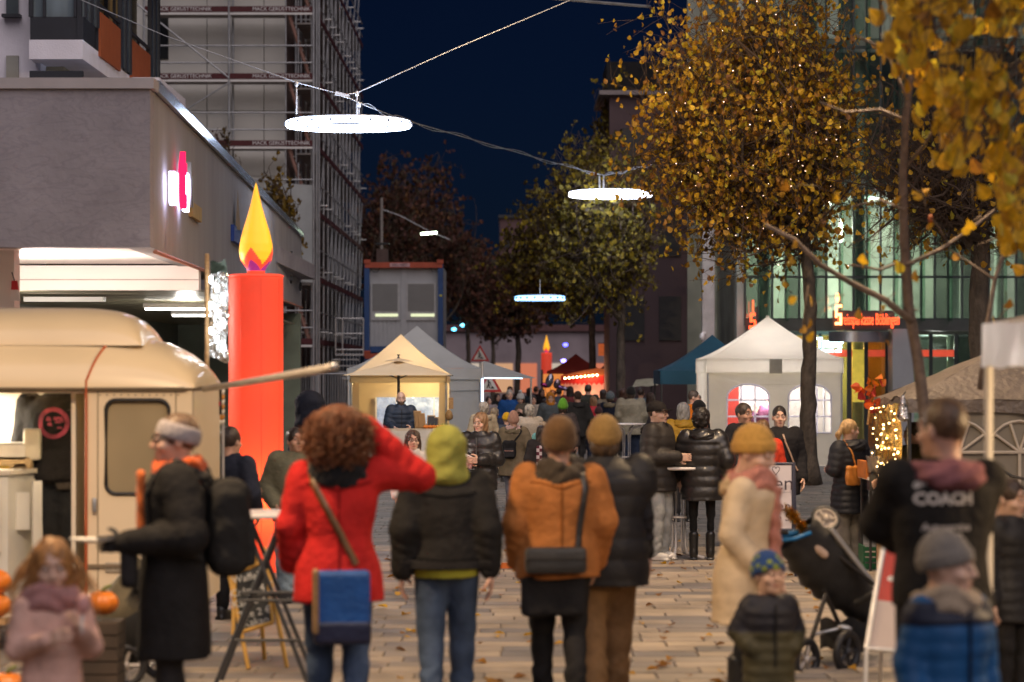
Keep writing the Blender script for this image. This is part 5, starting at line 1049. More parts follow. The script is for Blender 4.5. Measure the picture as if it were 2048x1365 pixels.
st = thing('straw_bale', 'low straw bale under the corner pumpkin', 'bale', (gx(10, 13.9), 13.9, 0)); rbox('straw', st, (gx(10, 13.9), 14.0, .05), (.5, .35, .1), PM('straw', (.45, .3, .1), .9, .3, 30, .8, 60), .02); box('twine', st, (gx(10, 13.9), 14.0, .05), (.02, .36, .106), M_wood)
pk = thing('market_decoration', 'orange pumpkin stack and lanterns at the left edge', 'decoration', (gx(-6, 15.5), 15.5, 0)); box('shelf', pk, (gx(-12, 15.5), 15.5, .40), (.2, .3, .04), M_wood); box('post', pk, (gx(-12, 15.5), 15.5, .2), (.06, .06, .4), M_wood)
for i in range(2): ball('pumpkin', pk, (gx(-8, 15.4), 15.4, .50 + i * .15), (.1, .1, .08), PM('pumpkin_skin', (.62, .17, .015), .42, .15, 8, .15, 30))

# ---------------------------------------------------------------- pushchair
def wheel(parent, c, r, w, ax, spokes=5, hub=PM('hub_silver', (.5, .46, .42), .4, .05, 4, 0, metal=.5)):
    c = Vector(c); ax = Vector(ax).normalized(); q = ax.to_track_quat('Z', 'Y').to_matrix()
    ring = lambda rad, n=28: [c + q @ Vector((rad * math.cos(2 * math.pi * k / n), rad * math.sin(2 * math.pi * k / n), 0)) for k in range(n)]
    b = MB(); b.tube(ring(r - w / 2), w / 2, 8, closed=True); tw = b.build('wheel', M_black, parent, True)
    b = MB(); b.tube(ring(r * .72), .012, 6, closed=True); b.build('rim', hub, tw, True)
    for k in range(spokes): a = 2 * math.pi * k / spokes; rod('spoke', tw, c, c + q @ Vector((r * .74 * math.cos(a), r * .74 * math.sin(a), 0)), .012, hub)
    b = MB(); b.tube([c - ax * w * .5, c + ax * w * .5], .03, 10); b.build('hub', hub, tw, True)
def pushchair():
    t = thing('pushchair', 'black folding pushchair with blue grip and tinsel beside the patterned hat', 'pushchair', (gx(1660, 16.6), 16.6, 0))
    M_fab = PM('pram_fabric', (.022, .021, .02), .75, .3, 9, .5, 26, bd=.01); M_fr = PM('pram_frame', (.05, .045, .04), .35, .1, 5, 0, metal=.5)
    wheel(t, at(1612, 1320, 16.2), .15, .055, (.75, -.66, 0)); wheel(t, at(1694, 1304, 16.25), .15, .055, (.75, -.66, 0), hub=M_dark)
    wheel(t, at(1700, 1290, 17.3), .14, .05, (.75, -.66, 0), hub=M_dark)
    wheel(t, at(1651, 1038, 16.6), .105, .03, (.1, -.78, .62), 3, PM('wheel_disc', (.42, .36, .3), .5))
    b = MB(); c = at(1651, 1038, 16.61); q = Vector((.1, -.78, .62)).to_track_quat('Z', 'Y'); b.lathe([(.072, -.004), (.072, .004)], 20); b.build('wheel_disc', PM('wheel_disc', (.42, .36, .3), .5), t, m=Matrix.LocRotScale(c, q, Vector((1, 1, 1))))
    # slanted seat with hood: a loft of rounded sections from top left to lower right
    A, B = at(1592, 1068, 16.5), at(1748, 1235, 16.9); ax = (B - A); nrm = Vector((-ax.z, 0, ax.x)).normalized()
    b = MB(); n = 14
    def fn(u, v):
        p = A.lerp(B, v); wd = .22 * (.6 + .4 * math.sin(math.pi * min(1, .25 + v * .8))); dp = .13 + .075 * math.sin(math.pi * (v * 1.1 + .1)) + .012 * math.sin(v * 40)
        a = 2 * math.pi * u; sx = math.copysign(abs(math.cos(a)) ** .7, math.cos(a)); sy = math.copysign(abs(math.sin(a)) ** .7, math.sin(a))
        return p + Vector((0, wd, 0)) * sx - nrm * dp * sy
    b.grid(fn, 28, 26); seat = b.build('seat_body', M_fab, t, True)
    # liner seen in the seat, fleece pad
    b = MB(); b.grid(lambda u, v: A.lerp(B, .12 + .55 * v) + nrm * (.135 + .03 * math.sin(math.pi * u) + .01 * math.sin(v * 21)) + Vector((0, .15 * (2 * u - 1), 0)), 8, 14); b.build('seat_liner', PM('pram_liner', (.05, .045, .04), .9, .2, 8, .3, 30), seat, True)
    v_, f_ = rbox_verts((.22, .2, .06), .028, 3); b = MB(); b.add(v_, f_); b.build('fleece_pad', PM('fleece', (.55, .40, .30), .95, .15, 20, .6, 70), seat, True, Matrix.LocRotScale(at(1622, 1098, 16.45) + nrm * .03, Euler((0, R(42), 0)), Vector((1, 1, 1))))
    for dy in (-.2, .2):
        rod('seat_rail', t, at(1588, 1062, 16.6 + dy) + nrm * .06, at(1752, 1180, 16.7 + dy) + nrm * .02, .015, M_fr)
        rod('leg_strut', t, at(1652, 1188, 16.55 + dy), at(1612, 1312, 16.4 + dy * .6), .016, M_fr); rod('leg_strut', t, at(1648, 1180, 16.6 + dy), at(1700, 1300, 16.8 + dy), .016, M_fr)
        rod('handle_arm', t, at(1592, 1072, 16.6 + dy), at(1560, 1064, 16.55 + dy), .014, M_fr)
    rod('top_bar', t, at(1662, 1058, 16.4), at(1758, 1182, 16.55), .018, M_alu); rod('bumper_bar', t, at(1758, 1182, 16.4), at(1712, 1208, 16.5), .024, M_fab)
    b = MB(); b.tube([at(1545, 1076, 16.4), at(1570, 1070, 16.38), at(1610, 1062, 16.38), at(1625, 1052, 16.45)], [.016, .019, .019, .016], 10); b.build('blue_grip', PM('grip_blue', (.01, .16, .40), .5, .1, 20, .2, 60), t, True); b = MB(); b.tube([at(1555, 1082, 16.3), at(1590, 1078, 16.28), at(1622, 1066, 16.3)], .014, 8); b.build('blue_grip', PM('grip_blue', (.01, .16, .40), .5, .1, 20, .2, 60), t, True)
    # basket
    b = MB(); b.grid(lambda u, v: at(1640 + 110 * u, 1240 + 60 * v, 16.75 - .26 * math.sin(math.pi * u) * (1 - .3 * v)) + Vector((0, 0, .02 * math.sin(u * 14))), 16, 8); b.build('basket', M_fab, t, True)
    b = MB(); b.grid(lambda u, v: at(1645 + 95 * u, 1262 + 20 * math.sin(u * 3.1), 16.35 + .5 * v), 12, 4); b.build('basket_cover', M_fab, t, True)
    rod('folding_link', t, at(1625, 1270, 16.4), at(1690, 1255, 16.4), .012, M_alu); ball('link_joint', t, at(1690, 1256, 16.38), (.05, .03, .022), M_alu, (0, R(12), 0))
    ts = thing('gold_tinsel', 'gold tinsel garland tied to pushchair handle', 'tinsel', at(1595, 1040, 16.3)); rg = random.Random(4); mb = MB()
    for i in range(420):
        f = rg.random(); p = at(1572 + 38 * f, 1010 + 45 * f + 6, 16.35); d = Vector((rg.gauss(0, 1), rg.gauss(0, 1), rg.gauss(0, 1))).normalized() * .045; w = d.cross(Vector((.3, .2, .9))).normalized() * .004; mb.add([p - w, p + w, p + d + w, p + d - w], [(0, 1, 2, 3)])
    mb.build('strands', PM('tinsel_gold', (.75, .45, .03), .15, .1, 9, 0, metal=.9), ts)
    rod('core', ts, at(1572, 1014, 16.35), at(1612, 1062, 16.35), .008, M_wood)
pushchair()
# covered pram at the left, only its olive cover shows
pr = thing('covered_pram', 'olive and black covered pram between pink coat and black parka', 'pram', (gx(262, 15.3), 15.3, 0))
b = MB()
def prf(u, v):
    a = 2 * math.pi * u; p = at(300 - 75 * v, 1120 + 190 * v, 15.4); r = .05 + .13 * math.sin(math.pi * (v * .85 + .12)); return p + Vector((r * math.cos(a) * 1.1, r * 1.3 * math.sin(a), .03 * math.sin(5 * a + v * 6)))
b.grid(prf, 24, 18); b.build('cover', PM('pram_olive', (.12, .10, .06), .8, .3, 5, .4, 16), pr, True)
b = MB(); b.grid(lambda u, v: prf(u, .45 + .55 * v) * 1.0 + Vector((.06, -.03, -.06)), 24, 10); b.build('foot_sack', PM('pram_black', (.016, .016, .016), .8, .3, 5, .4, 16), pr, True)
wheel(pr, (gx(255, 15.3), 15.2, .14), .14, .05, (.3, -.95, 0)); wheel(pr, (gx(320, 15.5), 15.6, .14), .14, .05, (.3, -.95, 0)); rod('push_bar', pr, at(300, 1110, 15.5), at(335, 1075, 15.6), .014, M_dark); rod('chassis_bar', pr, (gx(255, 15.3), 15.25, .14), at(300, 1180, 15.5), .014, M_dark)
# bicycle handlebar glimpsed at the right
bk = thing('bicycle', 'dark bicycle leaning by the tent wall, handlebar visible', 'bicycle', (gx(2010, 21), 21, 0)); Yk = 21.5
wheel(bk, (gx(1990, Yk), Yk, .34), .34, .04, (.2, -1, 0), 10); wheel(bk, (gx(2210, Yk), Yk, .34), .34, .04, (.1, -1, 0), 10)
b = MB(); b.tube([at(1985, 935, Yk), at(2005, 940, Yk), at(2022, 952, Yk), at(2046, 958, Yk - .2)], .014, 7); b.build('handlebar', M_black, bk, True); b = MB(); b.tube([at(2008, 945, Yk), (gx(1990, Yk), Yk, .34)], .018, 6); b.tube([at(2010, 962, Yk), (gx(2080, Yk), Yk, .35), (gx(2210, Yk), Yk, .34)], .018, 6); b.tube([at(2012, 962, Yk), (gx(2120, Yk), Yk, .82), (gx(2080, Yk), Yk, .35)], .018, 6); b.build('frame', M_dark, bk, True)
ld = thing('litter', 'orange paper litter lying on the paving', 'litter', at(1014, 1138, 24)); b = MB(); p0 = Vector((gx(1014, 24.2), 24.2, .01)); b.add([p0 + Vector(q) for q in ((-.07, 0, 0), (.06, .02, 0), (.07, .03, .05), (-.05, .01, .06), (0, .1, .04))], [(0, 1, 2, 3), (1, 4, 2), (3, 2, 4)]); b.build('paper', PM('napkin_orange', (.6, .16, .03), .8, transl=.3), ld); box('wrapper', ld, p0 + Vector((.02, .05, .012)), (.06, .04, .02), PM('napkin_orange', (.6, .16, .03), .8))
# ---------------------------------------------------------------- trees
M_bark = PM('bark', (.075, .058, .042), .9, .45, 9, .9, 22, stretch=(1, 1, .45), bd=.04); M_twig = PM('twig', (.07, .045, .03), .85, .2, 9, .2, 40)
def curve_pts(a, b, rg, bend=.12, n=5, sag=0.0):
    a, b = Vector(a), Vector(b); L = (b - a).length; o1 = Vector((rg.gauss(0, 1), rg.gauss(0, 1), rg.gauss(0, 1))) * L * bend; out = []
    for i in range(n + 1):
        t = i / n; p = a.lerp(b, t) + o1 * math.sin(math.pi * t) + Vector((0, 0, sag * L * t * (1 - t))); out.append(p)
    return out
def tree(name, label, trunk, r0, centre, rad, nl, seed, mats, leaf=.1, nleaf=4, twk=(9, 9, 9), shell=.6, singles=0, group=None, lmb=.04, lights=0, side=2, tw_r=.008, wrap=None, gapf=0.0, leafbias=None):
    rg = random.Random(seed); t = thing(name, label, 'tree', trunk[0], group)
    c, rad = Vector(centre), Vector(rad)
    tb = MB(); n = len(trunk); dense = []; rr = []
    for i in range(n - 1):
        for k in range(5):
            f = (i + k / 5) / (n - 1); dense.append(Vector(trunk[i]).lerp(Vector(trunk[i + 1]), k / 5) + Vector((rg.gauss(0, 1), rg.gauss(0, 1), 0)) * r0 * .07); rr.append(r0 * (1 - .35 * f) * (1 + rg.gauss(0, .05)) + (r0 * .5 * max(0, 1 - f * 12)))
    dense.append(Vector(trunk[-1])); rr.append(r0 * .6); tb.tube(dense, rr, 12)
    fork = dense[int(len(dense) * .86)]
    def inside(lo, hi):
        while True:
            d = Vector((rg.gauss(0, 1), rg.gauss(0, 1), rg.gauss(0, 1))).normalized(); k = rg.uniform(lo, hi); p = Vector((c.x + rad.x * d.x * k, c.y + rad.y * d.y * k, c.z + rad.z * d.z * k))
            if p.z > fork.z - rad.z * .25: return p
    tw = MB(); tips = []
    A, B, D = twk
    for i in range(A):
        e = inside(.35, .62); e.z = max(e.z, fork.z + .3); L1 = curve_pts(dense[rg.randrange(int(len(dense) * .78), len(dense))], e, rg, .10, 7, .15); tb.tube(L1, [r0 * .42 * (1 - .7 * k / 7) for k in range(8)], 7)
        for j in range(B):
            s = L1[rg.randrange(3, 8)]; e2 = s + (inside(.6, 1.0) - s) * rg.uniform(.55, .9); L2 = curve_pts(s, e2, rg, .12, 5, .1); tw.tube(L2, [lmb * .5 * (1 - .7 * k / 5) for k in range(6)], 5, cap=False)
            for k in range(D):
                s3 = L2[rg.randrange(1, 6)]; tgt = inside(shell, 1.04); d3 = tgt - s3; ln = min(d3.length, rad.x * .5); e3 = s3 + d3.normalized() * ln * rg.uniform(.5, 1); L3 = curve_pts(s3, e3, rg, .12, 3, .05); tw.tube(L3, [tw_r, tw_r * .8, tw_r * .6, tw_r * .35], 3, cap=False); tips.append(L3)
                for q in range(side):
                    s4 = L3[rg.randrange(1, 4)]; e4 = s4 + (d3.normalized() + Vector((rg.gauss(0, .7), rg.gauss(0, .7), rg.gauss(0, .7)))).normalized() * ln * rg.uniform(.2, .5); L4 = [s4, s4.lerp(e4, .5) + Vector((0, 0, .02)), e4]; tw.tube(L4, [tw_r * .6, tw_r * .45, tw_r * .3], 3, cap=False); tips.append(L4)
    tr = tb.build('trunk', M_bark, t, True); tag(tw.build('branches', M_twig, t), kind='stuff')
    fo = MB(); cand = []
    for L in tips:
        for q in range(nleaf):
            if rg.random() < gapf: continue
            p = L[-1].lerp(L[-2], rg.random() * .9) + Vector((rg.gauss(0, .03), rg.gauss(0, .03), rg.gauss(0, .03)))
            if leafbias and rg.random() > leafbias(p): continue
            cand.append((p, rg.uniform(.5, 1.2) * leaf, Euler((rg.uniform(1.0, 2.6), rg.gauss(0, .6), rg.uniform(0, 6.28))), rg.choices(range(len(mats)), [m[1] for m in mats])[0]))
    cand.sort(key=lambda q: q[0].y); ms = [m[0] for m in mats]
    if singles:
        lib = []
        for m in ms:
            v, f = leaf_shape(1.0); me = bpy.data.meshes.new('leaf'); me.from_pydata(v, [], f); me.materials.append(m); lib.append(me)
        fr = [q for q in cand if -20 < CX + F * q[0].x / q[0].y < 2070 and -20 < HY - F * (q[0].z - H) / q[0].y < 1365][:singles]; frs = set(id(q) for q in fr)
        for q in fr: reg(bpy.data.objects.new('leaf', lib[q[3]]), Matrix.LocRotScale(q[0], q[2], Vector((q[1],) * 3)), t)
    else: frs = set()
    for q in cand:
        if id(q) in frs: continue
        v, f = leaf_shape(q[1], rg.uniform(-.25, .55)); m = q[2].to_matrix(); fo.add([m @ x + q[0] for x in v], f, q[3])
    if fo.v: tag(fo.build('crown', ms, t), kind='stuff')
    if lights:
        lb = MB()
        for i in range(lights):
            L = rg.choice(tips); p = L[0].lerp(L[-1], rg.random())
            while abs(p.x - c.x - .35) > rad.x * .62 or p.z > c.z + rad.z * .75: L = rg.choice(tips); p = L[0].lerp(L[-1], rg.random())
            r = rg.choice([.007, .009, .011])
            lb.add([p + Vector(d) * r for d in ((1, 0, 0), (-1, 0, 0), (0, 1, 0), (0, -1, 0), (0, 0, 1), (0, 0, -1))], [(0, 2, 4), (2, 1, 4), (1, 3, 4), (3, 0, 4), (2, 0, 5), (1, 2, 5), (3, 1, 5), (0, 3, 5)])
        tag(lb.build('fairy_lights', EM('tree_fairy', (1.0, .62, .42), 5), t), kind='stuff')
    return t, tips
LM = leafm
Yt = 42
X = gx(1618, Yt)
tree('lime_tree', 'big lime tree with yellow leaves and fairy lights beside white gazebo', [(X + .02, Yt, 0), (X - .02, Yt, 1.2), (X, Yt, 2.2), (X + .02, Yt, 3.3), (X - .1, Yt, 4.6)], .15, (gx(1500, Yt), Yt, gz(240, Yt)), (3.15, 2.5, 3.9), 0, 21, [(LM[0], 5), (LM[1], 3), (LM[2], 4), (LM[3], 2), (LM[4], 3), (LM[5], 2)], .100, 2, (16, 14, 10), .5, 300, lights=300, tw_r=.007, side=3)
Yt = 60
OL = [PM('leaf_olive_%d' % i, c, .6, .2, 20, .1, 50, transl=.3) for i, c in enumerate([(.34, .25, .015), (.22, .18, .02), (.12, .09, .02), (.07, .05, .02)])]
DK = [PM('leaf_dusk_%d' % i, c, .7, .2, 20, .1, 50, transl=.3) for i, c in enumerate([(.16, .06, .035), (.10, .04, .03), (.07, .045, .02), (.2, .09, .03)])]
X = gx(1240, Yt); tree('street_tree', 'yellow street tree with dark forked trunk behind the crowd', [(X, Yt, 0), (X, Yt, 1.5), (X + .03, Yt, 2.6), (X + .05, Yt, 4)], .13, (gx(1195, Yt), Yt, gz(470, Yt)), (2.25, 2.0, 3.5), 0, 31, [(OL[0], 3), (OL[1], 4), (OL[2], 3), (OL[3], 2)], .115, 4, (12, 11, 8), .45, 0, tw_r=.008)
Yt = 74; X = gx(1186, Yt); tree('street_tree', 'darker street tree standing left of the forked trunk', [(X, Yt, 0), (X, Yt, 1.5), (X - .03, Yt, 3), (X - .1, Yt, 5)], .13, (gx(1095, Yt), Yt, gz(540, Yt)), (2.1, 2.0, 3.6), 0, 32, [(OL[1], 3), (OL[2], 4), (OL[0], 2), (OL[3], 2)], .13, 4, (10, 10, 8), .6, 0, tw_r=.01)
Yt = 67; X = gx(1275, Yt); tree('street_tree', 'tall dark gold street tree between the ring lamp and the pink house', [(X, Yt, 0), (X, Yt, 1.5), (X - .03, Yt, 3), (X - .2, Yt, 5.5)], .14, (gx(1240, Yt), Yt, gz(415, Yt)), (2.0, 1.8, 4.8), 0, 33, [(OL[0], 2), (OL[1], 4), (OL[2], 4), (OL[3], 2)], .13, 4, (10, 10, 8), .5, 0, tw_r=.009)
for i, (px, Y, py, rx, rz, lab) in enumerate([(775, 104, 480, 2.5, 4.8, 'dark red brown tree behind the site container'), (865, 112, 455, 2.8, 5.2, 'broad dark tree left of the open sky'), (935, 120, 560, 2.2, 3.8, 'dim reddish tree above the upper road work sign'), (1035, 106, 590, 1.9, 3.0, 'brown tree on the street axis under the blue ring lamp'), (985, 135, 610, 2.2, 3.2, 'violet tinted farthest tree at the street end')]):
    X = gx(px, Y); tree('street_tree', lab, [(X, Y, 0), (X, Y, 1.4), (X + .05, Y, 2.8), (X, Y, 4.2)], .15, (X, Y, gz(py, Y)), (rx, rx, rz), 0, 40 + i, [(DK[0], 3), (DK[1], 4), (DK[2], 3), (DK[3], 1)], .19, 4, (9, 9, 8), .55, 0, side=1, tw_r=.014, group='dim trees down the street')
Yt = 64; X = gx(560, Yt)
YO = [PM('leaf_ochre_%d' % i, c, .6, .2, 20, .1, 50, transl=.3) for i, c in enumerate([(.22, .13, .015), (.13, .085, .015), (.28, .19, .02), (.09, .05, .03)])]
tree('birch_tree', 'slim ochre leaved tree in front of the scaffolding', [(X, Yt, 0), (X + .05, Yt, 2), (X, Yt, 4), (X - .1, Yt, 6)], .09, (gx(555, Yt), Yt, gz(540, Yt)), (1.05, 1.0, 3.3), 0, 51, [(YO[0], 4), (YO[1], 3), (YO[2], 2)], .11, 3, (8, 8, 7), .5, 0, side=1)
X = gx(440, 62); tree('young_tree', 'thin bare young tree with few brown leaves above the canopy edge', [(X, 62, 0), (X, 62, 3), (X, 62, 6)], .05, (X, 62, gz(330, 62)), (.75, .7, 1.9), 0, 52, [(YO[3], 4), (YO[1], 2)], .1, 1, (6, 5, 5), .5, 0, side=1, tw_r=.006)
# tree with dark forked trunk at the right, twigs mostly bare
Yt = 33; X = gx(1958, Yt)
tree('lime_tree', 'dark trunked lime tree with mostly bare twigs at right', [(X - .03, Yt, 0), (X, Yt, 1.6), (X, Yt, 3.0), (X + .02, Yt, 4.3)], .17, (gx(1885, Yt), Yt, gz(385, Yt)), (2.0, 1.6, 2.3), 0, 61, [(LM[0], 3), (LM[2], 2), (LM[3], 1)], .10, 1, (12, 12, 10), .4, 0, gapf=.82, tw_r=.005, side=3)
# young tree close by: leaning stem, bare limbs lit by the stalls, big out-of-focus leaves
def near_tree():
    t = thing('young_lime_tree', 'slender near lime tree with large golden leaves at top right', 'tree', (gx(1860, 16.6), 16.6, 0)); Y = 16.6
    stem = [(gx(1880, Y), Y, 0), at(1868, 1000, Y), at(1852, 850, Y), at(1836, 720, Y), at(1818, 620, Y), at(1808, 480, Y), at(1806, 350, Y), at(1812, 230, Y), at(1830, 100, Y), at(1880, -60, Y)]
    b = MB(); dn = []; 
    for i in range(len(stem) - 1):
        for k in range(4): dn.append(Vector(stem[i]).lerp(Vector(stem[i + 1]), k / 4))
    b.tube(dn, [.05 - .032 * i / len(dn) for i in range(len(dn))], 9)
    M_b2 = PM('bark_smooth', (.17, .13, .11), .8, .35, 14, .5, 40)
    for pts, r in [([(1826, 645), (1770, 600), (1700, 565), (1640, 530), (1590, 480), (1530, 450)], .026), ([(1812, 520), (1760, 540), (1700, 530)], .012), ([(1815, 530), (1880, 500), (1940, 460), (1990, 420)], .016), ([(1810, 240), (1760, 220), (1690, 225), (1640, 205)], .013), ([(1808, 420), (1760, 400), (1700, 415)], .011), ([(1900, 495), (1880, 460), (1862, 435)], .009), ([(1806, 340), (1850, 290), (1900, 200)], .015), ([(1815, 200), (1780, 120), (1750, 90), (1710, 70)], .013), ([(1840, 90), (1900, 30), (1960, -20)], .012), ([(1960, 780), (1975, 650), (1990, 560), (2020, 470), (2060, 380)], .02), ([(1990, 560), (1930, 520), (1900, 500)], .009)]:
        b.tube([at(x, y, Y + .25 * math.sin(i * 1.3 + x)) for i, (x, y) in enumerate(pts)], [r * (1 - .6 * i / len(pts)) for i in range(len(pts))], 7)
    b.build('trunk', M_b2, t, True)
    rg = random.Random(77); tw = MB(); cand = []
    def density(px, py):      # where the leaves hang
        e = np.interp(py, [-80, 0, 100, 160, 220, 300, 350, 400, 470, 560], [1770, 1755, 1745, 1790, 1845, 1855, 1880, 1975, 1990, 2040]); d = (px - e) / 70 + .15
        return max(0, min(1, d)) * (1 if noise.noise(Vector((px * .013, py * .013, 3))) > -.12 else .12)
    n = 0
    while n < 950:
        px, py = rg.uniform(1720, 2120), rg.uniform(-70, 560)
        if rg.random() > density(px, py): continue
        n += 1; Yq = rg.uniform(13.2, 16.2); cand.append((at(px, py, Yq), rg.uniform(.075, .135), Euler((rg.uniform(1.1, 2.4), rg.gauss(0, .5), rg.uniform(0, 6.28))), rg.choices(range(5), [5, 4, 3, 2, 1])[0]))
    for k in range(60):
        a = at(rg.uniform(1560, 2040), rg.uniform(380, 700), rg.uniform(15, 17)); cand.append((a, rg.uniform(.06, .09), Euler((rg.uniform(1.1, 2.4), rg.gauss(0, .5), rg.uniform(0, 6.28))), rg.choices(range(5), [5, 4, 3, 2, 1])[0])) if rg.random() < .5 else None
    for q in cand:
        if rg.random() < .8:
            e = q[0] + Vector((rg.uniform(-.05, .3), rg.uniform(-.1, .3), rg.uniform(.05, .4))); tw.tube([q[0], q[0].lerp(e, .5) + Vector((0, 0, .03)), e], [.003, .004, .006], 3, cap=False)
    tag(tw.build('branches', M_twig, t), kind='stuff')
    lib = []
    for m in LM[:5]:
        v, f = leaf_shape(1.0); me = bpy.data.meshes.new('leaf'); me.from_pydata(v, [], f); me.materials.append(m); lib.append(me)
    cand.sort(key=lambda q: q[0].y); fo = MB()
    for i, q in enumerate(cand):
        if i < 300: reg(bpy.data.objects.new('leaf', lib[q[3]]), Matrix.LocRotScale(q[0], q[2], Vector((q[1],) * 3)), t)
        else: v, f = leaf_shape(q[1]); m = q[2].to_matrix(); fo.add([m @ x + q[0] for x in v], f, q[3])
    tag(fo.build('crown', LM[:5], t), kind='stuff')
    ball('bud', t, at(1861, 438, 16.6), (.018, .018, .03), PM('bud_orange', (.5, .13, .03), .6))
near_tree()
# ---------------------------------------------------------------- implicit surfaces for people and clothes
def V(*a): return np.array(a, dtype=np.float32)
def smin(a, b, k): h = np.clip(.5 + .5 * (b - a) / k, 0, 1); return b + (a - b) * h - k * h * (1 - h)
def smax(a, b, k): return -smin(-a, -b, k)
def rc(p, a, b, ra, rb):
    a, b = V(*a), V(*b); ba = b - a; pa = p - a; t = np.clip((pa @ ba) / float(ba @ ba), 0, 1); d = pa - t[:, None] * ba
    return np.sqrt((d * d).sum(1)) - (ra + (rb - ra) * t), t
def ell(p, c, r):
    q = p - V(*c); r = V(*r); k0 = np.sqrt(((q / r) ** 2).sum(1)); k1 = np.sqrt(((q / (r * r)) ** 2).sum(1)) + 1e-9; return k0 * (k0 - 1) / k1
def rbx(p, c, half, r, rz=0.0):
    q = p - V(*c)
    if rz: cs, sn = math.cos(-rz), math.sin(-rz); q = np.stack([q[:, 0] * cs - q[:, 1] * sn, q[:, 0] * sn + q[:, 1] * cs, q[:, 2]], 1)
    d = np.abs(q) - (V(*half) - r); return np.sqrt((np.maximum(d, 0) ** 2).sum(1)) + np.minimum(d.max(1), 0) - r
def loft(p, prof, ex=2.25):
    z = p[:, 2]; pr = np.array(prof, dtype=np.float32); zz = pr[:, 0]; wx = np.interp(z, zz, pr[:, 1]); wy = np.interp(z, zz, pr[:, 2]); ox = np.interp(z, zz, pr[:, 3]); oy = np.interp(z, zz, pr[:, 4])
    r = ((np.abs(p[:, 0] - ox) / wx) ** ex + (np.abs(p[:, 1] - oy) / wy) ** ex) ** (1 / ex); d = (r - 1) * np.minimum(wx, wy) * .92
    return np.maximum(d, np.maximum(zz[0] - z, z - zz[-1]))
def wob(p, rs, amp, fr=14.0, n=4):
    o = np.zeros(len(p), np.float32)
    for i in range(n):
        k = rs.normal(0, 1, 3); k /= np.linalg.norm(k); f = fr * (.6 + .9 * i / n); k[2] *= 1.3; o += (1.3 - 2 * np.abs(np.sin(.5 * (p @ (k * f).astype(np.float32)) + rs.uniform(0, 6.28)))) * (1 / (1 + .4 * i))
    return o * amp / 2
def nets(fn, lo, hi, h):
    """surface nets: returns vertices and quads of fn = 0"""
    lo, hi = np.array(lo, float), np.array(hi, float); n = np.maximum(4, np.ceil((hi - lo) / h).astype(int) + 1)
    ax = [lo[i] + h * np.arange(n[i]) for i in range(3)]
    G = np.stack(np.meshgrid(*ax, indexing='ij'), -1).reshape(-1, 3).astype(np.float32); v = fn(G).reshape(n); s = v < 0
    c = np.zeros(n - 1, np.int8)
    for i in (0, 1):
        for j in (0, 1):
            for k in (0, 1): c += s[i:n[0] - 1 + i, j:n[1] - 1 + j, k:n[2] - 1 + k]
    I = np.argwhere((c > 0) & (c < 8))
    if len(I) == 0: return np.zeros((0, 3)), np.zeros((0, 4), int)
    idx = -np.ones(n - 1, int); idx[I[:, 0], I[:, 1], I[:, 2]] = np.arange(len(I))
    acc = np.zeros((len(I), 3)); cnt = np.zeros(len(I)); off = [(i, j, k) for i in (0, 1) for j in (0, 1) for k in (0, 1)]
    for a in off:
        for d in range(3):
            if a[d]: continue
            b = list(a); b[d] = 1; va = v[I[:, 0] + a[0], I[:, 1] + a[1], I[:, 2] + a[2]]; vb = v[I[:, 0] + b[0], I[:, 1] + b[1], I[:, 2] + b[2]]; m = (va < 0) != (vb < 0); t = np.where(m, va / (va - vb + 1e-12), 0)
            pos = np.tile(np.array(a, float), (len(I), 1)); pos[:, d] += t; acc[m] += pos[m]; cnt[m] += 1
    P = (I + acc / cnt[:, None]) * h + lo; Q = []
    for d in range(3):
        e = [0, 0, 0]; e[d] = 1; sl0 = tuple(slice(0, n[i] - (1 if i == d else 0)) for i in range(3)); sl1 = tuple(slice(e[i], n[i]) for i in range(3)); a, b = s[sl0], s[sl1]
        E = np.argwhere(a != b); u, w = (d + 1) % 3, (d + 2) % 3; ok = (E[:, u] > 0) & (E[:, w] > 0) & (E[:, u] < n[u] - 1) & (E[:, w] < n[w] - 1); E = E[ok]
        if len(E) == 0: continue
        fl = a[E[:, 0], E[:, 1], E[:, 2]]; q = []
        for du, dw in ((1, 1), (0, 1), (0, 0), (1, 0)): K = E.copy(); K[:, u] -= du; K[:, w] -= dw; q.append(idx[K[:, 0], K[:, 1], K[:, 2]])
        q = np.stack(q, 1); q[~fl] = q[~fl][:, ::-1]; Q.append(q)
    return P, np.concatenate(Q)
def np_obj(name, parts, mats, parent, m=None):
    """parts: list of (verts, quads, material index)"""
    vs = np.concatenate([p[0] for p in parts]); k = 0; fs = []; mi = []
    for v, q, i in parts: fs.append(q + k); mi += [i] * len(q); k += len(v)
    fs = np.concatenate(fs); me = bpy.data.meshes.new(name); me.vertices.add(len(vs)); me.vertices.foreach_set('co', vs.astype(np.float32).ravel()); me.loops.add(fs.size); me.loops.foreach_set('vertex_index', fs.astype(np.int32).ravel())
    me.polygons.add(len(fs)); me.polygons.foreach_set('loop_start', np.arange(0, fs.size, 4, dtype=np.int32)); me.polygons.foreach_set('use_smooth', np.ones(len(fs), bool))
    for x in mats: me.materials.append(x)
    if any(mi): me.polygons.foreach_set('material_index', np.array(mi, np.int32))
    me.update(calc_edges=True); me.validate()
    return reg(bpy.data.objects.new(name, me), m, parent)

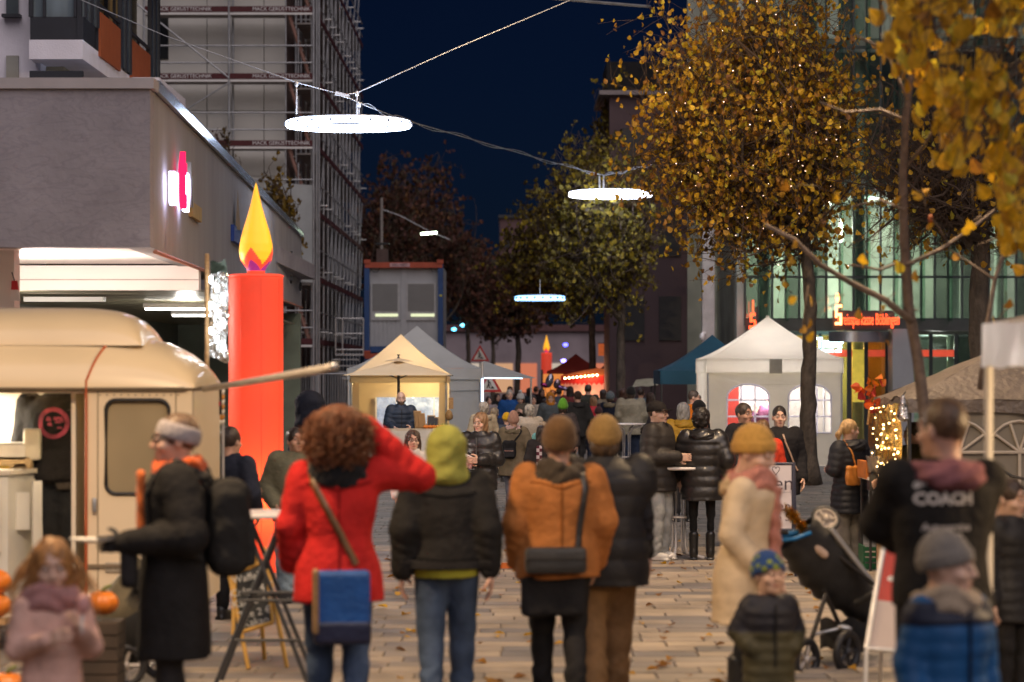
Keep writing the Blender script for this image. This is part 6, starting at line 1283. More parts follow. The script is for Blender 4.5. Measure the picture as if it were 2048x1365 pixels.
# ---- heads, hair, hats: modelled once in head space (origin mid head, face towards -Y), reused for everybody
CACHE = {}
def cached(key, fn, lo, hi, h):
    if key not in CACHE: CACHE[key] = nets(fn, lo, hi, h)
    return CACHE[key]
def f_head(p):
    d = smin(ell(p, (0, .014, .030), (.076, .096, .098)), ell(p, (0, -.022, -.045), (.059, .072, .078)), .03)
    d = smin(d, ell(p, (0, -.058, -.093), (.032, .034, .027)), .025)                        # chin
    for s in (-1, 1):
        d = smin(d, ell(p, (s * .042, -.062, -.030), (.024, .026, .022)), .02)               # cheek
        d = smax(d, -ell(p, (s * .032, -.109, .012), (.019, .018, .013)), .012)             # eye socket
        d = smin(d, ell(p, (s * .032, -.084, .010), (.014, .013, .011)), .004)              # eyelid
        d = smin(d, ell(p, (s * .077, .012, -.008), (.010, .020, .031)), .008)              # ear
        d = smin(d, rc(p, (s * .012, -.094, .034), (s * .050, -.080, .032), .009, .007)[0], .012)
    d = smin(d, rc(p, (0, -.092, .016), (0, -.112, -.026), .008, .013)[0], .010)             # nose
    d = smin(d, ell(p, (0, -.098, -.030), (.019, .013, .009)), .008)
    d = smin(d, ell(p, (0, -.088, -.058), (.024, .010, .006)), .006); d = smin(d, ell(p, (0, -.085, -.070), (.020, .010, .007)), .006)
    d = smin(d, rc(p, (0, .022, -.06), (0, .038, -.25), .052, .064)[0], .03)                 # neck
    return d
def skin_head(lod): return cached(('head', lod), f_head, (-.11, -.14, -.26), (.11, .13, .145), .0062 if lod == 0 else .0095)
def hairnoise(p, a=.006, f=70):
    th = np.arctan2(p[:, 0], p[:, 1]); return a * (np.sin(th * 9 + p[:, 2] * 40) + .6 * np.sin(th * 17 - p[:, 2] * 23 + 1) + .5 * np.sin(p[:, 0] * f + p[:, 2] * f * .7)) / 2
def face_cut(d, p, w=.062, top=.062): return smax(d, -ell(p, (0, -.125, -.055), (w, .075, top + .075)), .015)
def f_short(p):
    d = ell(p, (0, .020, .036), (.086, .104, .102)) + hairnoise(p, .004); d = face_cut(d, p, .068, .085); return smax(d, -(p[:, 2] + .055 - np.clip(-p[:, 1] * .5, -.03, .06)), .01)
def f_crop(p):
    d = ell(p, (0, .017, .034), (.0795, .099, .1005)) + hairnoise(p, .0015); d = face_cut(d, p, .066, .080); return smax(d, -(p[:, 2] + .045 - np.clip(-p[:, 1] * .55, -.03, .06)), .006)
def f_bob(p):
    d = ell(p, (0, .024, .034), (.092, .108, .105)); d = smin(d, ell(p, (0, .030, -.06), (.094, .085, .105)), .04) + hairnoise(p, .006); d = face_cut(d, p, .062, .075); return smax(d, -(p[:, 2] + .150), .02)
def f_long(p):
    d = ell(p, (0, .024, .034), (.092, .108, .105)); d = smin(d, ell(p, (0, .034, -.10), (.108, .080, .18)), .05) + hairnoise(p, .010); return face_cut(d, p, .060, .080)
def f_curly(p):
    d = ell(p, (0, .045, .020), (.150, .150, .140)); d = smin(d, ell(p, (.0, .05, -.09), (.155, .12, .11)), .05)
    q = p * 85; d = d + .010 * np.sin(q[:, 0] + 1.3 * np.sin(q[:, 2] * .6)) * np.sin(q[:, 1] * .9 + 2) * np.sin(q[:, 2] * 1.1) + .010 * np.sin(q[:, 0] * 2.1) * np.sin(q[:, 2] * 2.3 + 1) * np.sin(q[:, 1] * 1.9); return smax(d, -ell(p, (0, -.15, -.06), (.062, .085, .12)), .02)
def f_tuft(p):       # short loose curls of the old ladies
    d = ell(p, (0, .026, .036), (.096, .112, .106)); d = smin(d, ell(p, (0, .05, -.03), (.088, .07, .07)), .03); q = p * 95; d = d + .008 * np.sin(q[:, 0] + np.sin(q[:, 2])) * np.sin(q[:, 1]) * np.sin(q[:, 2] * 1.1) + hairnoise(p, .005); return face_cut(d, p, .064, .080)
def f_pony(p):
    d = f_short(p); t = rc(p, (0, .115, .03), (0, .155, -.04), .030, .034)[0]; t = smin(t, rc(p, (0, .155, -.04), (0, .150, -.15), .034, .012)[0], .02); return smin(d, t + hairnoise(p, .006), .015)
def f_bun(p): return smin(f_short(p), ell(p, (0, .10, .085), (.045, .045, .045)) + hairnoise(p, .004), .015)
def f_nape(p):       # hair under a hat
    d = ell(p, (0, .03, -.035), (.086, .088, .085)) + hairnoise(p, .006); return smax(face_cut(d, p, .070, .09), p[:, 2] - .03, .01)
def tilt(p): return p[:, 2] + .30 * p[:, 1]
def f_beanie(p):
    th = np.arctan2(p[:, 0], p[:, 1] - .02); d = ell(p, (0, .024, .036), (.097, .117, .118)); cut = tilt(p) - .005; d = smax(d, -cut, .008)
    band = smax(smax(ell(p, (0, .022, .036), (.104, .124, .124)), -(cut + .006), .01), cut - .058, .012); d = smin(d, band, .006); return d + .0022 * np.sin(th * 34)
def f_slouch(p):
    d = smin(f_beanie(p), smax(ell(p, (0, .060, .092), (.080, .095, .080)), -(tilt(p)), .01), .05); return d
def f_tall(p):
    th = np.arctan2(p[:, 0], p[:, 1] - .02); d = smin(f_beanie(p), ell(p, (0, .03, .115), (.058, .066, .075)), .05); return d + .002 * np.sin(th * 30)
def f_pompom(p): return smin(f_beanie(p), ell(p, (0, .03, .185), (.045, .045, .045)) + .004 * np.sin(p[:, 0] * 190) * np.sin(p[:, 2] * 190), .006)
def f_bobble2(p): return smin(f_beanie(p), ell(p, (0, .02, .05), (.09, .11, .11)), .01)
def f_hood(p):
    d = ell(p, (0, .030, .012), (.122, .138, .152)); d = smin(d, ell(p, (0, .05, -.13), (.135, .12, .09)), .06); d = smin(d, ell(p, (0, .075, .06), (.085, .07, .08)), .05)
    d = d + .005 * np.sin(p[:, 2] * 55 + p[:, 0] * 18) * np.sin(p[:, 0] * 21 + 1); return smax(d, -ell(p, (0, -.16, -.02), (.082, .11, .125)), .012)
def f_cap(p):
    d = ell(p, (0, .016, .040), (.092, .110, .095)); d = smax(d, -(p[:, 2] + .12 * p[:, 1] - .025), .006); v = smax(np.abs(p[:, 2] - .036 + 1.4 * p[:, 0] ** 2 + .15 * (p[:, 1] + .1)) - .004, np.sqrt((p[:, 0] / .078) ** 2 + ((p[:, 1] + .075) / .105) ** 2) * .078 - .078, .004); v = np.maximum(v, p[:, 1] + .05); return smin(d, v, .006)
def f_band(p):
    d = ell(p, (0, .018, .030), (.094, .114, .118)); c = tilt(p) - .045; return smax(d, np.abs(c) - .045, .012)
def f_scarfhead(p):
    d = ell(p, (0, .022, .030), (.104, .122, .122)); d = smin(d, ell(p, (0, .03, -.07), (.102, .10, .085)), .05); d = smin(d, ell(p, (0, -.02, -.145), (.105, .100, .055)), .04); d = d + .005 * np.sin(p[:, 2] * 70 + 9 * np.sin(p[:, 0] * 14)); return smax(d, -ell(p, (0, -.13, -.012), (.060, .085, .085)), .012)
def f_neck(p):       # wrapped scarf
    q = p - V(0, .025, -.165); rr = np.sqrt((q[:, 0] / 1.12) ** 2 + q[:, 1] ** 2); th = np.arctan2(q[:, 0], q[:, 1]); zc = -.02 * np.cos(th); d = np.sqrt((rr - .082) ** 2 + ((q[:, 2] - zc) * .75) ** 2) - .050; d = smin(d, np.sqrt((rr - .088) ** 2 + (q[:, 2] - .045 - .02 * np.sin(th * 2)) ** 2) - .034, .015)
    return d + .006 * np.sin(q[:, 2] * 75 + 3 * np.sin(th * 3)) + .003 * np.sin(th * 23 + q[:, 2] * 90)
def f_hooddown(p):
    q = p - V(0, .075, -.165); d = smin(ell(q, (0, .02, .005), (.128, .07, .048)), ell(q, (0, .04, -.02), (.095, .05, .045)), .04); d = smin(d, np.sqrt((np.sqrt((q[:, 0] / 1.3) ** 2 + (q[:, 1] + .05) ** 2) - .080) ** 2 + (q[:, 2] - .012) ** 2) - .036, .03); return d + .005 * np.sin(q[:, 0] * 45 + 5 * np.sin(q[:, 2] * 30)) + .003 * np.sin(q[:, 2] * 80)
def f_collar(p):
    q = p - V(0, .028, -.165); rr = np.sqrt((q[:, 0] / 1.05) ** 2 + q[:, 1] ** 2); return smax(np.abs(rr - .078) - .012, np.abs(q[:, 2]) - .048, .012)
HB = ((-.2, -.2, -.32), (.2, .25, .26))
HAIR = dict(short=f_short, crop=f_crop, bob=f_bob, long=f_long, curly=f_curly, tuft=f_tuft, pony=f_pony, bun=f_bun, nape=f_nape)
HATS = dict(beanie=f_beanie, slouch=f_slouch, tall=f_tall, pompom=f_pompom, hood=f_hood, cap=f_cap, band=f_band, headscarf=f_scarfhead)
NECK = dict(scarf=f_neck, hood=f_hooddown, collar=f_collar)
# ---- hand: wrist at origin, fingers towards -Z, palm towards -X (mirrored for the other hand)
def f_hand(curl):
    def seg(base, dirs, lens, rs):
        pts = [np.array(base, float)]
        for d, l in zip(dirs, lens): pts.append(pts[-1] + np.array(d, float) / np.linalg.norm(d) * l)
        return pts, rs
    fingers = []
    for i, (y, L) in enumerate(zip((-.030, -.010, .010, .029), (.9, 1.0, .95, .78))):
        a = [curl * k for k in (.45, 1.15, 1.7)]; dirs = [(-math.sin(x), y * 1.2, -math.cos(x)) for x in a]; fingers.append(seg((0, y, -.088), dirs, [.042 * L, .027 * L, .022 * L], [.0095, .0088, .008, .007]))
    th = seg((-.006, -.030, -.032), [(-.35, -.75, -.55), (-.45 - curl * .3, -.35, -.8), (-.55 - curl * .4, -.05, -.8)], [.036, .03, .026], [.013, .0115, .010, .008])
    def f(p):
        d = rbx(p, (0, 0, -.05), (.014, .042, .046), .013); d = smin(d, rc(p, (0, 0, .03), (0, 0, -.015), .027, .024)[0], .02)
        for pts, rs in fingers:
            e = None
            for k in range(3): q = rc(p, pts[k], pts[k + 1], rs[k], rs[k + 1])[0]; e = q if e is None else np.minimum(e, q)
            d = smin(d, e, .004)
        e = None
        pts, rs = th
        for k in range(3): q = rc(p, pts[k], pts[k + 1], rs[k], rs[k + 1])[0]; e = q if e is None else np.minimum(e, q)
        return smin(d, e, .010)
    return f
def hand_mesh(curl, lod): return cached(('hand', curl, lod), f_hand(curl), (-.13, -.11, -.22), (.06, .08, .07), .0052 if lod == 0 else .008)
ARMS = dict(down=((.255, .035, 1.135), (.275, -.035, .885)), pocket=((.285, .070, 1.15), (.215, -.10, .985)), front=((.250, .00, 1.13), (.075, -.255, 1.13)), table=((.245, -.07, 1.14), (.16, -.33, 1.08)), relaxed=((.265, .02, 1.14), (.24, -.12, .90)), back=((.26, .10, 1.14), (.27, .05, .89)), up=((.43, -.10, 1.42), (.20, -.13, 1.67)), phone=((.24, -.06, 1.13), (.10, -.26, 1.25)), push=((.25, -.04, 1.13), (.20, -.30, 1.02)), cross=((.25, -.03, 1.14), (-.05, -.20, 1.13)))
def xf(v, M): a = np.asarray(M); return v @ a[:3, :3].T + a[:3, 3]
SKIN = [PM('skin_%d' % i, c, .5, .10, 30, .08, 160) for i, c in enumerate([(.56, .33, .24), (.62, .40, .30), (.46, .26, .18), (.50, .30, .22)])]
for m in SKIN:
    bs = m.node_tree.nodes['Principled BSDF']; bs.inputs['Subsurface Weight'].default_value = .12; bs.inputs['Subsurface Radius'].default_value = (.02, .008, .005)
M_eye = PM('eye_dark', (.03, .02, .015), .15, 0, 1, 0); M_eyew = PM('eye_white', (.62, .58, .55), .25, 0, 1, 0); M_lip = PM('lips', (.40, .13, .10), .45, 0, 1, 0)
def cloth(col, kind='cloth'):
    k = '%s_%s' % (kind, '_'.join('%03d' % int(c * 1000) for c in col))
    if kind == 'puffer': return PM(k, col, .58, .15, 9, .35, 30, bd=.012, spec=.3)
    if kind == 'leather': return PM(k, col, .36, .15, 9, .4, 26, coat=.15, bd=.012)
    if kind == 'knit': return PM(k, col, .95, .18, 60, .9, 110, sheen=.15, bd=.006, spec=.2)
    if kind == 'denim': return PM(k, col, .85, .35, 7, .5, 26, bd=.015, spec=.2)
    if kind == 'hair': return PM(k, col, .45, .45, 30, .7, 70, stretch=(1, 1, .35), bd=.012)
    return PM(k, col, .85, .2, 8, .55, 24, bd=.02, spec=.15)
def person(label, px, top, s, face=180, kh=None, hair=('short', (.05, .03, .02)), hat=None, neck=None, jacket=None, trousers=None, shoes=(.03, .03, .03), arms=('down', 'down'), hands=(True, True), curl=(.45, .45), legs='stand', head=(0, 0), skin=0, lod=None, lean=0.0, base=0.0, build=1.0, gloves=None, name='person', short_hat=0.0, hatkind='knit', group=None, skirt=None, collar_col=None, beard=None, glasses=False, sleeveless=None, hem_band=None, seed=None):
    """jacket = dict(kind, col, hem, bulk, puff, flare, zip); px/top = where the crown of the head shows, s = photo pixels per metre there"""
    Y = F / s; Ht = H - (top - HY) / s - base; hatx = {'beanie': .03, 'slouch': .045, 'tall': .06, 'pompom': .10, 'hood': .045, 'cap': .01, 'curly': .03, 'tuft': .015, 'headscarf': .03}.get(hat[0] if hat else hair[0] if hair else '', .008)
    if kh is None: kb = Ht / (1.75 + hatx); kh = kb
    else: kb = (Ht - (.31 + hatx) * kh) / 1.44
    if lod is None: lod = 0 if s > 170 else 1
    sd = seed if seed is not None else int(px * 7 + top) % 9973; rs = np.random.RandomState(sd); rg = random.Random(sd)
    t = thing(name, label, 'person', (gx(px, Y), Y, base), group); M0 = Matrix.Translation(Vector((gx(px, Y), Y, base))) @ Matrix.Rotation(R(face), 4, 'Z')      # face 0 looks at the camera
    MBd = M0 @ Matrix.Scale(kb, 4); res = (.016 if lod == 0 else .026); 
    if s > 280: res = .0125
    j = dict(kind='cloth', col=(.03, .03, .03), hem=.80, bulk=.02, puff=0, flare=.0, fold=.009); j.update(jacket or {}); b = j['bulk']; B = build
    ly = lambda z: -lean * max(0, z - .95)
    prof = [(j['hem'], .175 * B + b + j['flare'], .135 * B + b + j['flare'], 0, 0), (.93, .172 * B + b + j['flare'] * .5, .128 * B + b, 0, 0), (1.08, .152 * B + b, .112 * B + b, 0, ly(1.08)), (1.25, .172 * B + b, .122 * B + b, 0, ly(1.25)), (1.36, .182 * B + b * .9, .118 * B + b, 0, ly(1.36)), (1.43, .130 * B + b * .6, .095 * B + b * .6, 0, ly(1.43)), (1.475, .080 + b * .4, .075 + b * .4, 0, ly(1.475)), (1.50, .068 + b * .3, .068 + b * .3, 0, ly(1.5))]
    prof = [q for q in prof if q[0] >= j['hem']]
    if j['hem'] > .93: prof = [(j['hem'], .16 * B + b, .118 * B + b, 0, 0)] + prof[0:] if prof[0][0] > j['hem'] else prof
    J = []
    for sgn, a in ((1, arms[0]), (-1, arms[1])):
        E, W = ARMS[a] if isinstance(a, str) else a; S = (.178 * B * sgn, ly(1.40), 1.405)
        if isinstance(a, str): E, W = (E[0] * sgn, E[1] + ly(1.1), E[2]), (W[0] * sgn, W[1] + ly(1.1), W[2])
        J.append((S, E, W))
    puff, pit = j['puff'], j.get('pitch', .085)
    ofs = rs.uniform(0, 6.28)
    def f_jacket(p):
        d = loft(p, prof)
        if puff: d = d - puff * np.abs(np.sin(np.pi * p[:, 2] / pit + ofs)) ** .6
        for S, E, W in J:
            if sleeveless: a1, t1 = rc(p, S, tuple(np.array(S) * .7 + np.array(E) * .3), .075 + b * .6, .07 + b * .5); a2 = a1; t2 = t1
            else:
                a1, t1 = rc(p, S, E, .070 + b * .6, .058 + b * .6); a2, t2 = rc(p, E, W, .058 + b * .6, .043 + b * .55)
            if puff: a1 = a1 - puff * .8 * np.abs(np.sin(np.pi * t1 * 3.2)) ** .6; a2 = a2 - puff * .8 * np.abs(np.sin(np.pi * t2 * 3.0)) ** .6
            else: a2 = a2 + .0025 * np.sin(t2 * 24 + ofs + p[:, 0] * 30); a1 = a1 + .002 * np.sin(t1 * 16 + ofs)
            d = smin(d, smin(a1, a2, .02), .035)
        d = d + wob(p, np.random.RandomState(sd), j['fold'], 16)
        if j.get('slit'): d = smax(d, -rbx(p, (0, .16, j['hem'] + .1), (.008, .1, .16), .004), .01)
        return d
    allp = np.array([q for A in J for q in A]); lo = np.array([min(-.26 * B - b, allp[:, 0].min() - .1 - b), min(-.2 - b, allp[:, 1].min() - .1 - b), j['hem'] - .03]); hi = np.array([max(.26 * B + b, allp[:, 0].max() + .1 + b), max(.2 + b, allp[:, 1].max() + .1 + b), max(1.53, allp[:, 2].max() + .08)]); lo[2] = min(lo[2], allp[:, 2].min() - .07)
    lo[1] += min(0, ly(1.5)); hi[1] += max(0, ly(1.5)); lo[0] -= j['flare']; hi[0] += j['flare']
    v, q = nets(f_jacket, lo, hi, res / kb if kb < .8 else res)
    jm = cloth(j['col'], j['kind']); mats = [jm]; parts = [(xf(v, MBd), q, 0)]
    jo = np_obj('vest' if sleeveless else 'jacket' if j['hem'] > .68 else 'coat', parts, mats, t)
    if j.get('split'):       # lower part in another colour
        zz, col2 = j['split']; cen = v[q].mean(1)[:, 2]; jo.data.materials.append(cloth(col2, j['kind'])); jo.data.polygons.foreach_set('material_index', (cen < zz).astype(np.int32))
    if sleeveless:
        def f_sl(p):
            d = None
            for S, E, W in J:
                a1, _ = rc(p, S, E, .058, .05); a2, t2 = rc(p, E, W, .05, .04); a2 = a2 + .005 * np.sin(t2 * 20); e = smin(a1, a2, .02); d = e if d is None else np.minimum(d, e)
            return d
        v2, q2 = nets(f_sl, lo, hi, res); np_obj('sleeves', [(xf(v2, MBd), q2, 0)], [cloth(sleeveless, 'cloth')], t)
    if hem_band:
        pr2 = [(j['hem'] - .055, .165 * B + b * .5, .125 * B + b * .5, 0, 0), (j['hem'] + .02, .165 * B + b * .6, .125 * B + b * .6, 0, 0)]; v2, q2 = nets(lambda p: loft(p, pr2) + wob(p, rs, .003, 20), (-.25, -.22, j['hem'] - .08), (.25, .22, j['hem'] + .04), res); np_obj('shirt_hem', [(xf(v2, MBd), q2, 0)], [cloth(hem_band, 'cloth')], t)
    if j.get('zip') is not None and abs(((face + 180) % 360) - 180) < 80:
        yz = -(.128 * B + b + puff + .004); zz = MBd @ Vector((0, yz + .0, 1.12)); box('zip', jo, zz, (.012 * kb, .012, .60 * kb), cloth(j['zip'], 'cloth'), (0, 0, R(face)))
    # legs
    st = {'stand': ((.095, 0, .0), (.095, 0, 0)), 'walk': ((.085, -.16, 0), (.085, .18, .03)), 'walk2': ((.085, .18, .03), (.085, -.16, 0)), 'wide': ((.15, 0, 0), (.15, 0, 0)), 'lean': ((.10, -.06, 0), (.12, .05, 0))}[legs]
    tr = dict(kind='denim', col=(.05, .07, .12), loose=.01); tr.update(trousers or {}); lo_ = tr['loose']; LG = []
    for sgn, (ax, ay, az) in ((1, st[0]), (-1, st[1])):
        an = np.array((ax * sgn, ay, .085 + az)); hp = np.array((.088 * sgn, 0, .90)); kn = (an + hp) / 2 + np.array((0.008 * sgn, -.035 - (.05 if ay > .1 else 0), .03)); LG.append((hp, kn, an))
    def f_leg(p):
        d = ell(p, (0, .005, .93), (.172 * B, .128 * B, .13))
        for hp, kn, an in LG:
            a, t1 = rc(p, hp, kn, .092 * B + lo_, .064 * B + lo_); c, t2 = rc(p, kn, an, .062 * B + lo_, .045 * B + lo_ * 1.2); c = c + .006 * np.sin(t2 * 26 + 2 * np.sin(p[:, 0] * 40)) * (t2 > .55) + .004 * np.sin(t2 * 14); d = smin(d, smin(a, c, .03), .025)
        return d + wob(p, np.random.RandomState(sd + 1), .004, 18)
    al = np.array([q_ for L in LG for q_ in L]); v, q = nets(f_leg, (-.32, al[:, 1].min() - .14, .03), (.32, al[:, 1].max() + .16, 1.08), res * 1.05 / (kb if kb < .8 else 1)); np_obj('trousers', [(xf(v, MBd), q, 0)], [cloth(tr['col'], tr['kind'])], t)
    for hp, kn, an in LG:
        def f_shoe(p, an=an):
            d = smin(ell(p, (an[0], an[1] - .075, an[2] - .042), (.047, .105, .046)), ell(p, (an[0], an[1] + .012, an[2] - .01), (.044, .056, .075)), .03); d = smax(d, -(p[:, 2] - (an[2] - .083)), .006)
            return smin(d, rbx(p, (an[0], an[1] - .055, an[2] - .073), (.045, .125, .012), .01), .006)
        bt = tr.get('boot', 0)
        fs_ = f_shoe if not bt else (lambda p, an=an, f0=f_shoe: smin(f0(p), rc(p, (an[0], an[1] + .01, an[2] + .0), (an[0] * 1.0, an[1] + .005, an[2] + bt), .050, .056)[0], .02))
        v, q = nets(fs_, (an[0] - .09, an[1] - .21, an[2] - .10), (an[0] + .09, an[1] + .10, an[2] + .1 + bt * 1.3), .011 if lod == 0 else .018); sc = shoes; np_obj('boot' if bt else 'shoe', [(xf(v, MBd), q, 0)], [cloth(sc, 'leather')], t)
    # head
    hz = 1.44 * kb + .165 * kh; MH = M0 @ Matrix.Translation(Vector((0, ly(1.55) * kb, hz))) @ Matrix.Rotation(R(head[0]), 4, 'Z') @ Matrix.Rotation(R(head[1]), 4, 'X') @ Matrix.Scale(kh * 1.04, 4)
    v, q = skin_head(lod); bp = [(xf(v, MH), q, 0)]
    def f_arm(p):
        d = rc(p, J[0][0], J[1][0], .05, .05)[0]; d = np.minimum(d, rc(p, (0, ly(1.4), 1.36), (0, ly(1.5), 1.5), .055, .045)[0])
        for S, E, W in J: d = np.minimum(d, np.minimum(rc(p, S, E, .045, .036)[0], rc(p, E, W, .036, .028)[0]))
        return d
    v, q = nets(f_arm, allp.min(0) - .07, np.maximum(allp.max(0) + .07, (0, 0, 1.56)), .024); bp.append((xf(v, MBd), q, 0))
    for (S, E, W), hd, sgn, cu in ((J[0], hands[0], 1, curl[0]), (J[1], hands[1], -1, curl[1])):
        if not hd: continue
        d = (Vector(W) - Vector(E)).normalized(); up = d; z = -d; inward = Vector((-sgn, 0, 0)) if abs(d.x) < .8 else Vector((0, -1, 0)); x = -(inward - inward.dot(z) * z).normalized(); y = z.cross(x)
        mm = Matrix((x, y, z)).transposed().to_4x4(); hv, hq = hand_mesh(cu, lod if s > 100 else 1); hv = hv.copy(); 
        if sgn < 0: pass
        MHd = MBd @ Matrix.Translation(Vector(W) + d * .01) @ mm @ Matrix.Scale(1.06, 4); bp.append((xf(hv, MHd), hq, 0))
    body = np_obj('body', bp, [SKIN[skin] if not gloves else SKIN[skin]], t)
    if gloves:
        body.data.materials.append(cloth(gloves, 'knit')); n0 = len(bp[0][1]) + len(bp[1][1]); a = np.zeros(sum(len(x[1]) for x in bp), np.int32); a[n0:] = 1; body.data.polygons.foreach_set('material_index', a)
    # features of the face where it can be seen
    fa = abs(((face + head[0] + 180) % 360) - 180)
    if fa < 115 and s > 60:
        for sx in (-1, 1):
            w = MH @ Vector((sx * .032, -.0935, .010)); e = ball('eye', body, w, np.array((.0125, .006, .0075)) * kh, M_eyew, (0, 0, R(face + head[0]))); ball('iris', e, MH @ Vector((sx * .032, -.0985, .010)), np.array((.0062, .003, .0062)) * kh, M_eye, (0, 0, R(face + head[0])))
            b_ = MB(); b_.tube([MH @ Vector((sx * .014, -.100, .034)), MH @ Vector((sx * .032, -.0985, .040)), MH @ Vector((sx * .052, -.084, .034))], .0042 * kh, 5); b_.build('eyebrow', cloth(hair[1] if hair else (.05, .03, .02), 'hair'), body)
        ball('mouth', body, MH @ Vector((0, -.0945, -.064)), np.array((.024, .006, .0075)) * kh, M_lip, (0, 0, R(face + head[0])))
        if glasses:
            b_ = MB()
            for sx in (-1, 1): b_.tube([MH @ Vector((sx * .033 + .024 * math.cos(a), -.106, .008 + .019 * math.sin(a))) for a in np.linspace(0, 6.283, 14, endpoint=False)], .0025 * kh, 4, closed=True); b_.tube([MH @ Vector((sx * .057, -.104, .012)), MH @ Vector((sx * .078, .01, .012))], .0022 * kh, 4)
            b_.tube([MH @ Vector((-.01, -.108, .012)), MH @ Vector((.01, -.108, .012))], .0025 * kh, 4); b_.build('glasses', M_black, body)
        if beard: v, q = cached(('beard', 1), lambda p: smax(smax(np.abs(f_head(p)) - .006, -ell(p, (0, -.14, .03), (.075, .13, .085)), .01), p[:, 2] + .02, .01), (-.1, -.14, -.16), (.1, .03, .02), .008); np_obj('beard', [(xf(v, MH), q, 0)], [cloth(beard, 'hair')], t)
    if hair: v, q = cached(('hair', hair[0], lod), HAIR[hair[0]], HB[0], HB[1], .0085 if lod == 0 else .013); np_obj('hair', [(xf(v, MH), q, 0)], [cloth(hair[1], 'hair')], t)
    if hat: v, q = cached(('hat', hat[0], lod), HATS[hat[0]], HB[0], HB[1], .0085 if lod == 0 else .013); np_obj({'hood': 'hood', 'cap': 'cap', 'band': 'headband', 'headscarf': 'headscarf'}.get(hat[0], 'knit_hat'), [(xf(v, MH), q, 0)], [cloth(hat[1], 'cloth' if hat[0] in ('hood', 'cap') else hatkind)], t)
    if neck:
        MN = M0 @ Matrix.Translation(Vector((0, ly(1.5) * kb, hz))) @ Matrix.Scale(kh * 1.1, 4)
        for nk in (neck if isinstance(neck, list) else [neck]): v, q = cached(('neck', nk[0], lod), NECK[nk[0]], (-.26, -.24, -.36), (.26, .27, -.02), .0095 if lod == 0 else .015); np_obj({'scarf': 'scarf', 'hood': 'hood', 'collar': 'collar'}[nk[0]], [(xf(v, MN), q, 0)], [cloth(nk[1], nk[2] if len(nk) > 2 else 'cloth')], t)
    t_info = dict(t=t, M=MBd, M0=M0, MH=MH, kb=kb, J=J, f=f_jacket, prof=prof, b=b, Y=Y, jo=jo); return t_info
def strands(info, n, seed, col, base, spread, length, curl, r=.004, face=True, drop=1.0):
    """loose locks over the hair mass: thin tubes in head space"""
    rg = random.Random(seed); b = MB(); M = info['MH']
    for i in range(n):
        d = Vector((rg.gauss(0, 1), rg.gauss(0, 1), rg.gauss(.25, 1))).normalized()
        if face and d.y < -.35: d.y = -d.y
        p = Vector((base[0] + spread[0] * d.x, base[1] + spread[1] * d.y, base[2] + spread[2] * d.z)); v = Vector((d.x * .5, d.y * .5, -drop * .8 + d.z * .4)).normalized(); u = v.cross(Vector((.3, .5, .8))).normalized(); w = v.cross(u); L = length * rg.uniform(.6, 1.2); ph = rg.uniform(0, 6); pts = []
        for k in range(9): f = k / 8; a = ph + f * 9; pts.append(M @ (p + v * L * f + (u * math.cos(a) + w * math.sin(a)) * curl * (.3 + f)))
        b.tube(pts, [r * rg.uniform(.8, 1.2) * (1 - .6 * k / 8) for k in range(9)], 4, cap=False)
    tag(b.build('locks', cloth(col, 'hair'), info['t'], True), kind='stuff')
def sdf_part(name, info, fn, lo, hi, h, mat, parent=None, space='M'):
    v, q = nets(fn, lo, hi, h); return np_obj(name, [(xf(v, info[space]), q, 0)], [mat], parent or info['t'])
def strap(info, pts, w, mat, parent, name='strap', off=.012, thick=.006):
    """flat strap laid over the jacket: pts in body space get pushed onto the jacket surface"""
    P = []
    for i in range(len(pts) - 1):
        for k in range(8): P.append(np.array(pts[i]) + (np.array(pts[i + 1]) - np.array(pts[i])) * k / 8)
    P.append(np.array(pts[-1])); P = np.array(P, np.float32)
    def grad(p): e = .006; return np.stack([info['f'](p + V(*[e * (i == a) for a in range(3)])) - info['f'](p - V(*[e * (i == a) for a in range(3)])) for i in range(3)], 1) if False else np.stack([info['f'](p + V(e, 0, 0)) - info['f'](p - V(e, 0, 0)), info['f'](p + V(0, e, 0)) - info['f'](p - V(0, e, 0)), info['f'](p + V(0, 0, e)) - info['f'](p - V(0, 0, e))], 1)
    for it in range(6):
        g = grad(P); g /= np.linalg.norm(g, axis=1, keepdims=True) + 1e-9; d = info['f'](P) - off; P = P - g * np.clip(d, -.08, .08)[:, None]
    g = grad(P); g /= np.linalg.norm(g, axis=1, keepdims=True) + 1e-9; T = np.gradient(P, axis=0); sd = np.cross(T, g); sd /= np.linalg.norm(sd, axis=1, keepdims=True) + 1e-9
    vs = []; n = len(P)
    for a, c in ((-1, -1), (1, -1), (1, 1), (-1, 1)): vs.append(P + sd * a * w / 2 + g * c * thick / 2)
    vs = np.concatenate(vs); q = []
    for k in range(4):
        k2 = (k + 1) % 4
        for i in range(n - 1): q.append((k * n + i, k * n + i + 1, k2 * n + i + 1, k2 * n + i))
    return np_obj(name, [(xf(vs, info['M']), np.array(q), 0)], [mat], parent)
def seam(info, pts, col=(.008, .008, .008)): strap(info, pts, .009, cloth(col, 'cloth'), info['jo'], 'seam', .003, .005)
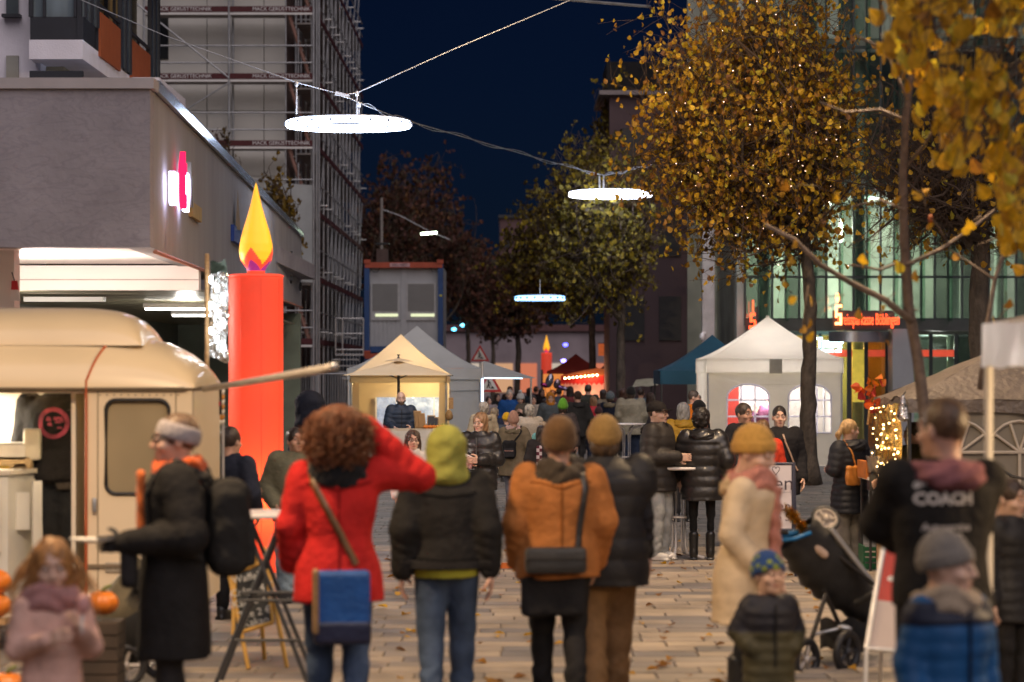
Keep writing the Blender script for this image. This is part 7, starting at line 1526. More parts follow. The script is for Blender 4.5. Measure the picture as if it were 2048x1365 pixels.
def bag(info, name, label, cat, c, half, r, col, kind='cloth', rz=0.0, flap=None, strap_pts=None, strap_w=.035, strap_col=None, puffy=.006):
    t = thing(name, label, cat, info['M'] @ Vector(c)); m = cloth(col, kind)
    sdf_part('bag_body', info, lambda p: rbx(p, c, half, r, rz) + .004 * np.sin(p[:, 2] * 38 + 4 * np.sin(p[:, 0] * 21)) * (puffy > 0), np.array(c) - np.array(half) * 1.25 - .03 - abs(math.sin(rz)) * max(half), np.array(c) + np.array(half) * 1.25 + .03 + abs(math.sin(rz)) * max(half), .014, m, t)
    if strap_pts: strap(info, strap_pts, strap_w, cloth(strap_col or col, kind), t)
    return t
# ---------------------------------------------------------------- the people, nearest first
BK, CH, NV = (.022, .021, .022), (.045, .043, .042), (.015, .022, .045)
I = person('small person in pink coat and scarf holding a treat in both hands', 104, 1072, 455, 25, kh=.90, hair=('long', (.36, .17, .055)), jacket=dict(kind='cloth', col=(.64, .40, .33), hem=.55, bulk=.03), neck=[('scarf', (.36, .18, .17), 'knit')], arms=(((.24, -.05, 1.14), (.12, -.25, 1.28)), ((-.24, -.05, 1.14), (-.10, -.27, 1.22))), trousers=dict(col=(.1, .07, .06)), skin=1, head=(-12, 8))
strands(I, 160, 5, (.40, .20, .07), (0, .02, .02), (.098, .105, .11), .26, .010)
o = thing('ice_lolly', 'pale treat on a stick in the pink coated person\'s hand', 'sweet', I['M'] @ Vector((.1, -.32, 1.3))); rod('stick', o, I['M'] @ Vector((.11, -.30, 1.26)), I['M'] @ Vector((.12, -.31, 1.42)), .008, M_white); ball('treat', o, I['M'] @ Vector((.12, -.31, 1.44)), (.03, .03, .045), PM('treat_pink', (.6, .3, .28), .5))
I = person('person in black parka with grey headband and orange scarf holding plate', 350, 822, 385, -78, hair=('short', (.10, .055, .03)), hat=('band', (.33, .30, .31)), jacket=dict(kind='cloth', col=(.018, .017, .017), hem=.50, bulk=.045, flare=.015, fold=.012), neck=[('scarf', (.50, .09, .02), 'knit'), ('hood', (.032, .030, .028))], arms=(((.28, .05, 1.13), (.17, -.25, 1.10)), 'relaxed'), gloves=BK, trousers=dict(col=BK), skin=0, glasses=True, curl=(.7, .5))
sdf_part('scarf_end', I, lambda p: rbx(p, (.03, -.175, 1.26), (.05, .022, .20), .02) + .002 * np.sin(p[:, 2] * 50 + p[:, 0] * 40), (-.06, -.24, 1.02), (.12, -.12, 1.5), .014, cloth((.48, .12, .03), 'knit'))
sdf_part('sleeve_drape', I, lambda p: rbx(p, (.17, -.24, 1.0), (.04, .045, .13), .03), (.08, -.34, .82), (.27, -.14, 1.18), .016, cloth(BK, 'cloth'))
bp = bag(I, 'backpack', 'large black rucksack on the back of the black parka', 'backpack', (0, .27, 1.16), (.17, .11, .25), .09, (.024, .023, .022), 'cloth', strap_pts=[(.12, .18, 1.34), (.13, .02, 1.50), (.13, -.15, 1.32), (.14, -.12, 1.1), (.15, .1, 1.0)]); sdf_part('front_pocket', I, lambda p: rbx(p, (0, .37, 1.08), (.13, .035, .12), .03), (-.17, .3, .93), (.17, .43, 1.24), .014, cloth((.028, .027, .026), 'cloth'), bp)
pl = MB(); pc = I['M'] @ Vector((.12, -.42, 1.10)); pl.lathe([(.05, 0), (.115, .018), (.12, .022), (.05, .006)], 24, pc); ob = pl.build('paper_plate', M_white, None, True); tag(ob, 'white paper plate held out in front of the caravan', 'plate')
# woman in the red coat, arm raised to her hair
I = person('person in bright red coat raising one arm to the head', 676, 806, 372, 186, hair=('curly', (.13, .045, .018)), jacket=dict(kind='cloth', col=(.50, .022, .020), hem=.74, bulk=.035, flare=.035, fold=.011), neck=('scarf', (.012, .012, .014), 'knit'), arms=(((.255, .02, 1.14), (.25, -.10, .93)), ((-.43, -.06, 1.385), (-.14, -.03, 1.655))), hands=(False, True), trousers=dict(col=(.055, .085, .15), loose=.012), legs='walk', skin=1, curl=(.5, .35))
strands(I, 420, 9, (.17, .06, .022), (0, .045, .012), (.138, .145, .14), .085, .016, r=.0055, drop=.6)
seam(I, [(-.17, .1, 1.37), (0, .2, 1.33), (.17, .1, 1.37)], (.2, .008, .008)); seam(I, [(0, .2, 1.32), (0, .2, .80)], (.2, .008, .008))
bg_ = bag(I, 'shoulder_bag', 'blue and navy shoulder bag hanging behind the red coat', 'bag', (-.015, .225, .73), (.145, .035, .19), .025, (.012, .075, .27), 'leather', strap_pts=[(-.10, .2, .95), (.02, .2, 1.15), (.13, .13, 1.36), (.155, .0, 1.5)], strap_col=(.14, .07, .03), puffy=0)
sdf_part('navy_base', I, lambda p: rbx(p, (-.015, .225, .60), (.150, .040, .065), .025), (-.2, .15, .5), (.17, .3, .7), .014, cloth((.012, .016, .045), 'leather'), bg_); sdf_part('leather_edge', I, lambda p: rbx(p, (.122, .23, .76), (.018, .042, .17), .01), (.08, .17, .56), (.17, .29, .96), .012, cloth((.25, .15, .07), 'leather'), bg_)
# man with lime hood
I = person('person with lime green hood, black blouson and jeans', 893, 842, 345, 180, hair=None, hat=('hood', (.29, .29, .065)), jacket=dict(kind='cloth', col=(.020, .019, .018), hem=.90, bulk=.045, fold=.007), hem_band=(.33, .33, .04), arms=('back', 'back'), trousers=dict(col=(.050, .075, .125), loose=.018), legs='walk2', skin=0, hands=(True, True), build=1.06, shoes=(.05, .05, .05))
seam(I, [(-.18, .1, 1.36), (0, .2, 1.34), (.18, .1, 1.36)]); seam(I, [(-.19, .05, .955), (0, .2, .955), (.19, .05, .955)])
sdf_part('rib_band', I, lambda p: smax(I['f'](p) - .005, np.abs(p[:, 2] - .925) - .028, .004) + .0018 * np.sin(np.arctan2(p[:, 0], p[:, 1]) * 90), (-.28, -.24, .86), (.28, .24, .98), .0105, cloth((.014, .013, .013), 'knit'), I['jo'])
# couple
I = person('person in rust orange coat and brown beanie with crossbody bag', 1118, 828, 340, 184, hair=None, hat=('slouch', (.14, .075, .03)), jacket=dict(kind='cloth', col=(.38, .145, .042), hem=.80, bulk=.045, flare=.02, fold=.010), neck=[('collar', (.03, .026, .022)), ('scarf', (.06, .045, .03), 'knit')], arms=('relaxed', 'relaxed'), trousers=dict(col=(.018, .017, .017), loose=.008), legs='walk', build=1.1)
seam(I, [(0, .2, 1.40), (0, .2, 1.0)], (.22, .07, .012)); seam(I, [(-.18, .1, 1.38), (0, .2, 1.355), (.18, .1, 1.38)], (.22, .07, .012))
cb = bag(I, 'crossbody_bag', 'black leather crossbody bag on the orange coat', 'bag', (.04, .235, .925), (.185, .042, .08), .03, (.030, .030, .030), 'leather', strap_pts=[(-.10, .2, .96), (-.13, .2, 1.2), (-.13, .12, 1.40), (-.09, .0, 1.5)], strap_w=.04, strap_col=(.025, .025, .027), puffy=0); sdf_part('flap', I, lambda p: rbx(p, (.04, .272, .965), (.18, .012, .04), .01), (-.18, .24, .87), (.24, .31, 1.0), .012, cloth((.05, .05, .05), 'leather'), cb); sdf_part('back_skirt', I, lambda p: rbx(p, (.05, .145, .70), (.20, .03, .12), .03) + .006 * np.sin(p[:, 0] * 30), (-.2, .08, .55), (.3, .22, .86), .016, cloth((.020, .019, .019), 'cloth'))
I = person('person in khaki beanie, black quilted gilet and tan trousers', 1208, 823, 330, 184, hair=('nape', (.08, .05, .03)), hat=('beanie', (.28, .17, .055)), jacket=dict(kind='puffer', col=(.022, .021, .022), hem=.72, bulk=.06, puff=.010, pitch=.13), neck=('collar', (.02, .02, .02), 'puffer'), sleeveless=(.03, .028, .03), arms=('relaxed', 'down'), trousers=dict(col=(.23, .135, .065), kind='cloth', loose=.03), legs='walk2', build=1.2, shoes=(.10, .06, .18))
# cream coat woman with toddler
I = person('person in long cream coat, mustard beanie and pink scarf', 1486, 842, 345, 62, kh=1.06, hair=None, hat=('beanie', (.52, .29, .07)), jacket=dict(kind='puffer', col=(.66, .52, .35), hem=.57, bulk=.03, flare=.03, puff=.004, pitch=.16, fold=.012), neck=[('scarf', (.50, .21, .16), 'knit'), ('hood', (.56, .42, .26))], arms=(((.24, .0, 1.15), (.17, -.13, .90)), ((-.24, -.03, 1.13), (-.13, -.20, .88))), trousers=dict(col=(.016, .016, .017), loose=-.012, boot=.26), shoes=(.015, .015, .015), skin=1, head=(-6, 16), lean=.14)
sdf_part('scarf_end', I, lambda p: rbx(p, (.06, -.19, 1.18), (.055, .03, .24), .028) + .006 * np.sin(p[:, 2] * 60 + p[:, 0] * 30), (-.03, -.26, .9), (.16, -.12, 1.5), .013, cloth((.48, .20, .15), 'knit'))
I = person('small person in black and olive quilted jacket with patterned hat', 1538, 1094, 378, 12, kh=.84, hair=None, hat=('beanie', (.03, .07, .20)), jacket=dict(kind='puffer', col=(.022, .022, .03), hem=.66, bulk=.075, puff=.016, pitch=.115, split=(1.14, (.060, .055, .030)), zip=BK), neck=('collar', (.015, .015, .02), 'puffer'), arms=('pocket', 'pocket'), hands=(False, False), trousers=dict(col=(.014, .018, .04), loose=.03, kind='cloth'), skin=1, head=(10, -2), shoes=(.03, .03, .05))
for m in [MATS.get('knit_030_070_200')]:          # yellow specks knitted into the toddler's hat
    n, L = m.node_tree.nodes, m.node_tree.links; vo = n.new('ShaderNodeTexVoronoi'); vo.inputs['Scale'].default_value = 26; gp = n.new('ShaderNodeNewGeometry'); L.new(gp.outputs['Position'], vo.inputs['Vector']); rm = n.new('ShaderNodeValToRGB'); rm.color_ramp.interpolation = 'CONSTANT'; rm.color_ramp.elements[0].color = (.22, .28, .05, 1); rm.color_ramp.elements[1].position = .42; rm.color_ramp.elements[1].color = (.02, .06, .20, 1); L.new(vo.outputs['Distance'], rm.inputs[0]); L.new(rm.outputs[0], n['Principled BSDF'].inputs['Base Color'])
# coach
I = person('person in black team jacket lettered COACH on the back', 1884, 787, 450, 194, hair=('crop', (.10, .055, .03)), jacket=dict(kind='cloth', col=(.020, .018, .017), hem=.88, bulk=.025, fold=.010), neck=('hood', (.24, .10, .11)), arms=(((.215, -.15, 1.21), (.08, -.30, 1.13)), ((-.215, -.15, 1.21), (-.08, -.30, 1.13))), trousers=dict(col=(.02, .02, .025)), skin=0, build=1.08, head=(22, 0), hands=(False, False))
def on_back(info, body, z, size, mat, x=0, bold=.0, arc=0, name='lettering', sx=1.0):
    cu = bpy.data.curves.new(name, 'FONT'); cu.body = body; cu.size = size; cu.align_x = 'CENTER'; cu.align_y = 'CENTER'; cu.offset = bold; cu.resolution_u = 2; o = bpy.data.objects.new(name, cu); C.objects.link(o); bpy.context.view_layer.update(); me = bpy.data.meshes.new_from_object(o.evaluated_get(bpy.context.evaluated_depsgraph_get())); bpy.data.objects.remove(o)
    co = np.array([v.co[:] for v in me.vertices], np.float32); P = np.stack([x - co[:, 0] * sx, np.full(len(co), .34, np.float32), z + co[:, 1] - arc * co[:, 0] ** 2], 1)
    for it in range(14): P[:, 1] -= np.clip(info['f'](P) - .006, -.05, .05) * .9
    P = xf(P, info['M'])
    for i, v in enumerate(me.vertices): v.co = P[i]
    me.materials.append(mat); reg(bpy.data.objects.new(name, me), None, info['jo'])
M_let = PM('jacket_letters', (.62, .56, .50), .7, 0, 1, 0)
on_back(I, 'COACH', 1.33, .068, M_let, x=.055, bold=.003); on_back(I, 'GSV Holzgerlingen', 1.405, .032, M_let, x=.05, arc=1.6, bold=.0015); on_back(I, 'Autoservice', 1.215, .042, M_let, x=.045, bold=.001); on_back(I, 'LEINS', 1.165, .062, M_let, x=.055, bold=.003)
I = person('small person in blue quilted jacket with grey beanie and beige snood', 1898, 1053, 490, 28, kh=.94, hair=None, hat=('beanie', (.20, .18, .16)), jacket=dict(kind='puffer', col=(.010, .075, .21), hem=.70, bulk=.05, puff=.010, pitch=.10, zip=NV), neck=('scarf', (.33, .26, .19), 'knit'), arms=('down', 'down'), trousers=dict(col=NV), skin=1, head=(40, 4))
sdf_part('yoke', I, lambda p: smax(I['f'](p) - .006, np.abs(p[:, 2] - 1.40) - .07, .01), (-.34, -.25, 1.3), (.34, .25, 1.5), .014, cloth((.012, .016, .035), 'puffer'), I['jo'])
I = person('small person in dark jacket at the right edge of the picture', 2020, 952, 345, 40, kh=.88, hair=('short', (.05, .03, .02)), jacket=dict(kind='puffer', col=(.024, .023, .024), hem=.72, bulk=.04, puff=.008), arms=('relaxed', 'down'), trousers=dict(col=BK), skin=1, head=(10, 6))
# caravan vendor, standing inside
I = person('person in black hoodie with pink print inside the caravan', 116, 712, 270, 172, base=.325, hair=('short', (.05, .03, .02)), jacket=dict(kind='cloth', col=(.018, .017, .018), hem=.84, bulk=.05, fold=.010), arms=('down', ((-.30, -.02, 1.15), (-.24, -.22, 1.0))), trousers=dict(col=(.03, .032, .035), kind='cloth', loose=.03), lod=1, build=1.2)
def logo(info, z, x, r, mat, name):
    b = []; 
    pts = []; q = []
    for k in range(28):
        a = 2 * math.pi * k / 28
        for rr in (r, r * .72): pts.append((x + rr * math.cos(a), .34, z + rr * math.sin(a)))
    for k in range(28): q.append((2 * k, 2 * k + 1, (2 * k + 3) % 56, (2 * k + 2) % 56))
    rg = random.Random(6)
    for i in range(8):
        cx_, cz = x + rg.uniform(-.5, .5) * r, z + rg.uniform(-.5, .5) * r; n0 = len(pts); w, h = rg.uniform(.1, .22) * r, rg.uniform(.06, .14) * r; pts += [(cx_ - w, .34, cz - h), (cx_ + w, .34, cz - h * .6), (cx_ + w * .8, .34, cz + h), (cx_ - w * .7, .34, cz + h * .8)]; q.append((n0, n0 + 1, n0 + 2, n0 + 3))
    P = np.array(pts, np.float32)
    for it in range(14): P[:, 1] -= np.clip(info['f'](P) - .006, -.05, .05) * .9
    np_obj(name, [(xf(P, info['M']), np.array(q), 0)], [mat], info['jo'])
logo(I, 1.27, -.03, .115, PM('print_pink', (.33, .05, .10), .7, .5, 14, 0), 'back_print')
sdf_part('trouser_pocket', I, lambda p: rbx(p, (-.09, .14, .86), (.06, .02, .08), .02), (-.17, .1, .76), (-.01, .19, .97), .014, cloth((.075, .065, .055), 'cloth'))
# mid distance left
I = person('person in olive jacket and pale jeans behind the red coat', 592, 852, 232, 8, hair=('bun', (.03, .02, .015)), jacket=dict(kind='cloth', col=(.13, .125, .085), hem=.80, bulk=.06, fold=.012), neck=('hood', (.12, .115, .08)), arms=('front', 'pocket'), trousers=dict(col=(.22, .29, .34), loose=.045), skin=2, head=(15, -8))
I = person('person with navy hood up behind the red coat', 627, 776, 215, 120, hair=None, hat=('hood', (.014, .017, .03)), jacket=dict(kind='cloth', col=(.014, .016, .026), hem=.75, bulk=.04), arms=('pocket', 'pocket'), hands=(False, False), trousers=dict(col=BK))
I = person('person in dark jacket with shoulder strap left of the candle', 462, 850, 250, 150, hair=('short', (.04, .025, .02)), jacket=dict(kind='cloth', col=(.02, .024, .04), hem=.8, bulk=.03), arms=('front', 'pocket'), trousers=dict(col=BK), lod=1)
I = person('person in white top with glasses behind the raised red arm', 826, 858, 196, 10, hair=('long', (.05, .028, .02)), jacket=dict(kind='cloth', col=(.55, .52, .50), hem=.85, bulk=.025), arms=('front', 'relaxed'), trousers=dict(col=(.014, .015, .022), loose=.02, kind='cloth'), skin=1, glasses=True, shoes=(.05, .045, .045), legs='walk')
for i, (S_, sx) in enumerate(((1, -.085), (1, .085))): sdf_part('sock', I, lambda p, sx=sx: np.maximum(np.sqrt((p[:, 0] - sx) ** 2 + (p[:, 1] - (.18 if sx < 0 else -.16)) ** 2) - .058, np.abs(p[:, 2] - .165) - .035), (sx - .09, -.28, .1), (sx + .09, .3, .23), .014, cloth((.55, .42, .40), 'knit'))
I = person('person in navy quilted jacket leaning on hands behind the stall counter', 802, 782, 116.5, 6, hair=None, jacket=dict(kind='puffer', col=(.016, .026, .045), hem=.82, bulk=.05, puff=.012, zip=BK), neck=('hood', (.016, .025, .042), 'puffer'), arms=('table', 'table'), trousers=dict(col=BK), skin=1, beard=(.09, .055, .035), lod=0)
I = person('person in shiny black jacket with orange hood lining facing us', 960, 823, 176, -14, hair=('bob', (.25, .145, .075)), jacket=dict(kind='leather', col=(.022, .020, .020), hem=.74, bulk=.045, puff=.010, zip=(.1, .1, .1)), neck=[('collar', (.03, .03, .035)), ('hood', (.46, .10, .015))], arms=('front', 'front'), trousers=dict(col=(.03, .035, .05)), skin=1, head=(-8, 4), shoes=BK)
o = thing('snack_bag', 'red and white paper snack bag in the hands before the orange lining', 'paper bag', I['M'] @ Vector((.02, -.33, 1.1))); rbox('paper', o, I['M'] @ Vector((-.06, -.32, 1.10)), (.1, .06, .13), PM('snack_paper', (.55, .30, .28), .7, .5, 40, .3, 20), .015, (0, R(25), 0)); box('top_fold', o, I['M'] @ Vector((-.07, -.32, 1.18)), (.09, .02, .03), M_white, (0, R(25), 0))
# background crowd
I = person('person in olive coat and pink beanie carrying a black rucksack', 1027, 820, 140, 176, hair=None, hat=('tall', (.42, .23, .16)), jacket=dict(kind='cloth', col=(.155, .12, .075), hem=.62, bulk=.06, flare=.04, fold=.010), neck=[('scarf', (.50, .33, .30), 'knit'), ('hood', (.15, .12, .075))], arms=('down', 'pocket'), trousers=dict(col=(.14, .14, .17), loose=-.005), lod=0)
bp = bag(I, 'backpack', 'small black rucksack on the olive coat', 'backpack', (.06, .245, 1.10), (.125, .07, .165), .06, (.018, .017, .018), 'cloth', strap_pts=[(-.03, .2, 1.25), (-.13, .15, 1.38), (-.16, 0, 1.47)], strap_w=.03); sdf_part('front_pocket', I, lambda p: rbx(p, (.06, .31, 1.04), (.10, .025, .08), .02), (-.07, .26, .93), (.19, .36, 1.15), .014, cloth((.03, .028, .03), 'cloth'), bp); rod('zip', bp, I['M'] @ Vector((-.02, .338, 1.075)), I['M'] @ Vector((.14, .338, 1.075)), .004, PM('zip_pink', (.5, .25, .2), .5))
I = person('person in beige raincoat left of the pink beanie', 967, 802, 118, 196, hair=('tuft', (.40, .35, .28)), jacket=dict(kind='cloth', col=(.37, .30, .20), hem=.62, bulk=.05, flare=.03, fold=.012), neck=('hood', (.37, .30, .20)), arms=('relaxed', 'front'), trousers=dict(col=CH), lod=0)
I = person('person in navy jacket beside the beige raincoat', 990, 814, 108, 150, hair=('tuft', (.30, .24, .17)), jacket=dict(kind='cloth', col=(.02, .025, .05), hem=.75, bulk=.03), trousers=dict(col=BK))
I = person('person in cream cable knit cardigan', 1059, 807, 122, 182, hair=('tuft', (.38, .34, .28)), jacket=dict(kind='knit', col=(.40, .34, .27), hem=.66, bulk=.045, flare=.02, fold=.014), trousers=dict(col=CH), lod=0)
I = person('small person in yellow patterned hat in front of the pink beanie', 1013, 823, 112, 190, kh=.78, hair=None, hat=('beanie', (.62, .36, .015)), jacket=dict(kind='puffer', col=(.04, .05, .07), hem=.75, bulk=.05, puff=.01), trousers=dict(col=BK))
I = person('person in bright blue jacket looking towards us', 1019, 778, 92, 14, hair=('crop', (.38, .36, .34)), jacket=dict(kind='cloth', col=(.015, .07, .24), hem=.8, bulk=.04), neck=('collar', (.015, .06, .2)), trousers=dict(col=BK), skin=1)
I = person('person in pale pompom hat looking down beside the blue jacket', 1041, 779, 92, -6, hair=('long', (.06, .03, .02)), hat=('pompom', (.42, .43, .43)), jacket=dict(kind='cloth', col=(.085, .075, .06), hem=.66, bulk=.05), trousers=dict(col=BK), arms=('phone', 'phone'), head=(0, 25), skin=1)
I = person('person with orange headscarf and glasses', 1101, 782, 96, 4, hair=None, hat=('headscarf', (.40, .15, .015)), jacket=dict(kind='cloth', col=(.075, .09, .10), hem=.66, bulk=.05, fold=.010), trousers=dict(col=BK), glasses=True, skin=1)
I = person('person in bright green beanie behind the brown beanie', 1126, 795, 118, 175, hair=('nape', (.05, .03, .02)), hat=('tall', (.09, .26, .02)), jacket=dict(kind='cloth', col=(.05, .04, .04), hem=.7, bulk=.05), trousers=dict(col=BK), lod=0)
I = person('person in black hooded jacket near the round stall', 1155, 781, 100, 200, hair=('bun', (.05, .03, .02)), jacket=dict(kind='cloth', col=(.028, .028, .028), hem=.72, bulk=.05), neck=('hood', (.025, .025, .026)), trousers=dict(col=BK), arms=('front', 'pocket'))
I = person('person in dark olive jacket at the counter of the round stall', 1176, 768, 84, 180, hair=('short', (.04, .03, .02)), jacket=dict(kind='cloth', col=(.04, .042, .032), hem=.78, bulk=.05), trousers=dict(col=BK))
I = person('person in red jacket near the tree trunk', 1186, 792, 92, 195, hair=('bob', (.22, .12, .06)), jacket=dict(kind='puffer', col=(.40, .015, .03), hem=.76, bulk=.04, puff=.01), trousers=dict(col=NV))
I = person('small person in dark hat and red checked scarf beside the red jacket', 1197, 806, 98, 185, kh=.8, hair=None, hat=('pompom', (.06, .03, .035)), jacket=dict(kind='cloth', col=(.16, .02, .03), hem=.72, bulk=.04), neck=('scarf', (.30, .12, .13), 'knit'), trousers=dict(col=NV))
I = person('person in grey beanie and navy parka left of the grey jacket', 1221, 781, 96, 160, hair=('nape', (.06, .04, .03)), hat=('beanie', (.10, .13, .15)), jacket=dict(kind='cloth', col=(.014, .018, .035), hem=.7, bulk=.05), neck=('hood', (.15, .13, .09)), trousers=dict(col=NV))
I = person('person in large grey jacket and black beanie with back turned', 1262, 771, 98, 180, hair=('nape', (.06, .04, .03)), hat=('beanie', (.014, .014, .016)), jacket=dict(kind='cloth', col=(.27, .255, .20), hem=.72, bulk=.07, fold=.008), neck=('collar', (.40, .37, .29)), arms=('relaxed', 'relaxed'), trousers=dict(col=(.02, .03, .06), loose=.03), build=1.15, lod=0)
I = person('person in maroon jacket behind the grey jacket at the stall', 1246, 776, 86, 170, hair=('long', (.06, .025, .015)), jacket=dict(kind='cloth', col=(.06, .03, .03), hem=.72, bulk=.04), trousers=dict(col=BK))
for i, (px, top, s, f, c, lab) in enumerate([(1020, 772, 70, 10, (.03, .02, .02), 'dark coated person far behind the blue jacket'), (995, 786, 78, 30, (.015, .016, .016), 'person in black leaning beside the awning post'), (1058, 775, 72, 200, (.02, .03, .04), 'person in dark teal coat under the awning tip'), (1072, 772, 70, 170, (.025, .012, .012), 'dark coated person right of the awning tip'), (1084, 777, 72, 20, (.02, .015, .015), 'person in black before the orange stall'), (1038, 781, 66, 160, (.03, .02, .025), 'far person standing behind the pompom hat'), (1108, 800, 84, 40, (.05, .012, .02), 'person in dark red right of the headscarf'), (1090, 797, 88, 190, (.03, .028, .028), 'person in charcoal coat left of the headscarf'), (1066, 790, 90, 20, (.30, .26, .22), 'person in pale sand jacket under the awning tip'), (1118, 776, 76, 175, (.10, .12, .16), 'person in slate blue coat before the round stall'), (1140, 772, 78, 185, (.20, .05, .05), 'person in brick red coat before the round stall'), (1206, 778, 84, 190, (.16, .13, .09), 'person in tan coat between the red jacket and grey beanie'), (1282, 775, 88, 170, (.10, .14, .18), 'person in light blue jacket right behind the large grey jacket'), (1300, 784, 96, 200, (.05, .045, .05), 'person in dark grey coat behind the black cap'), (978, 792, 84, 15, (.22, .18, .17), 'person in taupe coat beside the lower road work sign')]):
    person(lab, px, top, s, f, lod=1, hair=(['short', 'long', 'bob'][i % 3], (.035, .02, .015)), jacket=dict(kind='cloth', col=c, hem=.72, bulk=.05), trousers=dict(col=BK), group='far persons in dark coats')
I = person('small person in turquoise jacket sitting in a pushchair', 1087, 842, 125, 170, kh=.72, hair=('tuft', (.30, .22, .14)), jacket=dict(kind='cloth', col=(.16, .36, .34), hem=.7, bulk=.06), arms=('down', 'down'), trousers=dict(col=BK), lod=1)
pc2 = thing('pushchair', 'small dark pushchair with turquoise blanket in the crowd', 'pushchair', (gx(1072, 38), 38, 0)); b_ = MB(); b_.tube([at(1064, 915, 38), at(1064, 885, 38), at(1066, 879, 38), at(1085, 879, 38)], .022, 6); b_.build('frame', M_black, pc2, True); quadgrid('blanket', pc2, at(1058, 915, 37.9), at(1070, 915, 37.9), at(1082, 868, 37.9), at(1066, 872, 37.9), cloth((.16, .36, .34), 'cloth'), 6, 8, wrinkle(.03, 14)); wheel(pc2, (gx(1068, 38), 37.9, .12), .12, .04, (1, -.3, 0)); wheel(pc2, (gx(1095, 38), 38.3, .12), .12, .04, (1, -.3, 0))
I = person('person with red and white checked scarf beside the brown beanie', 1083, 850, 150, 185, hair=('long', (.04, .025, .02)), jacket=dict(kind='cloth', col=(.035, .03, .03), hem=.7, bulk=.04), trousers=dict(col=BK))
m = PM('checker_cloth', (.6, .55, .55), .85); n, L = m.node_tree.nodes, m.node_tree.links; ck = n.new('ShaderNodeTexChecker'); ck.inputs['Scale'].default_value = 22; gp = n.new('ShaderNodeNewGeometry'); L.new(gp.outputs['Position'], ck.inputs['Vector']); ck.inputs['Color1'].default_value = (.6, .5, .5, 1); ck.inputs['Color2'].default_value = (.10, .015, .03, 1); L.new(ck.outputs[0], n['Principled BSDF'].inputs['Base Color'])
sdf_part('checked_scarf', I, lambda p: rbx(p, (.06, .17, 1.12), (.055, .03, .26), .028), (-.02, .1, .8), (.14, .25, 1.42), .02, m)
# right group at the standing table
I = person('person in black cap, glasses and black jacket at the white table', 1316, 799, 190, 62, hair=('crop', (.06, .035, .02)), hat=('cap', (.016, .014, .014)), jacket=dict(kind='puffer', col=(.026, .022, .020), hem=.76, bulk=.05, puff=.009, pitch=.11), neck=('hood', (.022, .02, .02)), arms=('relaxed', 'front'), trousers=dict(col=(.28, .29, .29), loose=.028), skin=1, glasses=True, shoes=(.55, .53, .5))
I = person('person in shiny black quilted jacket with back turned at the table', 1404, 812, 190, 175, hair=('tuft', (.014, .011, .010)), jacket=dict(kind='leather', col=(.018, .017, .018), hem=.70, bulk=.055, puff=.014, pitch=.12), neck=('hood', (.018, .017, .018), 'leather'), arms=('front', 'pocket'), trousers=dict(col=(.012, .012, .013), loose=-.015, boot=.20), shoes=(.012, .012, .012), head=(-20, 0))
I = person('person in mustard jacket behind the table', 1366, 803, 152, 186, hair=('bob', (.30, .29, .27)), jacket=dict(kind='puffer', col=(.42, .235, .02), hem=.74, bulk=.05, puff=.012), neck=('hood', (.40, .225, .02), 'puffer'), trousers=dict(col=BK))
I = person('person in orange jacket and glasses beside the gazebo', 1389, 779, 118, 80, hair=('crop', (.08, .06, .05)), jacket=dict(kind='cloth', col=(.58, .16, .012), hem=.78, bulk=.05), neck=('hood', (.55, .20, .02)), trousers=dict(col=BK), glasses=True, skin=1)
I = person('person in black beanie right of the orange jacket', 1400, 798, 130, 110, hair=('nape', (.03, .02, .02)), hat=('beanie', (.013, .013, .015)), jacket=dict(kind='cloth', col=BK, hem=.75, bulk=.04), trousers=dict(col=BK), skin=1)
I = person('person in dark jacket left behind the mustard beanie', 1489, 804, 178, 38, hair=('short', (.045, .03, .022)), jacket=dict(kind='cloth', col=(.02, .019, .022), hem=.76, bulk=.05), neck=('collar', (.018, .018, .02)), arms=('pocket', 'pocket'), hands=(False, False), trousers=dict(col=BK), skin=2)
I = person('person in red orange jacket with back turned by the whiteboard', 1524, 837, 186, 196, hair=('pony', (.14, .075, .035)), jacket=dict(kind='cloth', col=(.60, .055, .025), hem=.78, bulk=.05, fold=.010), neck=('hood', (.60, .055, .025)), arms=('front', 'front'), trousers=dict(col=BK))
I = person('person in black coat with pale strap', 1559, 809, 184, 14, hair=('crop', (.018, .013, .011)), jacket=dict(kind='cloth', col=(.020, .019, .021), hem=.70, bulk=.05, fold=.008), neck=('collar', (.018, .017, .019)), arms=('relaxed', 'pocket'), trousers=dict(col=(.02, .022, .03)), skin=1, build=1.08, head=(-14, 0))
strap(I, [(-.02, -.2, 1.44), (.0, -.22, 1.32), (.10, -.2, 1.12), (.16, -.14, .98)], .022, cloth((.48, .33, .24), 'leather'), I['t'], 'bag_strap')
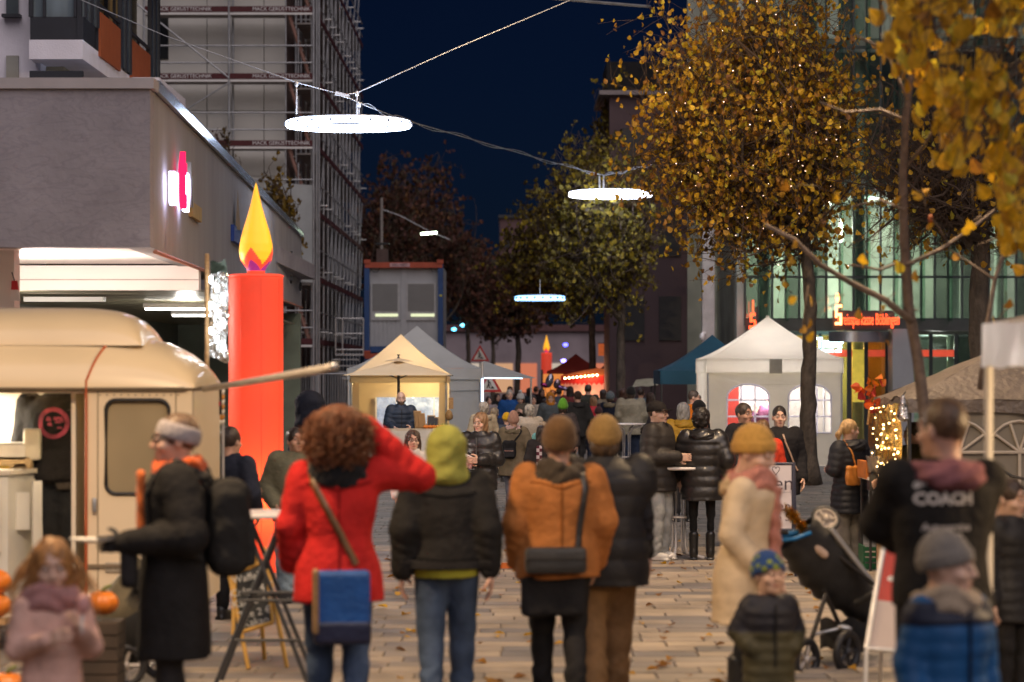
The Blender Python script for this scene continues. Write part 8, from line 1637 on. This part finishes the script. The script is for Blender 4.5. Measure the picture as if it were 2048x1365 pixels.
I = person('person in black quilted coat with tan handbag at the stall', 1700, 836, 194, 215, hair=('pony', (.46, .30, .14)), jacket=dict(kind='puffer', col=(.016, .018, .026), hem=.62, bulk=.045, puff=.013, pitch=.075, flare=.01), neck=('hood', (.016, .018, .026), 'puffer'), arms=('front', 'front'), trousers=dict(col=(.20, .19, .18), kind='cloth', loose=.035), skin=1, head=(-100, 0), shoes=(.12, .07, .04))
hb = bag(I, 'handbag', 'tan woven handbag on the quilted coat\'s shoulder', 'handbag', (.135, .205, 1.07), (.105, .035, .12), .03, (.52, .20, .035), 'leather', rz=-.2, strap_pts=[(.08, .2, 1.18), (.12, .16, 1.35), (.15, .02, 1.48)], strap_w=.02, strap_col=(.50, .2, .04), puffy=1)
# seller's arm behind the dark stall: a second seller stands inside
I = person('person in dark olive jumper reaching over the dark stall counter', 1826, 842, 205, -70, hair=('short', (.05, .035, .02)), jacket=dict(kind='knit', col=(.07, .065, .025), hem=.82, bulk=.02), arms=(((.24, -.08, 1.16), (.14, -.34, 1.08)), ((-.24, -.10, 1.16), (-.10, -.38, 1.07))), trousers=dict(col=BK), skin=1, lod=1)
# people inside the white gazebo
I = person('person in wine red jacket seen through the gazebo window', 1515, 803, 93, 160, hair=('long', (.40, .28, .16)), jacket=dict(kind='cloth', col=(.14, .05, .09), hem=.75, bulk=.04), trousers=dict(col=BK))
I = person('person in plum jacket inside the white gazebo', 1538, 787, 93.5, 200, hair=('short', (.05, .03, .03)), jacket=dict(kind='cloth', col=(.13, .04, .07), hem=.75, bulk=.05), trousers=dict(col=BK))
# ---------------------------------------------------------------- lettering becomes plain meshes
bpy.context.view_layer.update(); DG = bpy.context.evaluated_depsgraph_get()
for o in [o for o in bpy.data.objects if o.type == 'FONT']:
    me = bpy.data.meshes.new_from_object(o.evaluated_get(DG)); nm = o.name; par, pin, mb_ = o.parent, o.matrix_parent_inverse.copy(), o.matrix_basis.copy()
    bpy.data.objects.remove(o); n_ = bpy.data.objects.new(nm, me); C.objects.link(n_); n_.parent = par; n_.matrix_parent_inverse = pin; n_.matrix_basis = mb_
